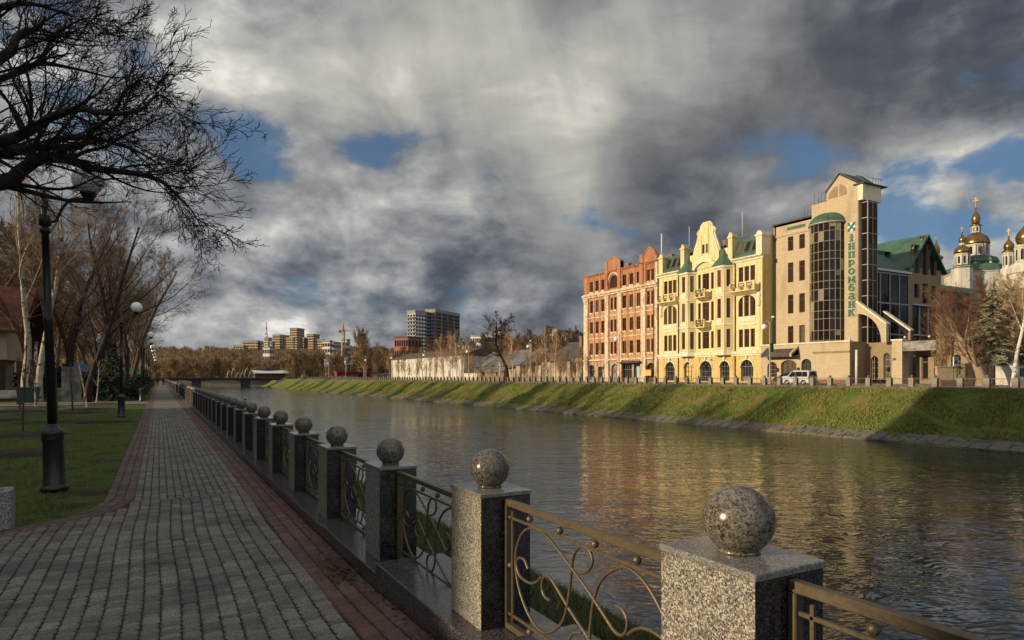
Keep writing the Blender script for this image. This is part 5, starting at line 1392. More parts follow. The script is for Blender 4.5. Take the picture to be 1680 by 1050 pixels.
# round glass bay
cyb, Rb = 58.4, 2.42; n = 10
def arc(R_, k, n_=n): a = PI*k/n_; return (XB - R_*.86*sin(a), cyb + R_*cos(a))
zl = [6.9, 8.3, 9.9, 11.0, 12.4, 14.0, 15.1, 16.5, 18.1, 19.2, 20.6, 22.0, 23.1]
gl = MB()
for k in range(n):
    (xa, y_a), (xb, y_b) = arc(Rb, k), arc(Rb, k+1)
    gl.quad((xa, y_a, 6.7), (xb, y_b, 6.7), (xb, y_b, 23.2), (xa, y_a, 23.2))
gl.build('bay_glazing', M['glass_wall'], t)
rr = random.Random(4); bm_ = glass('blind_behind_glass', (.20, .175, .11), .12)
for k in range(n):                                    # blinds drawn behind single panes
    for i in range(len(zl)-1):
        if rr.random() < .07 + (.45 if k == 2 else .2 if k in (3, 8) else 0):
            (xa, y_a), (xb, y_b) = arc(Rb+.012, k), arc(Rb+.012, k+1)
            f0 = rr.choice((0, 0, .5)); z0 = zl[i]+(zl[i+1]-zl[i])*f0
            bl = MB(); bl.quad((xa, y_a, z0), (xb, y_b, z0), (xb, y_b, zl[i+1]), (xa, y_a, zl[i+1])); bl.build('blind', bm_, t)
ml = MB()
for k in range(n+1):
    x, y = arc(Rb+.03, k); ml.tube([(x, y, 6.7), (x, y, 23.2)], .045, 4, False, False)
for z in zl:
    ml.tube([(*arc(Rb+.03, k), z) for k in range(n+1)], .045, 4, False, False)
ml.build('bay_mullions', M['alu'], t)
dm = MB(); vs = []; fs = []; lv = 6; n2 = 18
for i in range(lv+1):
    a = PI/2*i/lv
    for k in range(n2+1):
        x, y = arc((Rb+.18)*cos(a)+.001, k, n2); vs.append((x, y, 23.2+1.65*sin(a)))
for i in range(lv):
    for k in range(n2): fs.append((i*(n2+1)+k, i*(n2+1)+k+1, (i+1)*(n2+1)+k+1, (i+1)*(n2+1)+k))
dm.add(vs, fs, True)
for k in range(0, n2+1, 3): dm.tube([(arc((Rb+.2)*cos(PI/2*i/lv)+.001, k, n2)[0], arc((Rb+.2)*cos(PI/2*i/lv)+.001, k, n2)[1], 23.2+1.67*sin(PI/2*i/lv)) for i in range(lv+1)], .04, 4)
dm.build('bay_dome', M['green_roof'], t)
dr = MB(); dr.tube([(*arc(Rb+.15, k, 18), 23.2) for k in range(19)], .14, 6); dr.build('dome_rim', M['alu'], t)
# the sign: logo and the vertical word
sb = MB(); sb.box(XB-.08, XB+.02, 54.22, 55.42, 10.0, 22.95); sign = sb.build('sign_board', M['bank_brick'], t)
lg_ = MB(); lg_.box(XB-.11, XB-.085, 54.3, 55.36, 21.62, 22.8); lg_.build('logo_panel', M['sign_white'], sign)
lm = MB(); q = lambda a, z: (XB-.125, 55.36-a*1.06, 21.62+z*1.18)
lm.add([q(0, .0), q(.28, .0), q(1, .72), q(1, 1), q(.72, 1), q(0, .28)], [(0, 1, 2, 3, 4, 5)])
lm.add([q(0, .62), q(.34, .62), q(.34, 1), q(0, 1)], [(0, 1, 2, 3)]); lm.add([q(.66, 0), q(1, 0), q(1, .38), q(.66, .38)], [(0, 1, 2, 3)])
lm.build('logo_mark', M['sign_green'], sign)
def ring(o, cx, cz, rx, rz, t_, a0=0, a1=2*PI, n=18):
    for k in range(n):
        aa, ab = a0+(a1-a0)*k/n, a0+(a1-a0)*(k+1)/n
        o.append([(cx+rx*cos(aa), cz+rz*sin(aa)), (cx+rx*cos(ab), cz+rz*sin(ab)), (cx+(rx-t_)*cos(ab), cz+(rz-t_*.8)*sin(ab)), (cx+(rx-t_)*cos(aa), cz+(rz-t_*.8)*sin(aa))])
def R4(x0, x1, z0, z1): return [(x0, z0), (x1, z0), (x1, z1), (x0, z1)]
def stem(x0, x1, z0, z1, s=.07): return [R4(x0, x1, z0, z1), R4(x0-s, x1+s, z0, z0+.14), R4(x0-s, x1+s, z1-.14, z1)]
GL = {'i': stem(.34, .66, 0, .74, .12) + [R4(.34, .66, .84, 1.08)], 'n': stem(.08, .36, 0, 1) + stem(.64, .92, 0, 1) + [R4(.36, .64, .42, .60)],
      'p': stem(.08, .36, 0, 1) + stem(.64, .92, 0, 1) + [R4(.2, .8, .82, 1)], 'r': stem(.08, .36, -.12, 1), 'o': [],
      'm': [R4(.0, .24, 0, 1), R4(.76, 1, 0, 1), R4(-.06, .3, 0, .14), R4(.7, 1.06, 0, .14), [(.0, 1), (.26, 1), (.56, .2), (.44, .2)], [(1, 1), (.74, 1), (.44, .2), (.56, .2)]],
      'b': [R4(.30, .86, .94, 1.10)], 'a': [R4(.62, .90, 0, .72), R4(.58, .99, 0, .13)],
      'k': stem(.06, .34, 0, 1) + [[(.34, .42), (.34, .60), (.66, 1), (.98, 1)], [(.40, .60), (.60, .62), (1.0, 0), (.68, 0)]]}
ring(GL['r'], .54, .58, .42, .42, .25); ring(GL['o'], .5, .5, .48, .5, .27); ring(GL['b'], .5, .36, .46, .38, .25); ring(GL['b'], .58, .52, .54, .58, .26, PI*.5, PI*1.0, 8); ring(GL['a'], .42, .28, .38, .29, .2); ring(GL['a'], .50, .66, .40, .34, .24, 0, PI*.92, 9)
for i, ch in enumerate(['i', 'n', 'p', 'r', 'o', 'm', 'b', 'a', 'n', 'k']):
    zc = 20.25 - i*1.125; q = MB()
    for pg in GL[ch]:
        q.prism([(55.30-p_[0]*.98, zc+p_[1]*.90) for p_ in pg], 'x', XB-.17-.001*(GL[ch].index(pg) % 5), XB-.082)
    q.build('letter', M['sign_green'], sign)
# half arches running down from the tower
def buttress(Xp, y0, z0, y1, z1, ly, m_):
    """from (y0,z0) sloping down to (y1,z1), with a round opening below"""
    n = 12; up = [(y0, z0), (y1, z1), (y1, 6.3)]
    cyy, rr_ = y0-.1, (y0 - y1) - .75
    low = [(y0-.1 - rr_*cos(PI/2*k/n), 6.3 + (z1-6.3+1.7)*sin(PI/2*k/n)) for k in range(n+1)]
    bm_ = MB(); poly = up + low + [(y0, low[-1][1])]
    bm_.prism(poly, 'x', Xp, Xp+.55)
    o = bm_.build('half_arch', m_, t)
    cp_ = MB(); L = Vector((0, y1-y0, z1-z0)).normalized(); nn = Vector((0, -L.z, L.y)); nn = nn if nn.z > 0 else -nn
    cp_.add([(x, y0+nn.y*d, z0+nn.z*d) for x in (Xp-.12, Xp+.67) for d in (.0, .22)] + [(x, y1+nn.y*d, z1+nn.z*d) for x in (Xp-.12, Xp+.67) for d in (.0, .22)], [(0, 1, 5, 4), (2, 6, 7, 3), (1, 3, 7, 5), (0, 4, 6, 2), (0, 2, 3, 1), (4, 5, 7, 6)])
    cp_.build('arch_coping', M['trim'], o)
buttress(XB-.35, 54.0, 11.9, 49.9, 8.6, 0, M['bank_brick'])
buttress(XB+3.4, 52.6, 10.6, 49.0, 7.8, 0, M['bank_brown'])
# podium
XP = 79.6; PP = PXf(XP)
pops = [(64.6, 66.3, 1.8, 4.1, .75), (61.3, 63.9, 1.8, 4.3, .7), (58.9, 60.5, 1.5, 4.4, .75)]
w = MB(); wall(w, PP, 53.2, 67.5, 1.5, 6.55, pops, .4); w.box(XP+.02, XP+3.2, 67.46, 67.5, 1.5, 6.5); w.build('podium_wall', M['bank_brick'], t)
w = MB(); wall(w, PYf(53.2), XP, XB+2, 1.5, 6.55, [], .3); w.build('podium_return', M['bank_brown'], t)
MB().box(XP-.08, XP+3, 53.1, 67.5, .9, 1.5).build('podium_plinth', M['bank_base'], t)
MB().box(XP+.05, XB+6, 53.25, 67.45, 6.3, 6.52).build('podium_roof', M['dark_roof'], t)
for a, b2 in ((53.2, 58.6), (60.8, 67.5)):
    band('podium_cornice', XP, [(-.02, 5.1), (.10, 5.1), (.12, 5.3), (-.02, 5.35)], a, b2, M['bank_brown'], t)
band('podium_cap', XP, [(.14, 6.5), (.14, 6.7), (-.5, 6.7), (-.5, 6.5)], 53.1, 67.5, M['trim'], t)
MB().prism([(XP-.05, 5.0), (XP-1.5, 4.75), (XP-1.5, 4.95), (XP-.05, 5.95)], 'y', 60.9, 66.4).build('podium_canopy', M['old_roof'], t)
for y in (60.9, 66.1): MB().prism([(XP-.02, 4.95), (XP-1.6, 4.7), (XP-1.6, 5.2), (XP-.02, 6.3)], 'y', y, y+.3).build('canopy_cheek', M['bank_brick'], t)
for k, o in enumerate(pops): window(t, PP, o, M['win_brown'] if k else M['win_grey'], M['glass_brown'] if k != 2 else M['glass_blue'], 'door' if k == 2 else 'grid', .33, 'door' if k == 2 else 'window', .1)
for y in (60.7, 64.2): MB().box(XP-.06, XP, y, y+.5, 2.6, 3.2).build('wall_plate', M['iron_dark'], t)
# recessed porch right of the podium corner
XQ = 83.2; w = MB(); q_ = [(50.0, 50.9, 1.5, 5.0, .45), (51.6, 52.6, 1.5, 4.6, .5)]
wall(w, PXf(XQ), 48.9, 53.2, 1.5, 6.4, q_, .4); w.build('porch_wall', M['bank_brown'], t)
for o in q_: window(t, PXf(XQ), o, M['alu'], M['glass_blue'], 'grid', .3, 'porch_window')
MB().box(XP+2.6, XP+4, 47.9, 49.2, .9, 6.45).build('porch_pier', M['bank_brick'], t)
MB().box(XP+2.5, XP+4.1, 47.8, 49.3, 6.45, 6.65).build('porch_pier_cap', M['trim'], t)
MB().prism([(XP+2.6, 5.3), (XP+2.6, 6.3), (XP+5.5, 5.3), (XP+5.5, 5.1), (XP+2.6, 5.1)], 'y', 43.9, 47.85).build('porch_canopy', M['concrete'], t)
MB().prism([(47.85, 6.3), (43.9, 5.5), (43.9, 5.7), (47.85, 6.5)], 'x', XP+2.8, XP+5.4).build('porch_roof', M['old_roof'], t)
w = MB(); q_ = [(46.4, 47.2, 1.5, 4.6), (44.9, 45.7, 1.5, 4.6), (42.6, 43.4, 1.5, 4.6, .4)]
wall(w, PXf(XP+5.6), 41.6, 47.9, .9, 6.2, q_, .3); w.build('porch_wall', M['bank_brown'], t)
for o in q_: window(t, PXf(XP+5.6), o, M['win_grey'], M['glass_blue'], 'split', .22, 'porch_window')
for y in (44.3, 41.7, 43.7): MB().box(XP+5.1, XP+5.6, y-.25, y+.25, .9, 6.9).build('porch_column', M['bank_brown'], t)
MB().box(XP+5.2, XP+14, 41.5, 53.2, 6.25, 6.5).build('porch_flat_roof', M['dark_roof'], t)
MB().tube([(XP+.5, 52.6, .9), (XP+.5, 52.6, 5.4)], .16, 8).build('vent_pipe', M['white_metal'], t)
for (x, y) in ((XP+.4, 53.5), (XB+1, 50.6), (XP+4.4, 48.6), (XP+5.5, 46.2), (XP+5.5, 44.0)):
    MB().ball((x, y, 6.95), .16, 10, 6).build('roof_spotlight', M['white_metal'], t)

# ---------------- glazed annex with the green roof, facing the viewer
YA = 60.0; PA = PYf(YA)
t = thing('glazed_annex', 'dark glazed annex with a green roof and a gabled brick front behind the bank tower', 'building', (104, 62, ZF))
xl, xm, xr = YX(1428, YA), YX(1491, YA), YX(1544, YA)
zE = YZ(1491, 447, YA); zA = YZ(1519, 391, YA); zG = YZ(1544, 445, YA)
g_ = MB(); g_.quad((xl, YA+.1, 1), (xm, YA+.1, 1), (xm, YA+.1, zE-.3), (xl, YA+.1, zE-.3)); g_.build('curtain_glazing', M['glass_wall'], t)
f = MB()
for k in range(5): x = xl + (xm-xl)*k/4; f.box(x-.12, x+.12, YA-.02, YA+.09, 1, zE-.3)
for z in (zE-.55, zE-5.2, zE-10.0, 4.6): f.box(xl, xm, YA-.06, YA+.08, z-.12, z+.12)
f.build('curtain_frame', mat('grey_aluminium', (.24, .26, .28), None, rough=.5), t)
MB().box(xl-1, xm+.2, YA-.35, YA+.2, zE-.3, zE+.05).build('gutter', M['white_metal'], t)
gx = (xm+xr)/2; gw = (xr-xm)/2
z1, z2 = YZ(1519, 500, YA), YZ(1519, 440, YA)
ow = [(gx-.9, gx+.9, z2-1.1, z2+5.1, .9), (gx-3.3, gx-1.4, z2-1.0, z2+3.6, 1.5), (gx+1.4, gx+3.3, z2-1.0, z2+3.6, 1.5), (gx-3.1, gx-1.6, z1+1.0, z1+3.2), (gx-.8, gx+.8, z1+.2, z1+3.4), (gx+1.6, gx+3.1, z1+1.0, z1+3.2)]
w = MB(); wall(w, PA, xm+.05, xr, z1, zG, ow, .5)
nseg = 1
w.add([(xm+.05, YA, zG), (xr, YA, zG), (gx, YA, zA-.15)], [(0, 1, 2)]) if max(o[3] for o in ow) < zG else None
w.box(xm+.05, xm+1.0, YA, YA+.6, 1, z1); w.box(xr-.9, xr, YA, YA+.6, 1, z1); w.box(xr-.06, xr-.01, YA+.62, YA+14, 1, zG)
w.build('gable_front', M['bank_brown'], t)  # darker brick puts this front's shade into its colour
for o in ow: window(t, PA, o, M['win_brown'], M['glass_blue'], 'split', .4)
g_ = MB(); g_.quad((xm+1, YA+.4, 1), (xr-.9, YA+.4, 1), (xr-.9, YA+.4, z1), (xm+1, YA+.4, z1)); g_.build('lower_glazing', M['glass_wall'], t)
f = MB()
for z in (z1-.15, z1-5.0, 5.2): f.box(xm+1, xr-.9, YA-.25, YA+.38, z-.12, z+.12)
for k in (1, 2): x = xm+1+(xr-xm-1.9)*k/3; f.box(x-.1, x+.1, YA+.2, YA+.39, 1, z1)
f.build('lower_frame', mat('grey_white_rail', (.42, .42, .42), None, rough=.5), t)
r_ = MB(); e = .6
r_.prism([(xm-e, zG-.55), (gx, zA+.15), (xr+e, zG-.55), (xr+e, zG-.2), (gx, zA+.55), (xm-e, zG-.2)], 'y', YA-.6, YA+16)
r_.build('gable_roof', M['green_roof'], t)
r2 = MB(); r2.add([(xl-1, YA-.4, zE+.05), (xm+.1, YA-.4, zE+.05), (xm+.1, YA+4.5, zE+3.6), (xl-1, YA+4.5, zE+3.6)], [(0, 1, 2, 3)])
r2.add([(xl-1, YA+4.5, zE+1.0), (xm+1, YA+4.5, zE+1.0), (xm+1, YA+4.5, zE+4.2), (xl-1, YA+4.5, zE+4.2)], [(0, 1, 2, 3)])
r2.add([(xl-1, YA+4.4, zE+4.2), (gx, YA+4.4, zE+4.2), (gx, YA+9, zA-.2), (xl-1, YA+9, zA-.2)], [(0, 1, 2, 3)])
r2.build('main_roof', M['green_roof'], t)
dg_ = MB(); xd = YX(1441, YA); dg_.prism([(xd-1.7, zE+2.8), (xd, zE+5.2), (xd+2.2, zE+2.8)], 'y', YA+3.4, YA+9); dg_.build('dormer', M['bank_brick'], t)
dr_ = MB(); dr_.prism([(xd-2.1, zE+2.6), (xd, zE+5.3), (xd+2.6, zE+2.6), (xd+2.6, zE+2.9), (xd, zE+5.65), (xd-2.1, zE+2.9)], 'y', YA+3.1, YA+9); dr_.build('dormer_roof', M['green_roof'], t)
b = MB(); b.box(xl, xr, YA+15.9, YA+16, 1, zG); b.box(xl, xl+.05, YA+.3, YA+16, 1, zE+3); b.build('rear_wall', M['bank_brown'], t)
# lower dark wing right of the gable
t = thing('dark_wing', 'low dark building with a flat green roof between the gabled annex and the church', 'building', (119, 66, ZF))
xa, xb = YX(1546, 66), YX(1592, 66); zt = YZ(1560, 480, 66)
w = MB(); wo = [(xa+.8+k*2.2, xa+2.2+k*2.2, 4+j*4.2, 6.6+j*4.2) for k in range(int((xb-xa-1)//2.2)) for j in range(int((zt-4)//4.2))]
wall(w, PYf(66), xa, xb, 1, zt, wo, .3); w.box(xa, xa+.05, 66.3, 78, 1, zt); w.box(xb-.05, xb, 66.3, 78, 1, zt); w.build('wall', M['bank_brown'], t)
for o in wo: window(t, PYf(66), o, M['win_brown'], M['glass_blue'], 'split')
r_ = MB(); r_.prism([(65.2, zt), (72, zt+2.6), (79, zt)], 'x', xa-.3, xb+.4); r_.build('roof', M['green_roof'], t)
# ------------------------------------------------------------------ monastery church far behind
M['white_wash'] = stained('whitewash', (.47, .45, .40), (.52, .49, .44), (.34, .31, .26), .5, (.55, .75))
M['gold'] = mat('gilded_dome', (.27, .165, .05), (.19, .115, .04), 1.0, .3, .1, 3, .5, .85)
def onion(m, x, y, z, r, h):
    m.lathe([(r*.9, z), (r*.98, z+h*.03), (r*1.0, z+h*.1), (r*1.14, z+h*.22), (r*1.16, z+h*.32), (r*1.02, z+h*.45), (r*.7, z+h*.58), (r*.38, z+h*.70), (r*.18, z+h*.82), (r*.06, z+h)], x, y, 20)
def cross(m, x, y, z, h):
    m.box(x-.08, x+.08, y-.08, y+.08, z, z+h); m.box(x-.07, x+.07, y-h*.24, y+h*.24, z+h*.62, z+h*.70); m.box(x-.07, x+.07, y-h*.14, y+h*.14, z+h*.80, z+h*.87); m.ball((x, y, z), .22, 10, 6)
def drum(t, x, y, z0, z1, R, n=8, wins=True, wname='window'):
    d = MB(); d.lathe([(R, z0), (R, z1-.5), (R*1.08, z1-.4), (R*1.1, z1)], x, y, n, False, PI/n); d.build('drum', M['white_wash'], t)
    for k in range(n):
        a = PI/n + 2*PI*k/n; c = MB(); c.tube([(x+R*1.01*cos(a), y+R*1.01*sin(a), z0), (x+R*1.01*cos(a), y+R*1.01*sin(a), z1-.45)], R*.09, 6); c.build('corner_column', M['white_wash'], t)
        am = 2*PI*k/n
        if wins and cos(am - math.atan2(-y, -x)) > -.1:
            rr = R*cos(PI/n)+.02; px, py = x+rr*cos(am), y+rr*sin(am); tx, ty_ = -sin(am), cos(am); w_ = R*.15; zc0, zc1 = z0+(z1-z0)*.24, z0+(z1-z0)*.72
            nx, ny = cos(am)*.06, sin(am)*.06
            q = MB(); pts = [(px+tx*a_*w_, py+ty_*a_*w_, z) for a_, z in ((-1, zc0), (1, zc0), (1, zc1), (.6, zc1+w_*.8), (0, zc1+w_*1.1), (-.6, zc1+w_*.8), (-1, zc1))]
            q.add(pts + [(a_+nx, b_+ny, c_) for a_, b_, c_ in pts], [tuple(range(6, -1, -1)), tuple(range(7, 14))] + [(i, (i+1) % 7, 7+(i+1) % 7, 7+i) for i in range(7)])
            q.build(wname, M['glass_blue'], t)
DC = 185.0; k_ = DC/FPX
def cz(v): return H + (HZ - v)*k_
c = at(1601, HZ, DC); x, y = c.x, c.y
t = thing('church', 'white monastery church with a large gilded dome above green roofs', 'church', (x, y, ZF))
b = MB(); b.lathe([(7.6, 1), (7.6, cz(452)), (7.9, cz(451)), (7.9, cz(449))], x, y, 8, False, PI/8); b.build('wall', M['white_wash'], t)
r_ = MB(); r_.lathe([(8.2, cz(449)), (7.4, cz(440)), (6.2, cz(437))], x, y, 8, False, PI/8); r_.build('lower_roof', M['green_roof'], t)
drum(t, x, y, cz(461), cz(433) + .6, 4.9)
r_ = MB(); r_.lathe([(5.4, cz(434)), (5.45, cz(431)), (5.0, cz(425)), (3.4, cz(421))], x, y, 8, False, PI/8); r_.build('skirt_roof', M['green_roof'], t)
drum(t, x, y, cz(424), cz(402), 3.0)
d_ = MB(); d_.lathe([(3.35, cz(402)), (3.4, cz(400)), (3.2, cz(395)), (2.75, cz(390)), (2.0, cz(386)), (1.3, cz(383.5)), (1.1, cz(382))], x, y, 24); d_.build('dome', M['gold'], t)
drum(t, x, y, cz(383), cz(371), 1.1, 8, True, 'lantern_window')
d_ = MB(); d_.lathe([(1.5, cz(371)), (1.2, cz(369)), (.8, cz(367))], x, y, 16); onion(d_, x, y, cz(367), .95, 4.6); d_.build('onion_dome', M['gold'], t)
cr = MB(); cross(cr, x, y, cz(367)+4.5, 3.2); cr.build('cross', M['gold'], t)
for (u, v0, v1, R, vd, oh) in ((1578.5, 440, 422, 2.1, 422, 0), ):
    c2 = at(u, HZ, DC-6); xx, yy = c2.x, c2.y
    drum(t, xx, yy, cz(444), cz(423), 1.75)
    d_ = MB(); d_.lathe([(1.95, cz(423)), (1.95, cz(419)), (1.6, cz(414)), (.9, cz(411)), (.65, cz(409.5))], xx, yy, 20); d_.build('dome', M['gold'], t)
    drum(t, xx, yy, cz(410), cz(406), .62, 8, False)
    d_ = MB(); onion(d_, xx, yy, cz(406), .68, 3.0); d_.build('onion_dome', M['gold'], t)
    cr = MB(); cross(cr, xx, yy, cz(406)+2.9, 1.8); cr.build('cross', M['gold'], t)
    b = MB(); b.lathe([(2.6, 1), (2.6, cz(444))], xx, yy, 8, False, PI/8); b.build('wall', M['white_wash'], t)
    r_ = MB(); r_.lathe([(2.9, cz(446)), (1.8, cz(441))], xx, yy, 8, False, PI/8); r_.build('lower_roof', M['green_roof'], t)
c2 = at(1536, HZ, DC+12); xx, yy = c2.x, c2.y
t2 = thing('church_turret', 'slim white turret with a gold onion dome peeping over the gable roof', 'church', (xx, yy, ZF))
b = MB(); b.lathe([(3, 1), (3, cz(440)), (1.2, cz(430)), (1.2, cz(419))], xx, yy, 8, False); b.build('wall', M['white_wash'], t2)
drum(t2, xx, yy, cz(425), cz(412), 1.35)
d_ = MB(); d_.lathe([(1.9, cz(412)), (1.7, cz(409)), (.9, cz(405))], xx, yy, 16); onion(d_, xx, yy, cz(406), .9, 5.0); d_.build('onion_dome', M['gold'], t2)
cr = MB(); cross(cr, xx, yy, cz(384), 2.0); cr.build('cross', M['gold'], t2)
c2 = at(1655, HZ, 150); xx, yy = c2.x, c2.y; kz = 150/FPX
zz = lambda v: H + (HZ-v)*kz
t2 = thing('belfry_turret', 'small white church turret with a gilded onion dome left of the golden bell tower', 'church', (xx, yy, ZF))
b = MB(); b.lathe([(2.2, 1), (2.2, zz(470)), (2.4, zz(468)), (2.4, zz(462)), (2.0, zz(452)), (1.5, zz(440))], xx, yy, 8, False, PI/8); b.build('wall', M['white_wash'], t2)
drum(t2, xx, yy, zz(442), zz(414), 1.1)
d_ = MB(); d_.lathe([(1.4, zz(414)), (1.2, zz(412)), (.85, zz(410))], xx, yy, 16); onion(d_, xx, yy, zz(411), .9, 3.3); d_.build('onion_dome', M['gold'], t2)
cr = MB(); cross(cr, xx, yy, zz(411)+3.2, 2.0); cr.build('cross', M['gold'], t2)
c2 = at(1684, HZ, 140); xx, yy = c2.x, c2.y; kz = 140/FPX
t2 = thing('bell_tower', 'white bell tower with a big gilded dome at the right edge, behind bare trees', 'church', (xx, yy, ZF))
b = MB(); b.lathe([(3.2, 1), (3.2, zz(450)), (3.5, zz(448)), (3.5, zz(440)), (2.6, zz(432))], xx, yy, 8, False, PI/8); b.build('wall', M['white_wash'], t2)
drum(t2, xx, yy, zz(434), zz(402), 1.9)
d_ = MB(); onion(d_, xx, yy, zz(402), 1.7, 5.6); d_.build('onion_dome', M['gold'], t2)
cr = MB(); cross(cr, xx, yy, zz(402)+5.5, 2.2); cr.build('cross', M['gold'], t2)
# white monastery house low behind the trees
c2 = at(1590, HZ, 150); xx, yy = c2.x, c2.y
t2 = thing('monastery_house', 'low white monastery house behind the bare trees below the church', 'building', (xx, yy, ZF))
w = MB(); wo = [(xx-11+k*3.0, xx-9.8+k*3.0, 8 + 6*j, 11.2 + 6*j) for k in range(8) for j in range(2)]
wall(w, PYf(yy), xx-13, xx+16, 1, 20, wo, .3); w.box(xx-13, xx-12.9, yy+.3, yy+12, 1, 20); w.build('wall', M['white_wash'], t2)
for o in wo: window(t2, PYf(yy), o, M['win_brown'], M['glass_blue'], 'split')
r_ = MB(); r_.prism([(yy-.8, 19.9), (yy+6, 24), (yy+13, 19.9)], 'x', xx-13.6, xx+16.6); r_.build('roof', M['green_roof'], t2)
M['far_brick_'] = mat('chimney_brick', (.22, .09, .06), (.28, .13, .08), 4, .9, .3)
# ------------------------------------------------------------------ far bank: fence, lamps, trees, walls
FFAR = 'granite ball post in the long fence row on top of the far river bank'
FPAN = 'low iron scroll panel in the long fence row on top of the far river bank'
for k in range(150):
    Y = 24.5 + SP*k
    a = dup(proto, (62.0, Y, .93), label=FFAR, group='granite ball posts of the far river fence')
    b = dup(pproto, (62.0, Y+PW+.003, .93), label=FPAN, group='wrought iron railing panels of the far river fence')
def far_lamp(Y, lab, X=63.6):
    t = thing('street_lamp', lab, 'street lamp', (X, Y, ZF), 'street lamps on the far river bank')
    z = ZF; b = MB(); b.lathe([(.22, z), (.22, z+.2), (.15, z+.3), (.13, z+1.2), (.085, z+1.3), (.06, z+7.2), (.05, z+7.4)], X, Y, 12); b.build('pole', M['alu'], t)
    a = MB(); a.tube([(X, Y, z+7.0), (X, Y+.15, z+7.45), (X, Y+.5, z+7.6), (X, Y+.8, z+7.45), (X, Y+.85, z+7.2)], .035, 6); a.tube([(X, Y, z+7.2), (X-.3, Y-.6, z+7.9)], .04, 6); a.build('arm', M['alu'], t)
    MB().ball((X, Y+.85, z+6.9), .33, 18, 10).build('globe', M['globe'], t)
    f = MB(); f.box(X-.48, X-.18, Y-.95, Y-.55, z+7.85, z+8.05, .03); f.build('floodlight', M['white_metal'], t)
    return t
fl = far_lamp(52.6, 'tall street lamp with a white globe in front of the bank podium')
for Y, lab in ((81.2, 'tall street lamp with a white globe in front of the red house'), (109, 'tall street lamp with a white globe before the ruined brick wall'), (137.5, ''), (166, ''), (194, ''), (223, ''), (251, ''), (280, '')):
    dup(fl, (63.6, Y, ZF), label=lab or 'tall white globe street lamp far along the opposite bank, left of the big dark tree')
# traffic light on the lamp mast in front of the bank
t = thing('traffic_light', 'small black traffic light fixed to the street lamp before the bank', 'traffic light', (63.6, 52.35, 5.0))
b = MB(); b.box(63.45, 63.75, 52.18, 52.42, 4.8, 5.9, .03); b.build('housing', M['iron_dark'], t)
for k in range(3): MB().ball((63.44, 52.3, 5.05+k*.32), .1, 10, 6).build('lens', M['glass_dark'], t)

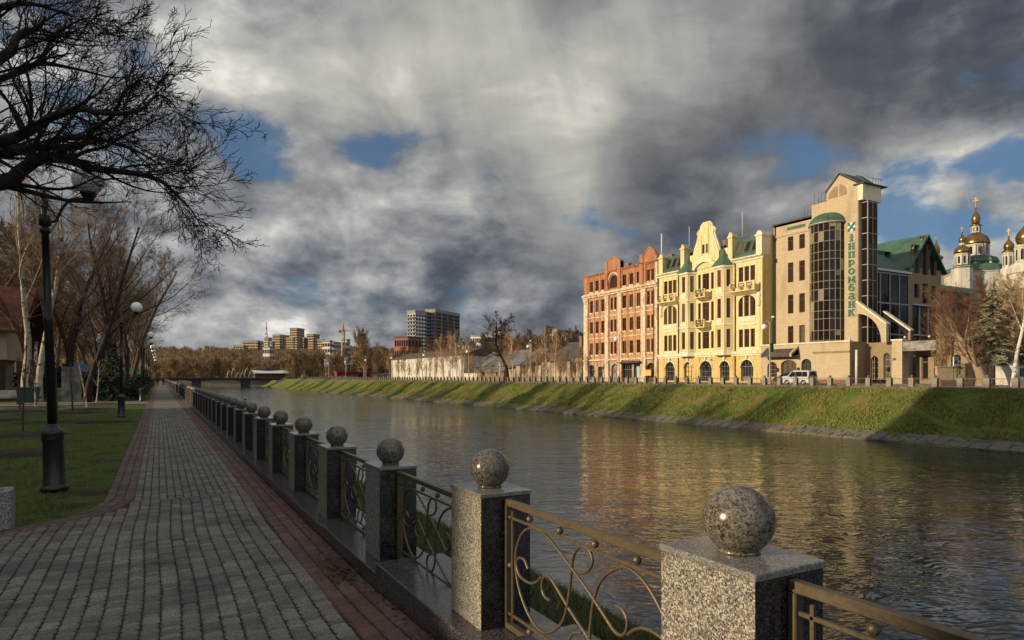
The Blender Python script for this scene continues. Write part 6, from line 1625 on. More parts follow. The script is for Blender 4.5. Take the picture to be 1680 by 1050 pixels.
# ---------------- vehicles
def car(lab, loc, rz, L, W, Hc, paint, van=False, group=None):
    """built lengthways on local y, then turned"""
    t = thing('parked_van' if van else 'parked_car', lab, 'van' if van else 'car', (0, 0, 0), group)
    h = L/2
    if van: prof = [(-h, .42), (-h, .95), (-h+.10, 1.08), (-h+.85, 1.18), (-h+1.50, Hc-.10), (-h+1.75, Hc), (h-.25, Hc), (h-.04, Hc-.12), (h, .95), (h, .42)]
    else: prof = [(-h, .40), (-h, .72), (-h+.10, .82), (-h+1.15, .95), (-h+1.85, Hc-.04), (-h+2.15, Hc), (h-1.35, Hc-.02), (h-.55, 1.0), (h-.05, .95), (h, .80), (h, .40)]
    # wheel arches
    wy = (-h+.80, h-.78); low = []
    for y0 in reversed(wy): low += [(y0+.38*cos(a), .30+.38*sin(a)) for a in [k*PI/8 for k in range(9)]]
    poly = prof + [(h, .26)] + low + [(-h, .26)]
    b = MB(); w2 = W/2; n = len(poly)
    inset = lambda z: .0 if z < .98 else (.13 if van else .2)*(z-.98)/(Hc-.98)
    vs = []
    for s, e in ((-1, .05), (-1, 0), (1, 0), (1, .05)):
        for (y, z) in poly: vs.append((s*(w2-inset(z)-e), y*(1 if e == 0 else .985), z if e == 0 or z < .5 else z+(.018 if z > 1 else 0)))
    fs = [tuple(range(n)), tuple(range(4*n-1, 3*n-1, -1))]
    for r_ in range(3):
        for k in range(n): fs.append((r_*n+k, (r_+1)*n+k, (r_+1)*n+(k+1) % n, r_*n+(k+1) % n))
    b.add(vs, fs); b.build('body', paint, t)
    zb, zt = 1.08, Hc-.16
    def side(y0, y1, y2, y3):
        for s in (-1, 1):
            q = MB(); x0, x1 = s*(w2-inset(zb)+.008), s*(w2-inset(zt)+.008); q.quad((x0, y0, zb), (x0, y1, zb), (x1, y2, zt), (x1, y3, zt)); q.build('side_window', M['glass_dark'], t)
    if van:
        side(-h+1.02, -h+1.95, -h+1.95, -h+1.58); side(-h+2.05, -h+2.95, -h+2.95, -h+2.05); side(-h+3.05, h-.25, h-.32, -h+3.05)
        ws = ((-h+.90, 1.20), (-h+1.46, Hc-.16)); rw = ((h-.005, 1.08), (h-.05, Hc-.2))
    else:
        side(-h+1.35, -h+2.45, -h+2.45, -h+1.98); side(-h+2.55, h-.85, h-1.3, -h+2.55)
        ws = ((-h+1.2, .98), (-h+1.82, Hc-.08)); rw = ((h-.62, 1.02), (h-1.3, Hc-.06))
    for nm, (p, q_) in (('windscreen', ws), ('rear_window', rw)):
        sgn = -1 if nm == 'windscreen' else 1
        q = MB(); q.quad((-w2+.2, p[0]+sgn*.02, p[1]+.02), (w2-.2, p[0]+sgn*.02, p[1]+.02), (w2-.3, q_[0]+sgn*.02, q_[1]+.02), (-w2+.3, q_[0]+sgn*.02, q_[1]+.02)); q.build(nm, M['glass_dark'], t)
    for y0 in wy:
        for s in (-1, 1):
            q = MB(); prof_ = [(.20, -.09), (.30, -.09), (.315, -.05), (.315, .05), (.30, .09), (.20, .09)]
            q.lathe([(r_, z) for r_, z in prof_], 0, 0, 18); q.v = [(s*(w2-.10)+z, y0+x, .315+y) for x, y, z in q.v]; wo = q.build('wheel', M['iron_dark'], t)
            q = MB(); q.lathe([(.05, .0), (.20, .02), (.205, .0), (.05, .03)], 0, 0, 14); q.v = [(s*(w2-.005)+s*z*.5, y0+x, .315+y) for x, y, z in q.v]; q.build('rim', M['alu_rim'], wo)
    for s in (-1, 1):
        q = MB(); q.box(s*(w2-.1)-.16, s*(w2-.1)+.09 if s > 0 else s*(w2-.1)+.16, -h-.015, -h+.12, .68, .86, .02); q.build('headlight', M['lamp_glass'], t)
        q = MB(); q.box(s*(w2-.08)-.06, s*(w2-.08)+.06, h-.08, h+.012, .75, 1.1 if van else .9, .02); q.build('tail_light', M['red_glass'], t)
        q = MB(); q.box(s*(w2+.10)-.09, s*(w2+.10)+.09, -h+1.35, -h+1.47, 1.02, 1.16, .02); q.build('mirror', M['iron_dark'], t)
    for y in (-h-.03, h-.08): MB().box(-w2+.08, w2-.08, y, y+.11, .34, .56, .03).build('bumper', M['grey_plastic'], t)
    for y in ((-h+2.0, -h+3.0) if van else (-h+2.5,)):
        for s in (-1, 1): MB().box(s*(w2+.004)-.005, s*(w2+.004)+.005, y-.16, y-.02, .88, .92).build('door_handle', M['iron_dark'], t)
    t.location = loc; t.rotation_euler = (0, 0, rz)
    return t
def paint(n, c): return mat(n, c, (c[0]*.85, c[1]*.85, c[2]*.85), 2, .35, 0, coat=.5)
M['silver'] = paint('silver_paint', (.48, .50, .52)); M['alu_rim'] = mat('wheel_rim', (.3, .3, .3), None, rough=.35, metal=.6); M['lamp_glass'] = mat('lamp_glass', (.5, .5, .5), None, rough=.1); M['red_glass'] = mat('red_lamp_glass', (.35, .01, .01), None, rough=.2); M['grey_plastic'] = mat('grey_plastic', (.05, .05, .055), None, rough=.6)
p = at(1311, 630, 83.5)
car('silver passenger van parked on the street in front of the bank podium', (71.6, onY(1311, 71.6), ZF-.12), PI, 4.0, 1.72, 1.85, M['silver'], True)
car('dark car parked behind the silver van by the bank door', (76.8, 60.2, ZF+.04), PI, 4.1, 1.7, 1.45, paint('black_paint', (.015, .015, .017)))
cA = car('dark blue car parked at the far end of the street by the warehouse', (70.5, 262, ZF-.12), PI, 4.3, 1.75, 1.48, paint('navy_paint', (.02, .03, .06)), False, 'cars parked far along the opposite street')
cB = car('grey car parked at the far end of the street, left of the warehouse', (70.5, 278, ZF-.12), PI, 4.3, 1.75, 1.5, paint('grey_paint', (.2, .2, .21)), False, 'cars parked far along the opposite street')
for i, Y in enumerate((270, 287, 296, 306, 318)):
    dup((cA, cB)[i % 2], (70.5, Y, ZF-.12), PI, 1, ('dark blue', 'grey')[i % 2] + ' car parked %s along the far street' % ('between the two kerb cars', 'beyond the warehouse', 'further on near the billboard', 'by the red kiosk', 'nearest the bridge')[i], 'cars parked far along the opposite street')

# ---------------- roof clutter
for (x, y, z, h_) in ((86, 120, 9.6, 1.8), (89, 128, 9.9, 1.5), (88, 150, 9.0, 1.6), (89, 163, 9.2, 1.4), (88, 96, 24.2, 1.5), (87, 108, 24.4, 1.3), (90, 84, 24.8, 1.6), (92, 74, 24.6, 1.6)):
    t = thing('chimney', 'brick chimney on the ' + ('shed roof by the faded wall, %s of the pair' % ('right' if y == 120 else 'left') if y in (120, 128) else 'grey slate roof, %s of the pair' % ('right' if y == 150 else 'left') if y in (150, 163) else 'red house roof, %s of the pair' % ('right' if y == 96 else 'left') if y in (96, 108) else 'yellow house roof, %s of the pair' % ('left' if y == 84 else 'right')), 'chimney', (x, y, z-.8))
    MB().box(x-.35, x+.35, y-.5, y+.5, z-.9, z+h_).build('shaft', M['far_brick_'], t); MB().box(x-.45, x+.45, y-.6, y+.6, z+h_, z+h_+.15).build('cap', M['concrete'], t)
# ---------------- trees at the right, before the church
def tree_at(u, v, D, **k): pass
M['bark_tan'] = mat('tan_bark', (.20, .15, .10), (.28, .21, .14), 4, .9, .7, 20, .2, stretch=(1, 1, .4))
M['birch'] = mat('birch_bark', (.50, .47, .42), (.58, .55, .5), 5, .85, .3, 20, .2, c3=(.05, .045, .04), s3=3.0, t3=(.58, .63), stretch=(1, 1, 1.8))
p = at(1612, 634, 66)
bare_tree('stout forked tree with tan bark beside the fence, right of the concrete wall', 71, (p.x, p.y, ZF), 8.2, .52, M['bark_tan'], M['twig_red'], None, **dict(OAK, start=(.28, .15, .1, .1), ang=(.75, .65, .66, .62), ratio=(.72, .52, .5, .5)))
p = at(1628, 628, 76); t = thing('spruce_tree', 'big pale green spruce standing behind the forked tree below the church', 'spruce', (p.x, p.y, ZF)); spruce(t, Vector((p.x, p.y, ZF)), 11.6, 4.1, 12, M['needle'], M['bark_brown'], 1.25)
p = at(1676, 628, 82); t = thing('spruce_tree', 'smaller dark spruce at the right edge behind the white birch', 'spruce', (p.x, p.y, ZF)); spruce(t, Vector((p.x, p.y, ZF)), 8.5, 3.0, 13, M['needle_dark'], M['bark_brown'], .9)
p = at(1662, 633, 65)
bare_tree('white birch leaning at the right edge of the view', 72, (p.x, p.y, ZF), 15.5, .20, M['birch'], M['twig_straw'], None, lean=(.08, -.05), **dict(BIRCH, start=(.4, .15, .1)))
p = at(1666, 630, 98)
bare_tree('straw coloured bare tree in front of the golden bell tower', 73, (p.x, p.y, ZF), 13, .2, M['bark_tan'], M['twig_straw'], None, **dict(OAK, start=(.2, .15, .1, .1), kids=(2.0, 1.8, 1.8, 1.8), rmin=.009))
for i, (u, D, hh, m_) in enumerate(((1650, 100, 12, 'twig_straw'), (1672, 92, 13, 'twig_red'), (1690, 78, 12, 'twig_straw'), (1618, 96, 11, 'twig_red'))):
    p = at(u, 628, D)
    bare_tree(('straw coloured bare tree between the big spruce and the golden bell tower', 'reddish bare tree in front of the bell tower at the right edge', 'straw coloured bare tree on the very right edge by the kiosk', 'reddish bare tree behind the big spruce under the church')[i], 171+i, (p.x, p.y, ZF), hh, .18, M['bark_tan'], M[m_], None, **dict(OAK, start=(.2, .15, .1, .1), kids=(2.2, 1.8, 1.8, 1.9), rmin=.009))
RT = 'reddish bare trees before the annex'
rt = None
for i, (u, D, hh) in enumerate(((1556, 80, 11), (1580, 84, 11.5), (1535, 84, 9.5), (1600, 90, 12))):
    p = at(u, 628, D)
    if rt is None: rt = bare_tree('reddish bare tree in front of the gabled annex and the dark wing', 74, (p.x, p.y, ZF), hh, .2, M['bark_brown'], M['twig_red'], RT, **dict(OAK, start=(.2, .2, .1, .1)))
    else: dup(rt, (p.x, p.y, ZF), i*1.9, hh/11, 'reddish bare tree in front of the gabled annex and the dark wing', RT)
p = at(1546, 628, 74)
bare_tree('pale slender bushy tree beside the concrete wall by the annex', 75, (p.x, p.y, ZF), 6.5, .09, M['bark_tan'], M['twig_straw'], None, **POPLAR)
# concrete planter wall with a poster board, timber fence, white kiosk
p0, p1 = at(1538, 631, 68), at(1583, 631, 68)
def wall_between(name, lab, cat, a, b, z0, z1, th, m_, cap=None, posts=0, pm=None):
    a, b = Vector((a.x, a.y, 0)), Vector((b.x, b.y, 0)); L = (b-a).length; rz = math.atan2((b-a).y, (b-a).x)
    t = thing(name, lab, cat, (0, 0, 0))
    MB().box(0, L, 0, th, z0, z1).build('panel', m_, t)
    if cap: MB().box(-.06, L+.06, -.08, th+.08, z1, z1+.12).build('coping', cap, t)
    for k in range(posts):
        x = L*k/(posts-1); MB().box(x-.09, x+.09, -.08, -.003, z0, z1+.1).build('post', pm, t)
    t.location = (a.x, a.y, 0); t.rotation_euler = (0, 0, rz); return t
M['conc_tan'] = mat('tan_concrete', (.30, .25, .16), (.36, .30, .2), 2, .9, .3, 10, c3=(.2, .16, .1), s3=.8)
wall_between('concrete_wall', 'tan concrete planter wall under a small poster board, right of the bank', 'wall', p0, p1, ZF, 2.85, .4, M['conc_tan'], M['conc_tan'])
wall_between('stone_border', 'low pinkish stone border in front of the tan concrete wall', 'border', p0 + Vector((-.5, -.6, 0)), p1 + Vector((.3, -.6, 0)), ZF-.05, 1.5, .25, M['bank_base'])
p = at(1568, 631, 67.8)
t = thing('poster_board', 'small white poster board with a green picture standing above the tan wall', 'sign', (p.x, p.y, ZF)); rz = -TH-.1
MB().box(p.x-.46, p.x+.46, p.y-.04, p.y+.04, 2.98, 3.95).build('board', M['sign_white'], t)
MB().box(p.x-.30, p.x+.26, p.y-.055, p.y-.042, 3.22, 3.6).build('green_picture', M['green_roof'], t); MB().box(p.x-.32, p.x+.30, p.y-.055, p.y-.042, 3.70, 3.80).build('heading_strip', M['grey_plastic'], t)
for dx in (-.3, .3): MB().tube([(p.x+dx, p.y+.05, ZF), (p.x+dx, p.y+.05, 3.0)], .03, 6).build('leg', M['iron_dark'], t)
wall_between('timber_fence', 'dark brown timber fence behind the forked tree', 'fence', at(1584, 630, 72), at(1664, 630, 70), ZF, 3.25, .1, M['dark_wood'], None, 8, M['dark_wood'])
p = at(1676, 630, 68)
t = thing('white_kiosk', 'white kiosk cut by the right edge behind the birch', 'kiosk', (p.x, p.y, ZF))
MB().box(p.x-.9, p.x+2.5, p.y, p.y+2, ZF, 3.1).build('wall', M['white_wash'], t); MB().box(p.x-1.1, p.x+2.7, p.y-.25, p.y+2.2, 3.1, 3.28).build('roof', M['dark_roof'], t); MB().box(p.x-.4, p.x+1.4, p.y-.05, p.y-.002, 1.9, 2.8).build('hatch', M['glass_dark'], t)

# ---------------- walls, sheds and trees between the red house and the bridge
M['graffiti'] = stained('weathered_wall', (.42, .35, .26), (.33, .26, .18), (.15, .11, .08), 1.0, (.42, .58), extra=(.30, .27, .24))
M['white_wall'] = stained('peeling_white_wall', (.58, .56, .52), (.52, .50, .46), (.30, .26, .21), .6, (.46, .66))
M['slate'] = mat('grey_slate', (.10, .105, .12), (.15, .155, .17), 1.5, .8, .4, 6, stretch=(1, 3, 1), c3=(.16, .10, .06), s3=.3)
M['rust'] = mat('rusty_shed', (.16, .10, .06), (.22, .15, .1), 1.2, .85, .3, 5, c3=(.08, .06, .05), s3=.5)
t = thing('ruined_brick_wall', 'long weathered wall with faded painting, left of the red house', 'wall', (80, 130, ZF))
for k in range(9):
    y0 = 115.0 + k*4.2; h_ = 4.6 - .22*k + (.5 if k % 3 == 0 else 0)
    MB().box(80, 80.4, y0+.02, y0+4.16, .9, h_+.9).build('panel', M['graffiti'], t); MB().box(79.78, 79.997, y0-.18, y0+.18, .9, h_+1.1).build('pier', M['graffiti'], t)
def shed(lab, X, y0, y1, d, h0, h1, wm, rm, wins=0, name='shed'):
    t = thing(name, lab, 'building', (X, (y0+y1)/2, ZF))
    ops_ = [(y0+(y1-y0)*(k+.5)/wins-.5, y0+(y1-y0)*(k+.5)/wins+.5, 2.2, 3.6) for k in range(wins)]
    w = MB(); wall(w, PXf(X), y0, y1, .9, h0, ops_, .2); w.prism([(X+.02, .9), (X+d, .9), (X+d, h0), (X+d/2, h1-.15), (X+.02, h0)], 'y', y0, y0+.1); w.prism([(X+.02, .9), (X+d, .9), (X+d, h0), (X+d/2, h1-.15), (X+.02, h0)], 'y', y1-.1, y1); w.build('wall', wm, t)
    for o in ops_: window(t, PXf(X), o, M['win_grey'], M['glass_dark'], 'cas', .15)
    MB().prism([(X-.5, h0-.12), (X+d/2, h1), (X+d+.5, h0-.12), (X+d+.5, h0-.3), (X+d/2, h1-.18), (X-.5, h0-.3)], 'y', y0-.4, y1+.4).build('roof', rm, t)
    return t
shed('brown roofed shed behind the faded wall next to the red house', 84, 117, 136, 14, 6.0, 10.6, M['rust'], M['old_roof'], 3)
shed('grey slate roofed long shed behind the dark twisted tree', 83, 142, 176, 13, 5.2, 9.5, M['rust'], M['slate'], 4)
shed('rusty low shed in front of the grey slate roof', 79.5, 150, 166, 5, 3.6, 4.8, M['rust'], M['slate'], 2)
# white warehouse
t = thing('white_warehouse', 'big blank white warehouse wall with peeling paint', 'building', (82, 215, ZF))
wo = [(188, 189.2, 1.6, 4.0), (205, 206, 1.6, 3.4)]
w = MB(); wall(w, PXf(80.5), 178, 246, .9, 8.8, wo, .3); w.box(80.52, 96, 178, 178.1, .9, 8.6); w.build('wall', M['white_wall'], t)
for o in wo: window(t, PXf(80.5), o, M['win_grey'], M['glass_dark'])
MB().prism([(80.2, 8.8), (88, 11.2), (96, 8.8), (96, 8.5), (80.2, 8.5)], 'y', 177.6, 246.4).build('roof', M['old_roof'], t)
for k in range(10): MB().box(80.3, 80.5, 178.5+k*7.4, 179.3+k*7.4, .9, 8.78).build('pilaster', M['white_wall'], t)
wall_between('garden_wall', 'low pale wall between the warehouse and the faded wall', 'wall', Vector((80.8, 140, 0)), Vector((80.2, 177, 0)), .9, 3.0, .3, M['white_wall'], M['concrete'])
# trees on that side
p = at(826, 624, 150)
M['twig_black'] = mat('black_twig', (.055, .045, .037), None, rough=.9)
bare_tree('tall dark twisted tree on the far bank with a dense rounded crown', 81, (76.5, onY(833, 76.5), ZF), 15.5, .5, M['bark_dark'], M['twig_black'], None, lean=(.06, 0), **dict(OAK, start=(.42, .25, .12, .1), wob=(.13, .2, .25, .22, .2), kids=(2.2, 1.6, 1.7, 1.5), ang=(.85, .75, .7, .7), rmin=.015))
bi = bare_tree('slender pale birch on the far bank between the warehouse and the faded wall', 82, (76.3, onY(749, 76.3), ZF), 13.5, .19, M['birch'], mat('orange_twig', (.34, .18, .07), (.42, .25, .11), .5, rough=.9), 'birches on the far bank', **dict(BIRCH, rmin=.016))
b2 = bare_tree('straw coloured bare tree on the far bank in front of the white warehouse', 83, (76.0, onY(694, 76), ZF), 9.5, .14, M['bark_tan'], M['twig_straw'], 'birches on the far bank', **dict(BIRCH, rmin=.014, kids=(2.8, 1.8, 1.6)))
for i, (u, X, s, src) in enumerate([(665, 76, .9, b2), (727, 76.2, .95, bi), (739, 77, 1.0, bi), (760, 76, .9, bi), (819, 76.5, .85, bi), (842, 76.2, .95, bi), (898, 77, .82, bi), (911, 76.4, .76, bi), (948, 77.2, .66, b2), (930, 78, .7, b2), (778, 77, .7, b2), (706, 77, .85, b2), (862, 78, .7, b2), (880, 77.5, .7, b2), (640, 76, 1.0, b2), (655, 77, .8, b2), (672, 78, .5, b2), (683, 77, .6, b2), (715, 78, .55, b2), (770, 78, .5, b2), (790, 79, .6, b2), (805, 79, .5, b2), (855, 79, .45, b2), (872, 79, .5, b2), (893, 79.3, .42, b2), (920, 79.3, .5, b2), (938, 79.3, .4, b2), (953, 79.3, .45, b2)]):
    dup(src, (X, onY(u, X), ZF), i*1.3, s, 'slender pale birch on the far bank between the warehouse and the faded wall' if src is bi else 'straw coloured bare tree on the far bank in front of the white warehouse')

# ---------------- the bridge
BY = 385.0
M['bridge'] = mat('dark_bridge_concrete', (.045, .043, .042), (.065, .062, .06), .6, .85, .2, 3)
t = thing('road_bridge', 'low dark bridge on two piers crossing the river', 'bridge', (31, BY, 0))
MB().box(-3, 68, BY-5, BY+5, .15, 1.5).build('deck', M['bridge'], t)
MB().box(-3, 68, BY-5.6, BY-5.002, 1.0, 1.65).build('edge_beam', M['bridge'], t)
for x in (17.5, 42.0):
    pr = MB(); pr.box(x-2.1, x+2.1, BY-4.5, BY+4.5, -4.5, -.2); pr.box(x-4.2, x+4.2, BY-4.7, BY+4.7, -.2, .148); pr.build('pier', M['bridge'], t)
rl = MB(); rl.tube([(-3, BY-5.3, 2.75), (68, BY-5.3, 2.75)], .07, 4, True, False); rl.tube([(-3, BY-5.3, 2.2), (68, BY-5.3, 2.2)], .05, 4, True, False)
for k in range(48): rl.tube([(-3+k*1.5, BY-5.3, 1.6), (-3+k*1.5, BY-5.3, 2.75)], .05, 4, True, False)
rl.build('railing', M['iron_dark'], t)
for x in (-3.5, 64): MB().box(x, x+4.5, BY-5.2, BY+5.2, -4, .14).build('abutment', M['bridge'], t)
st = thing('bank_stairs', 'pale stair ramp going down the far bank beside the bridge', 'stairs', (58, 374, 0))
for k in range(16): MB().box(53.8+k*.5, 54.3+k*.5, 371, 375, -4.2, -3.5+k*.29).build('step', M['concrete'], st)
for yy in (370.8, 375.0): MB().prism([(53.8, -3.3), (61.8, 1.35), (61.8, 2.2), (53.8, -2.5)], 'y', yy, yy+.2).build('parapet', M['concrete'], st)

# ---------------- beyond the bridge
WT = 'golden brown willow trees beyond the bridge'
w1 = bare_tree('golden brown bare willow in the dense row beyond the bridge', 91, (8, 428, -1), 12, .35, M['bark_tan'], M['twig_gold'], WT, **dict(POPLAR, ns=(7, 6, 5, 3), kids=(3.2, 2.4, 2.2), start=(.08, .1, .1), ang=(.7, .55, .55), ratio=(.62, .5, .5), rmin=.05))
w2 = bare_tree('golden brown bare willow in the dense row beyond the bridge', 92, (22, 430, -1), 11, .35, M['bark_brown'], M['twig_gold'], WT, **dict(POPLAR, ns=(7, 6, 5, 3), kids=(3.2, 2.4, 2.2), start=(.06, .1, .1), ang=(.85, .6, .6), ratio=(.7, .5, .5), rmin=.05))
r = random.Random(17)
for i in range(52):
    u = 255 + (i % 26)*15 + r.uniform(-6, 6); D = 425 + 46*(i // 26) + r.uniform(-14, 20) - (30 if u > 480 else 0)
    p = at(u, HZ, D)
    dup((w1, w2)[i % 2], (p.x, p.y, -1.2 if u < 470 else .6), r.uniform(0, 6), r.uniform(.85, 1.2) * (1.05 if u > 460 else 1), 'golden brown bare willow in the dense row beyond the bridge', WT)
BT = 'brown trees on the far bank near the bridge'
b1 = bare_tree('brown bare tree at the far end of the opposite bank near the billboards', 93, (84, 330, ZF), 13, .3, M['bark_brown'], M['twig_brown'], BT, **dict(OAK, ns=(8, 6, 5, 4), lim=3, kids=(2.4, 2.2, 2.2), rmin=.035))
for i, (u, D, s) in enumerate([(500, 380, .9), (515, 372, .95), (530, 390, 1.0), (545, 360, .8), (565, 350, .8), (585, 345, .9), (620, 300, .9), (632, 310, 1.0), (640, 290, .8), (660, 330, 1.1), (680, 300, 1.0), (705, 320, 1.1), (730, 300, 1.1), (755, 270, 1.0), (775, 250, 1.0), (795, 270, 1.1), (480, 400, .8), (860, 220, 1.0), (885, 215, 1.0), (915, 200, 1.0), (940, 205, 1.05), (900, 260, 1.3), (870, 270, 1.2), (930, 250, 1.2), (848, 240, 1.1)]):
    p = at(u, HZ, D); z = ZF + land(p.x, p.y) - .3 if p.x > 110 else ZF
    dup(b1, (p.x, p.y, z), i*1.7, s, 'brown bare tree at the far end of the opposite bank near the billboards' if u < 650 else 'brown bare tree on the rising ground behind the warehouse and sheds', BT if u < 650 else 'brown trees behind the warehouse and sheds')
for i in range(15):                                     # tall trees standing deeper in the park
    dup(b1, (-15 - (i*7) % 19, 96 + i*17, 0), i*2.3, 1.35 + .12*(i % 3), 'tall brown bare tree deep in the park behind the row along the walk', 'tall trees deep in the park')
bg = bare_tree('big pale golden bare tree with a domed crown right of the tower crane', 94, (74, onY(598, 74), ZF), 17, .4, M['bark_tan'], M['twig_gold'], None, **dict(POPLAR, ns=(8, 7, 5, 4), kids=(3.6, 2.4, 2.2), start=(.15, .1, .1), ang=(.6, .5, .5), ratio=(.58, .5, .5), rmin=.04))
# far wood on the slopes (a mass)
rs = np.random.RandomState(6); P0 = []; P1 = []
for i in range(2300):
    if i > 2050: u = rs.uniform(-120, 262); D = rs.uniform(150, 420)
    elif i < 1400: u = rs.uniform(250, 700); D = rs.uniform(470, 900)
    else: u = rs.uniform(650, 1000); D = rs.uniform(260, 560)
    q = at(u, HZ, D)
    if (q.x < 64 and q.y < 440 and i <= 2050) or (i > 2050 and q.x > -9): continue
    z = ZF + land(q.x, q.y) + (1.2 if q.y > 470 else 0) if i <= 2050 else 0; hh = rs.uniform(6, 11); n = 60
    a = rs.uniform(0, 2*PI, n); e = rs.uniform(0, 1, n)**.6; f = rs.uniform(.1, .6, n)
    P0.append(np.stack([q.x+np.cos(a)*f*1.5, q.y+np.sin(a)*f*1.5, z+hh*f], 1)); rr_ = hh*.36*e
    P1.append(np.stack([q.x+np.cos(a)*rr_, q.y+np.sin(a)*rr_, z+hh*(f+.45*rs.uniform(.4, 1, n))], 1))
P0 = np.concatenate(P0); P1 = np.concatenate(P1); d = P1-P0; sd = np.cross(d, np.array([[S_, C_, 0]])); sd /= np.maximum(np.linalg.norm(sd, axis=1, keepdims=True), 1e-6)
wd = (.10 + .0003*np.linalg.norm(P0[:, :2], axis=1, keepdims=True))*.8
V = np.stack([P0-sd*wd, P0+sd*wd, P1+sd*wd*.4, P1-sd*wd*.4], 1)
m, t_, b_ = new_mat('far_wood'); gm = t_.n('ShaderNodeNewGeometry')
t_.set(b_.inputs['Base Color'], t_.ramp(gm.outputs['Random Per Island'], [(0, (.08, .05, .03)), (.6, (.16, .105, .055)), (1, (.24, .175, .09))])); b_.inputs['Roughness'].default_value = .95
tag(np_mesh('hillside_wood', V.reshape(-1, 3), np.arange(len(P0)*4).reshape(-1, 4), m), 'brown leafless wood covering the distant hillside', 'wood', None, 'stuff')

# ---------------- distant buildings
M['sand'] = mat('sandstone', (.42, .32, .19), (.48, .37, .23), .05, .9); M['far_white'] = mat('far_white_wall', (.55, .53, .49), (.6, .58, .54), .06, .9)
M['far_brick'] = mat('far_red_brick', (.26, .09, .05), (.31, .12, .07), .06, .9); M['far_grey'] = mat('far_grey_panel', (.22, .21, .19), (.28, .27, .25), .06, .9); M['balc'] = mat('blue_grey_balcony', (.10, .13, .19), (.14, .17, .23), .06, .7)
def block(lab, u0, u1, vt, D, dep, rot, fl, nb, nd, wm, group=None, roofh=1.0, cat='building', vb=None, name='distant_building', balc=False, frac=.62):
    k = D/FPX; wpx = (u1-u0)*k; c = at((u0+u1)/2, HZ, D); zt = H + (HZ-vt)*k; zb = ZF + land(c.x, c.y) - 1
    if vb: zb = H + (HZ-vb)*k
    # rot: share of the seen width taken by the lit left face
    view = math.atan2(c.x, c.y); A = radians(rot)                 # left face normal turned A from the sight line
    Lf = wpx*frac/max(cos(A), .2); Rf = wpx*(1-frac)/max(sin(A), .2)
    t = thing(name, lab, cat, (0, 0, 0), group); hh = zt-zb
    MB().box(0, Rf, -Lf, 0, -6, hh).build('wall', wm, t)            # local: face x=0 looks to -x (lit), face y=-Lf to -y
    MB().box(-.3, Rf+.3, -Lf-.3, .3, hh+.02, hh+roofh).build('roof', M['far_grey'] if wm is not M['far_brick'] else M['old_roof'], t)
    fh = hh/fl; wl = Lf/nb; wr = Rf/nd
    f1 = MB(); f1.box(-.12, -.004, -wl*.36, wl*.36, -fh*.28, fh*.28); me1 = None
    for i in range(fl):
        for j in range(nb):
            z = fh*(i+.5); y = -wl*(j+.5)
            if me1 is None: o = f1.build('window', M['glass_dark'], t); me1 = o.data
            else: o = link(me1, 'window', t)
            o.location = (0, y, z)
    f2 = MB(); f2.box(-wr*.34, wr*.34, -.12, -.004, -fh*.28, fh*.28); me2 = None
    for i in range(fl):
        for j in range(nd):
            if me2 is None: o = f2.build('window', M['glass_dark'], t); me2 = o.data
            else: o = link(me2, 'window', t)
            o.location = (wr*(j+.5), -Lf, fh*(i+.5))
    if balc:
        bm_ = MB(); bm_.box(-1.3, -.13, -wl*.8, wl*.8, -fh*.3, fh*.12); me3 = None
        for i in range(1, fl):
            for (dx, dy) in ((0, -wl*1.0), (0, -Lf+wl*.9)):
                if me3 is None: o = bm_.build('balcony', M['balc'], t); me3 = o.data
                else: o = link(me3, 'balcony', t)
                o.location = (dx, dy, fh*i)
    # turn so that the -x face looks back along the sight line, rotated by A to the left
    # outward normal of the lit face in the world: from the object to the viewer, rotated clockwise (seen from above) by A
    nx, ny = -sin(view), -cos(view); ang = math.atan2(ny, nx) - A
    t.rotation_euler = (0, 0, ang - PI)
    # shared near corner (0,-Lf) sits at the column where the lit share ends
    pc = at(u0 + (u1-u0)*frac, HZ, D); R2 = Matrix.Rotation(ang-PI, 2); off = R2 @ Vector((0, -Lf))
    t.location = (pc.x-off.x, pc.y-off.y, zb)
    return t
# the tall constructivist complex on the hill
DG = 'sandstone blocks of the hilltop complex'
for (u0, u1, vt, fl, nb, nd, fr, lab) in [(400, 428, 561, 5, 7, 2, .80, 'wide low sandstone block left of the striped mast on the hill'), (428, 454, 562, 5, 6, 2, .72, 'low sandstone block right of the striped mast on the hill'), (448, 474, 551, 8, 5, 4, .42, 'mid height sandstone block left of the tallest hilltop block'),
                                           (470, 484, 556, 7, 4, 1, .8, 'narrow sandstone link block touching the tallest hilltop block'), (476, 499, 540, 11, 5, 3, .48, 'tallest sandstone block of the hilltop complex'), (497, 507, 556, 7, 2, 3, .15, 'shaded sandstone link right of the tallest hilltop block'), (504, 524, 550, 8, 4, 3, .5, 'sandstone block with a dark upper corner right of the tallest'), (512, 532, 559, 6, 6, 1, .85, 'low sandstone block at the right end of the hilltop complex'), (384, 402, 568, 4, 5, 1, .85, 'low pale sandstone block at the left end of the hilltop complex'), (434, 446, 556, 7, 2, 2, .5, 'small white block under the striped mast')]:
    block(lab, u0, u1, vt, 860, 20, 30, fl, nb, nd, M['sand'] if 'white' not in lab else M['far_white'], DG, 2.0, frac=fr)
block('small distant white tower block alone on the left skyline', 328, 343, 570, 1200, 20, 38, 8, 3, 3, M['far_white'], None, 3.0, frac=.5)
block('white house with a blue roof side below the hilltop complex', 432, 449, 571, 640, 10, 35, 3, 4, 3, M['far_white'], None, frac=.6)
block('white stepped modern house behind the tower crane, left part', 529, 545, 561, 520, 10, 32, 6, 3, 3, M['far_white'], None, 1.5, frac=.75)
block('white modern house with dark glazed floors behind the tower crane', 543, 566, 563, 530, 10, 20, 6, 2, 7, M['far_white'], None, 1.5, frac=.15)
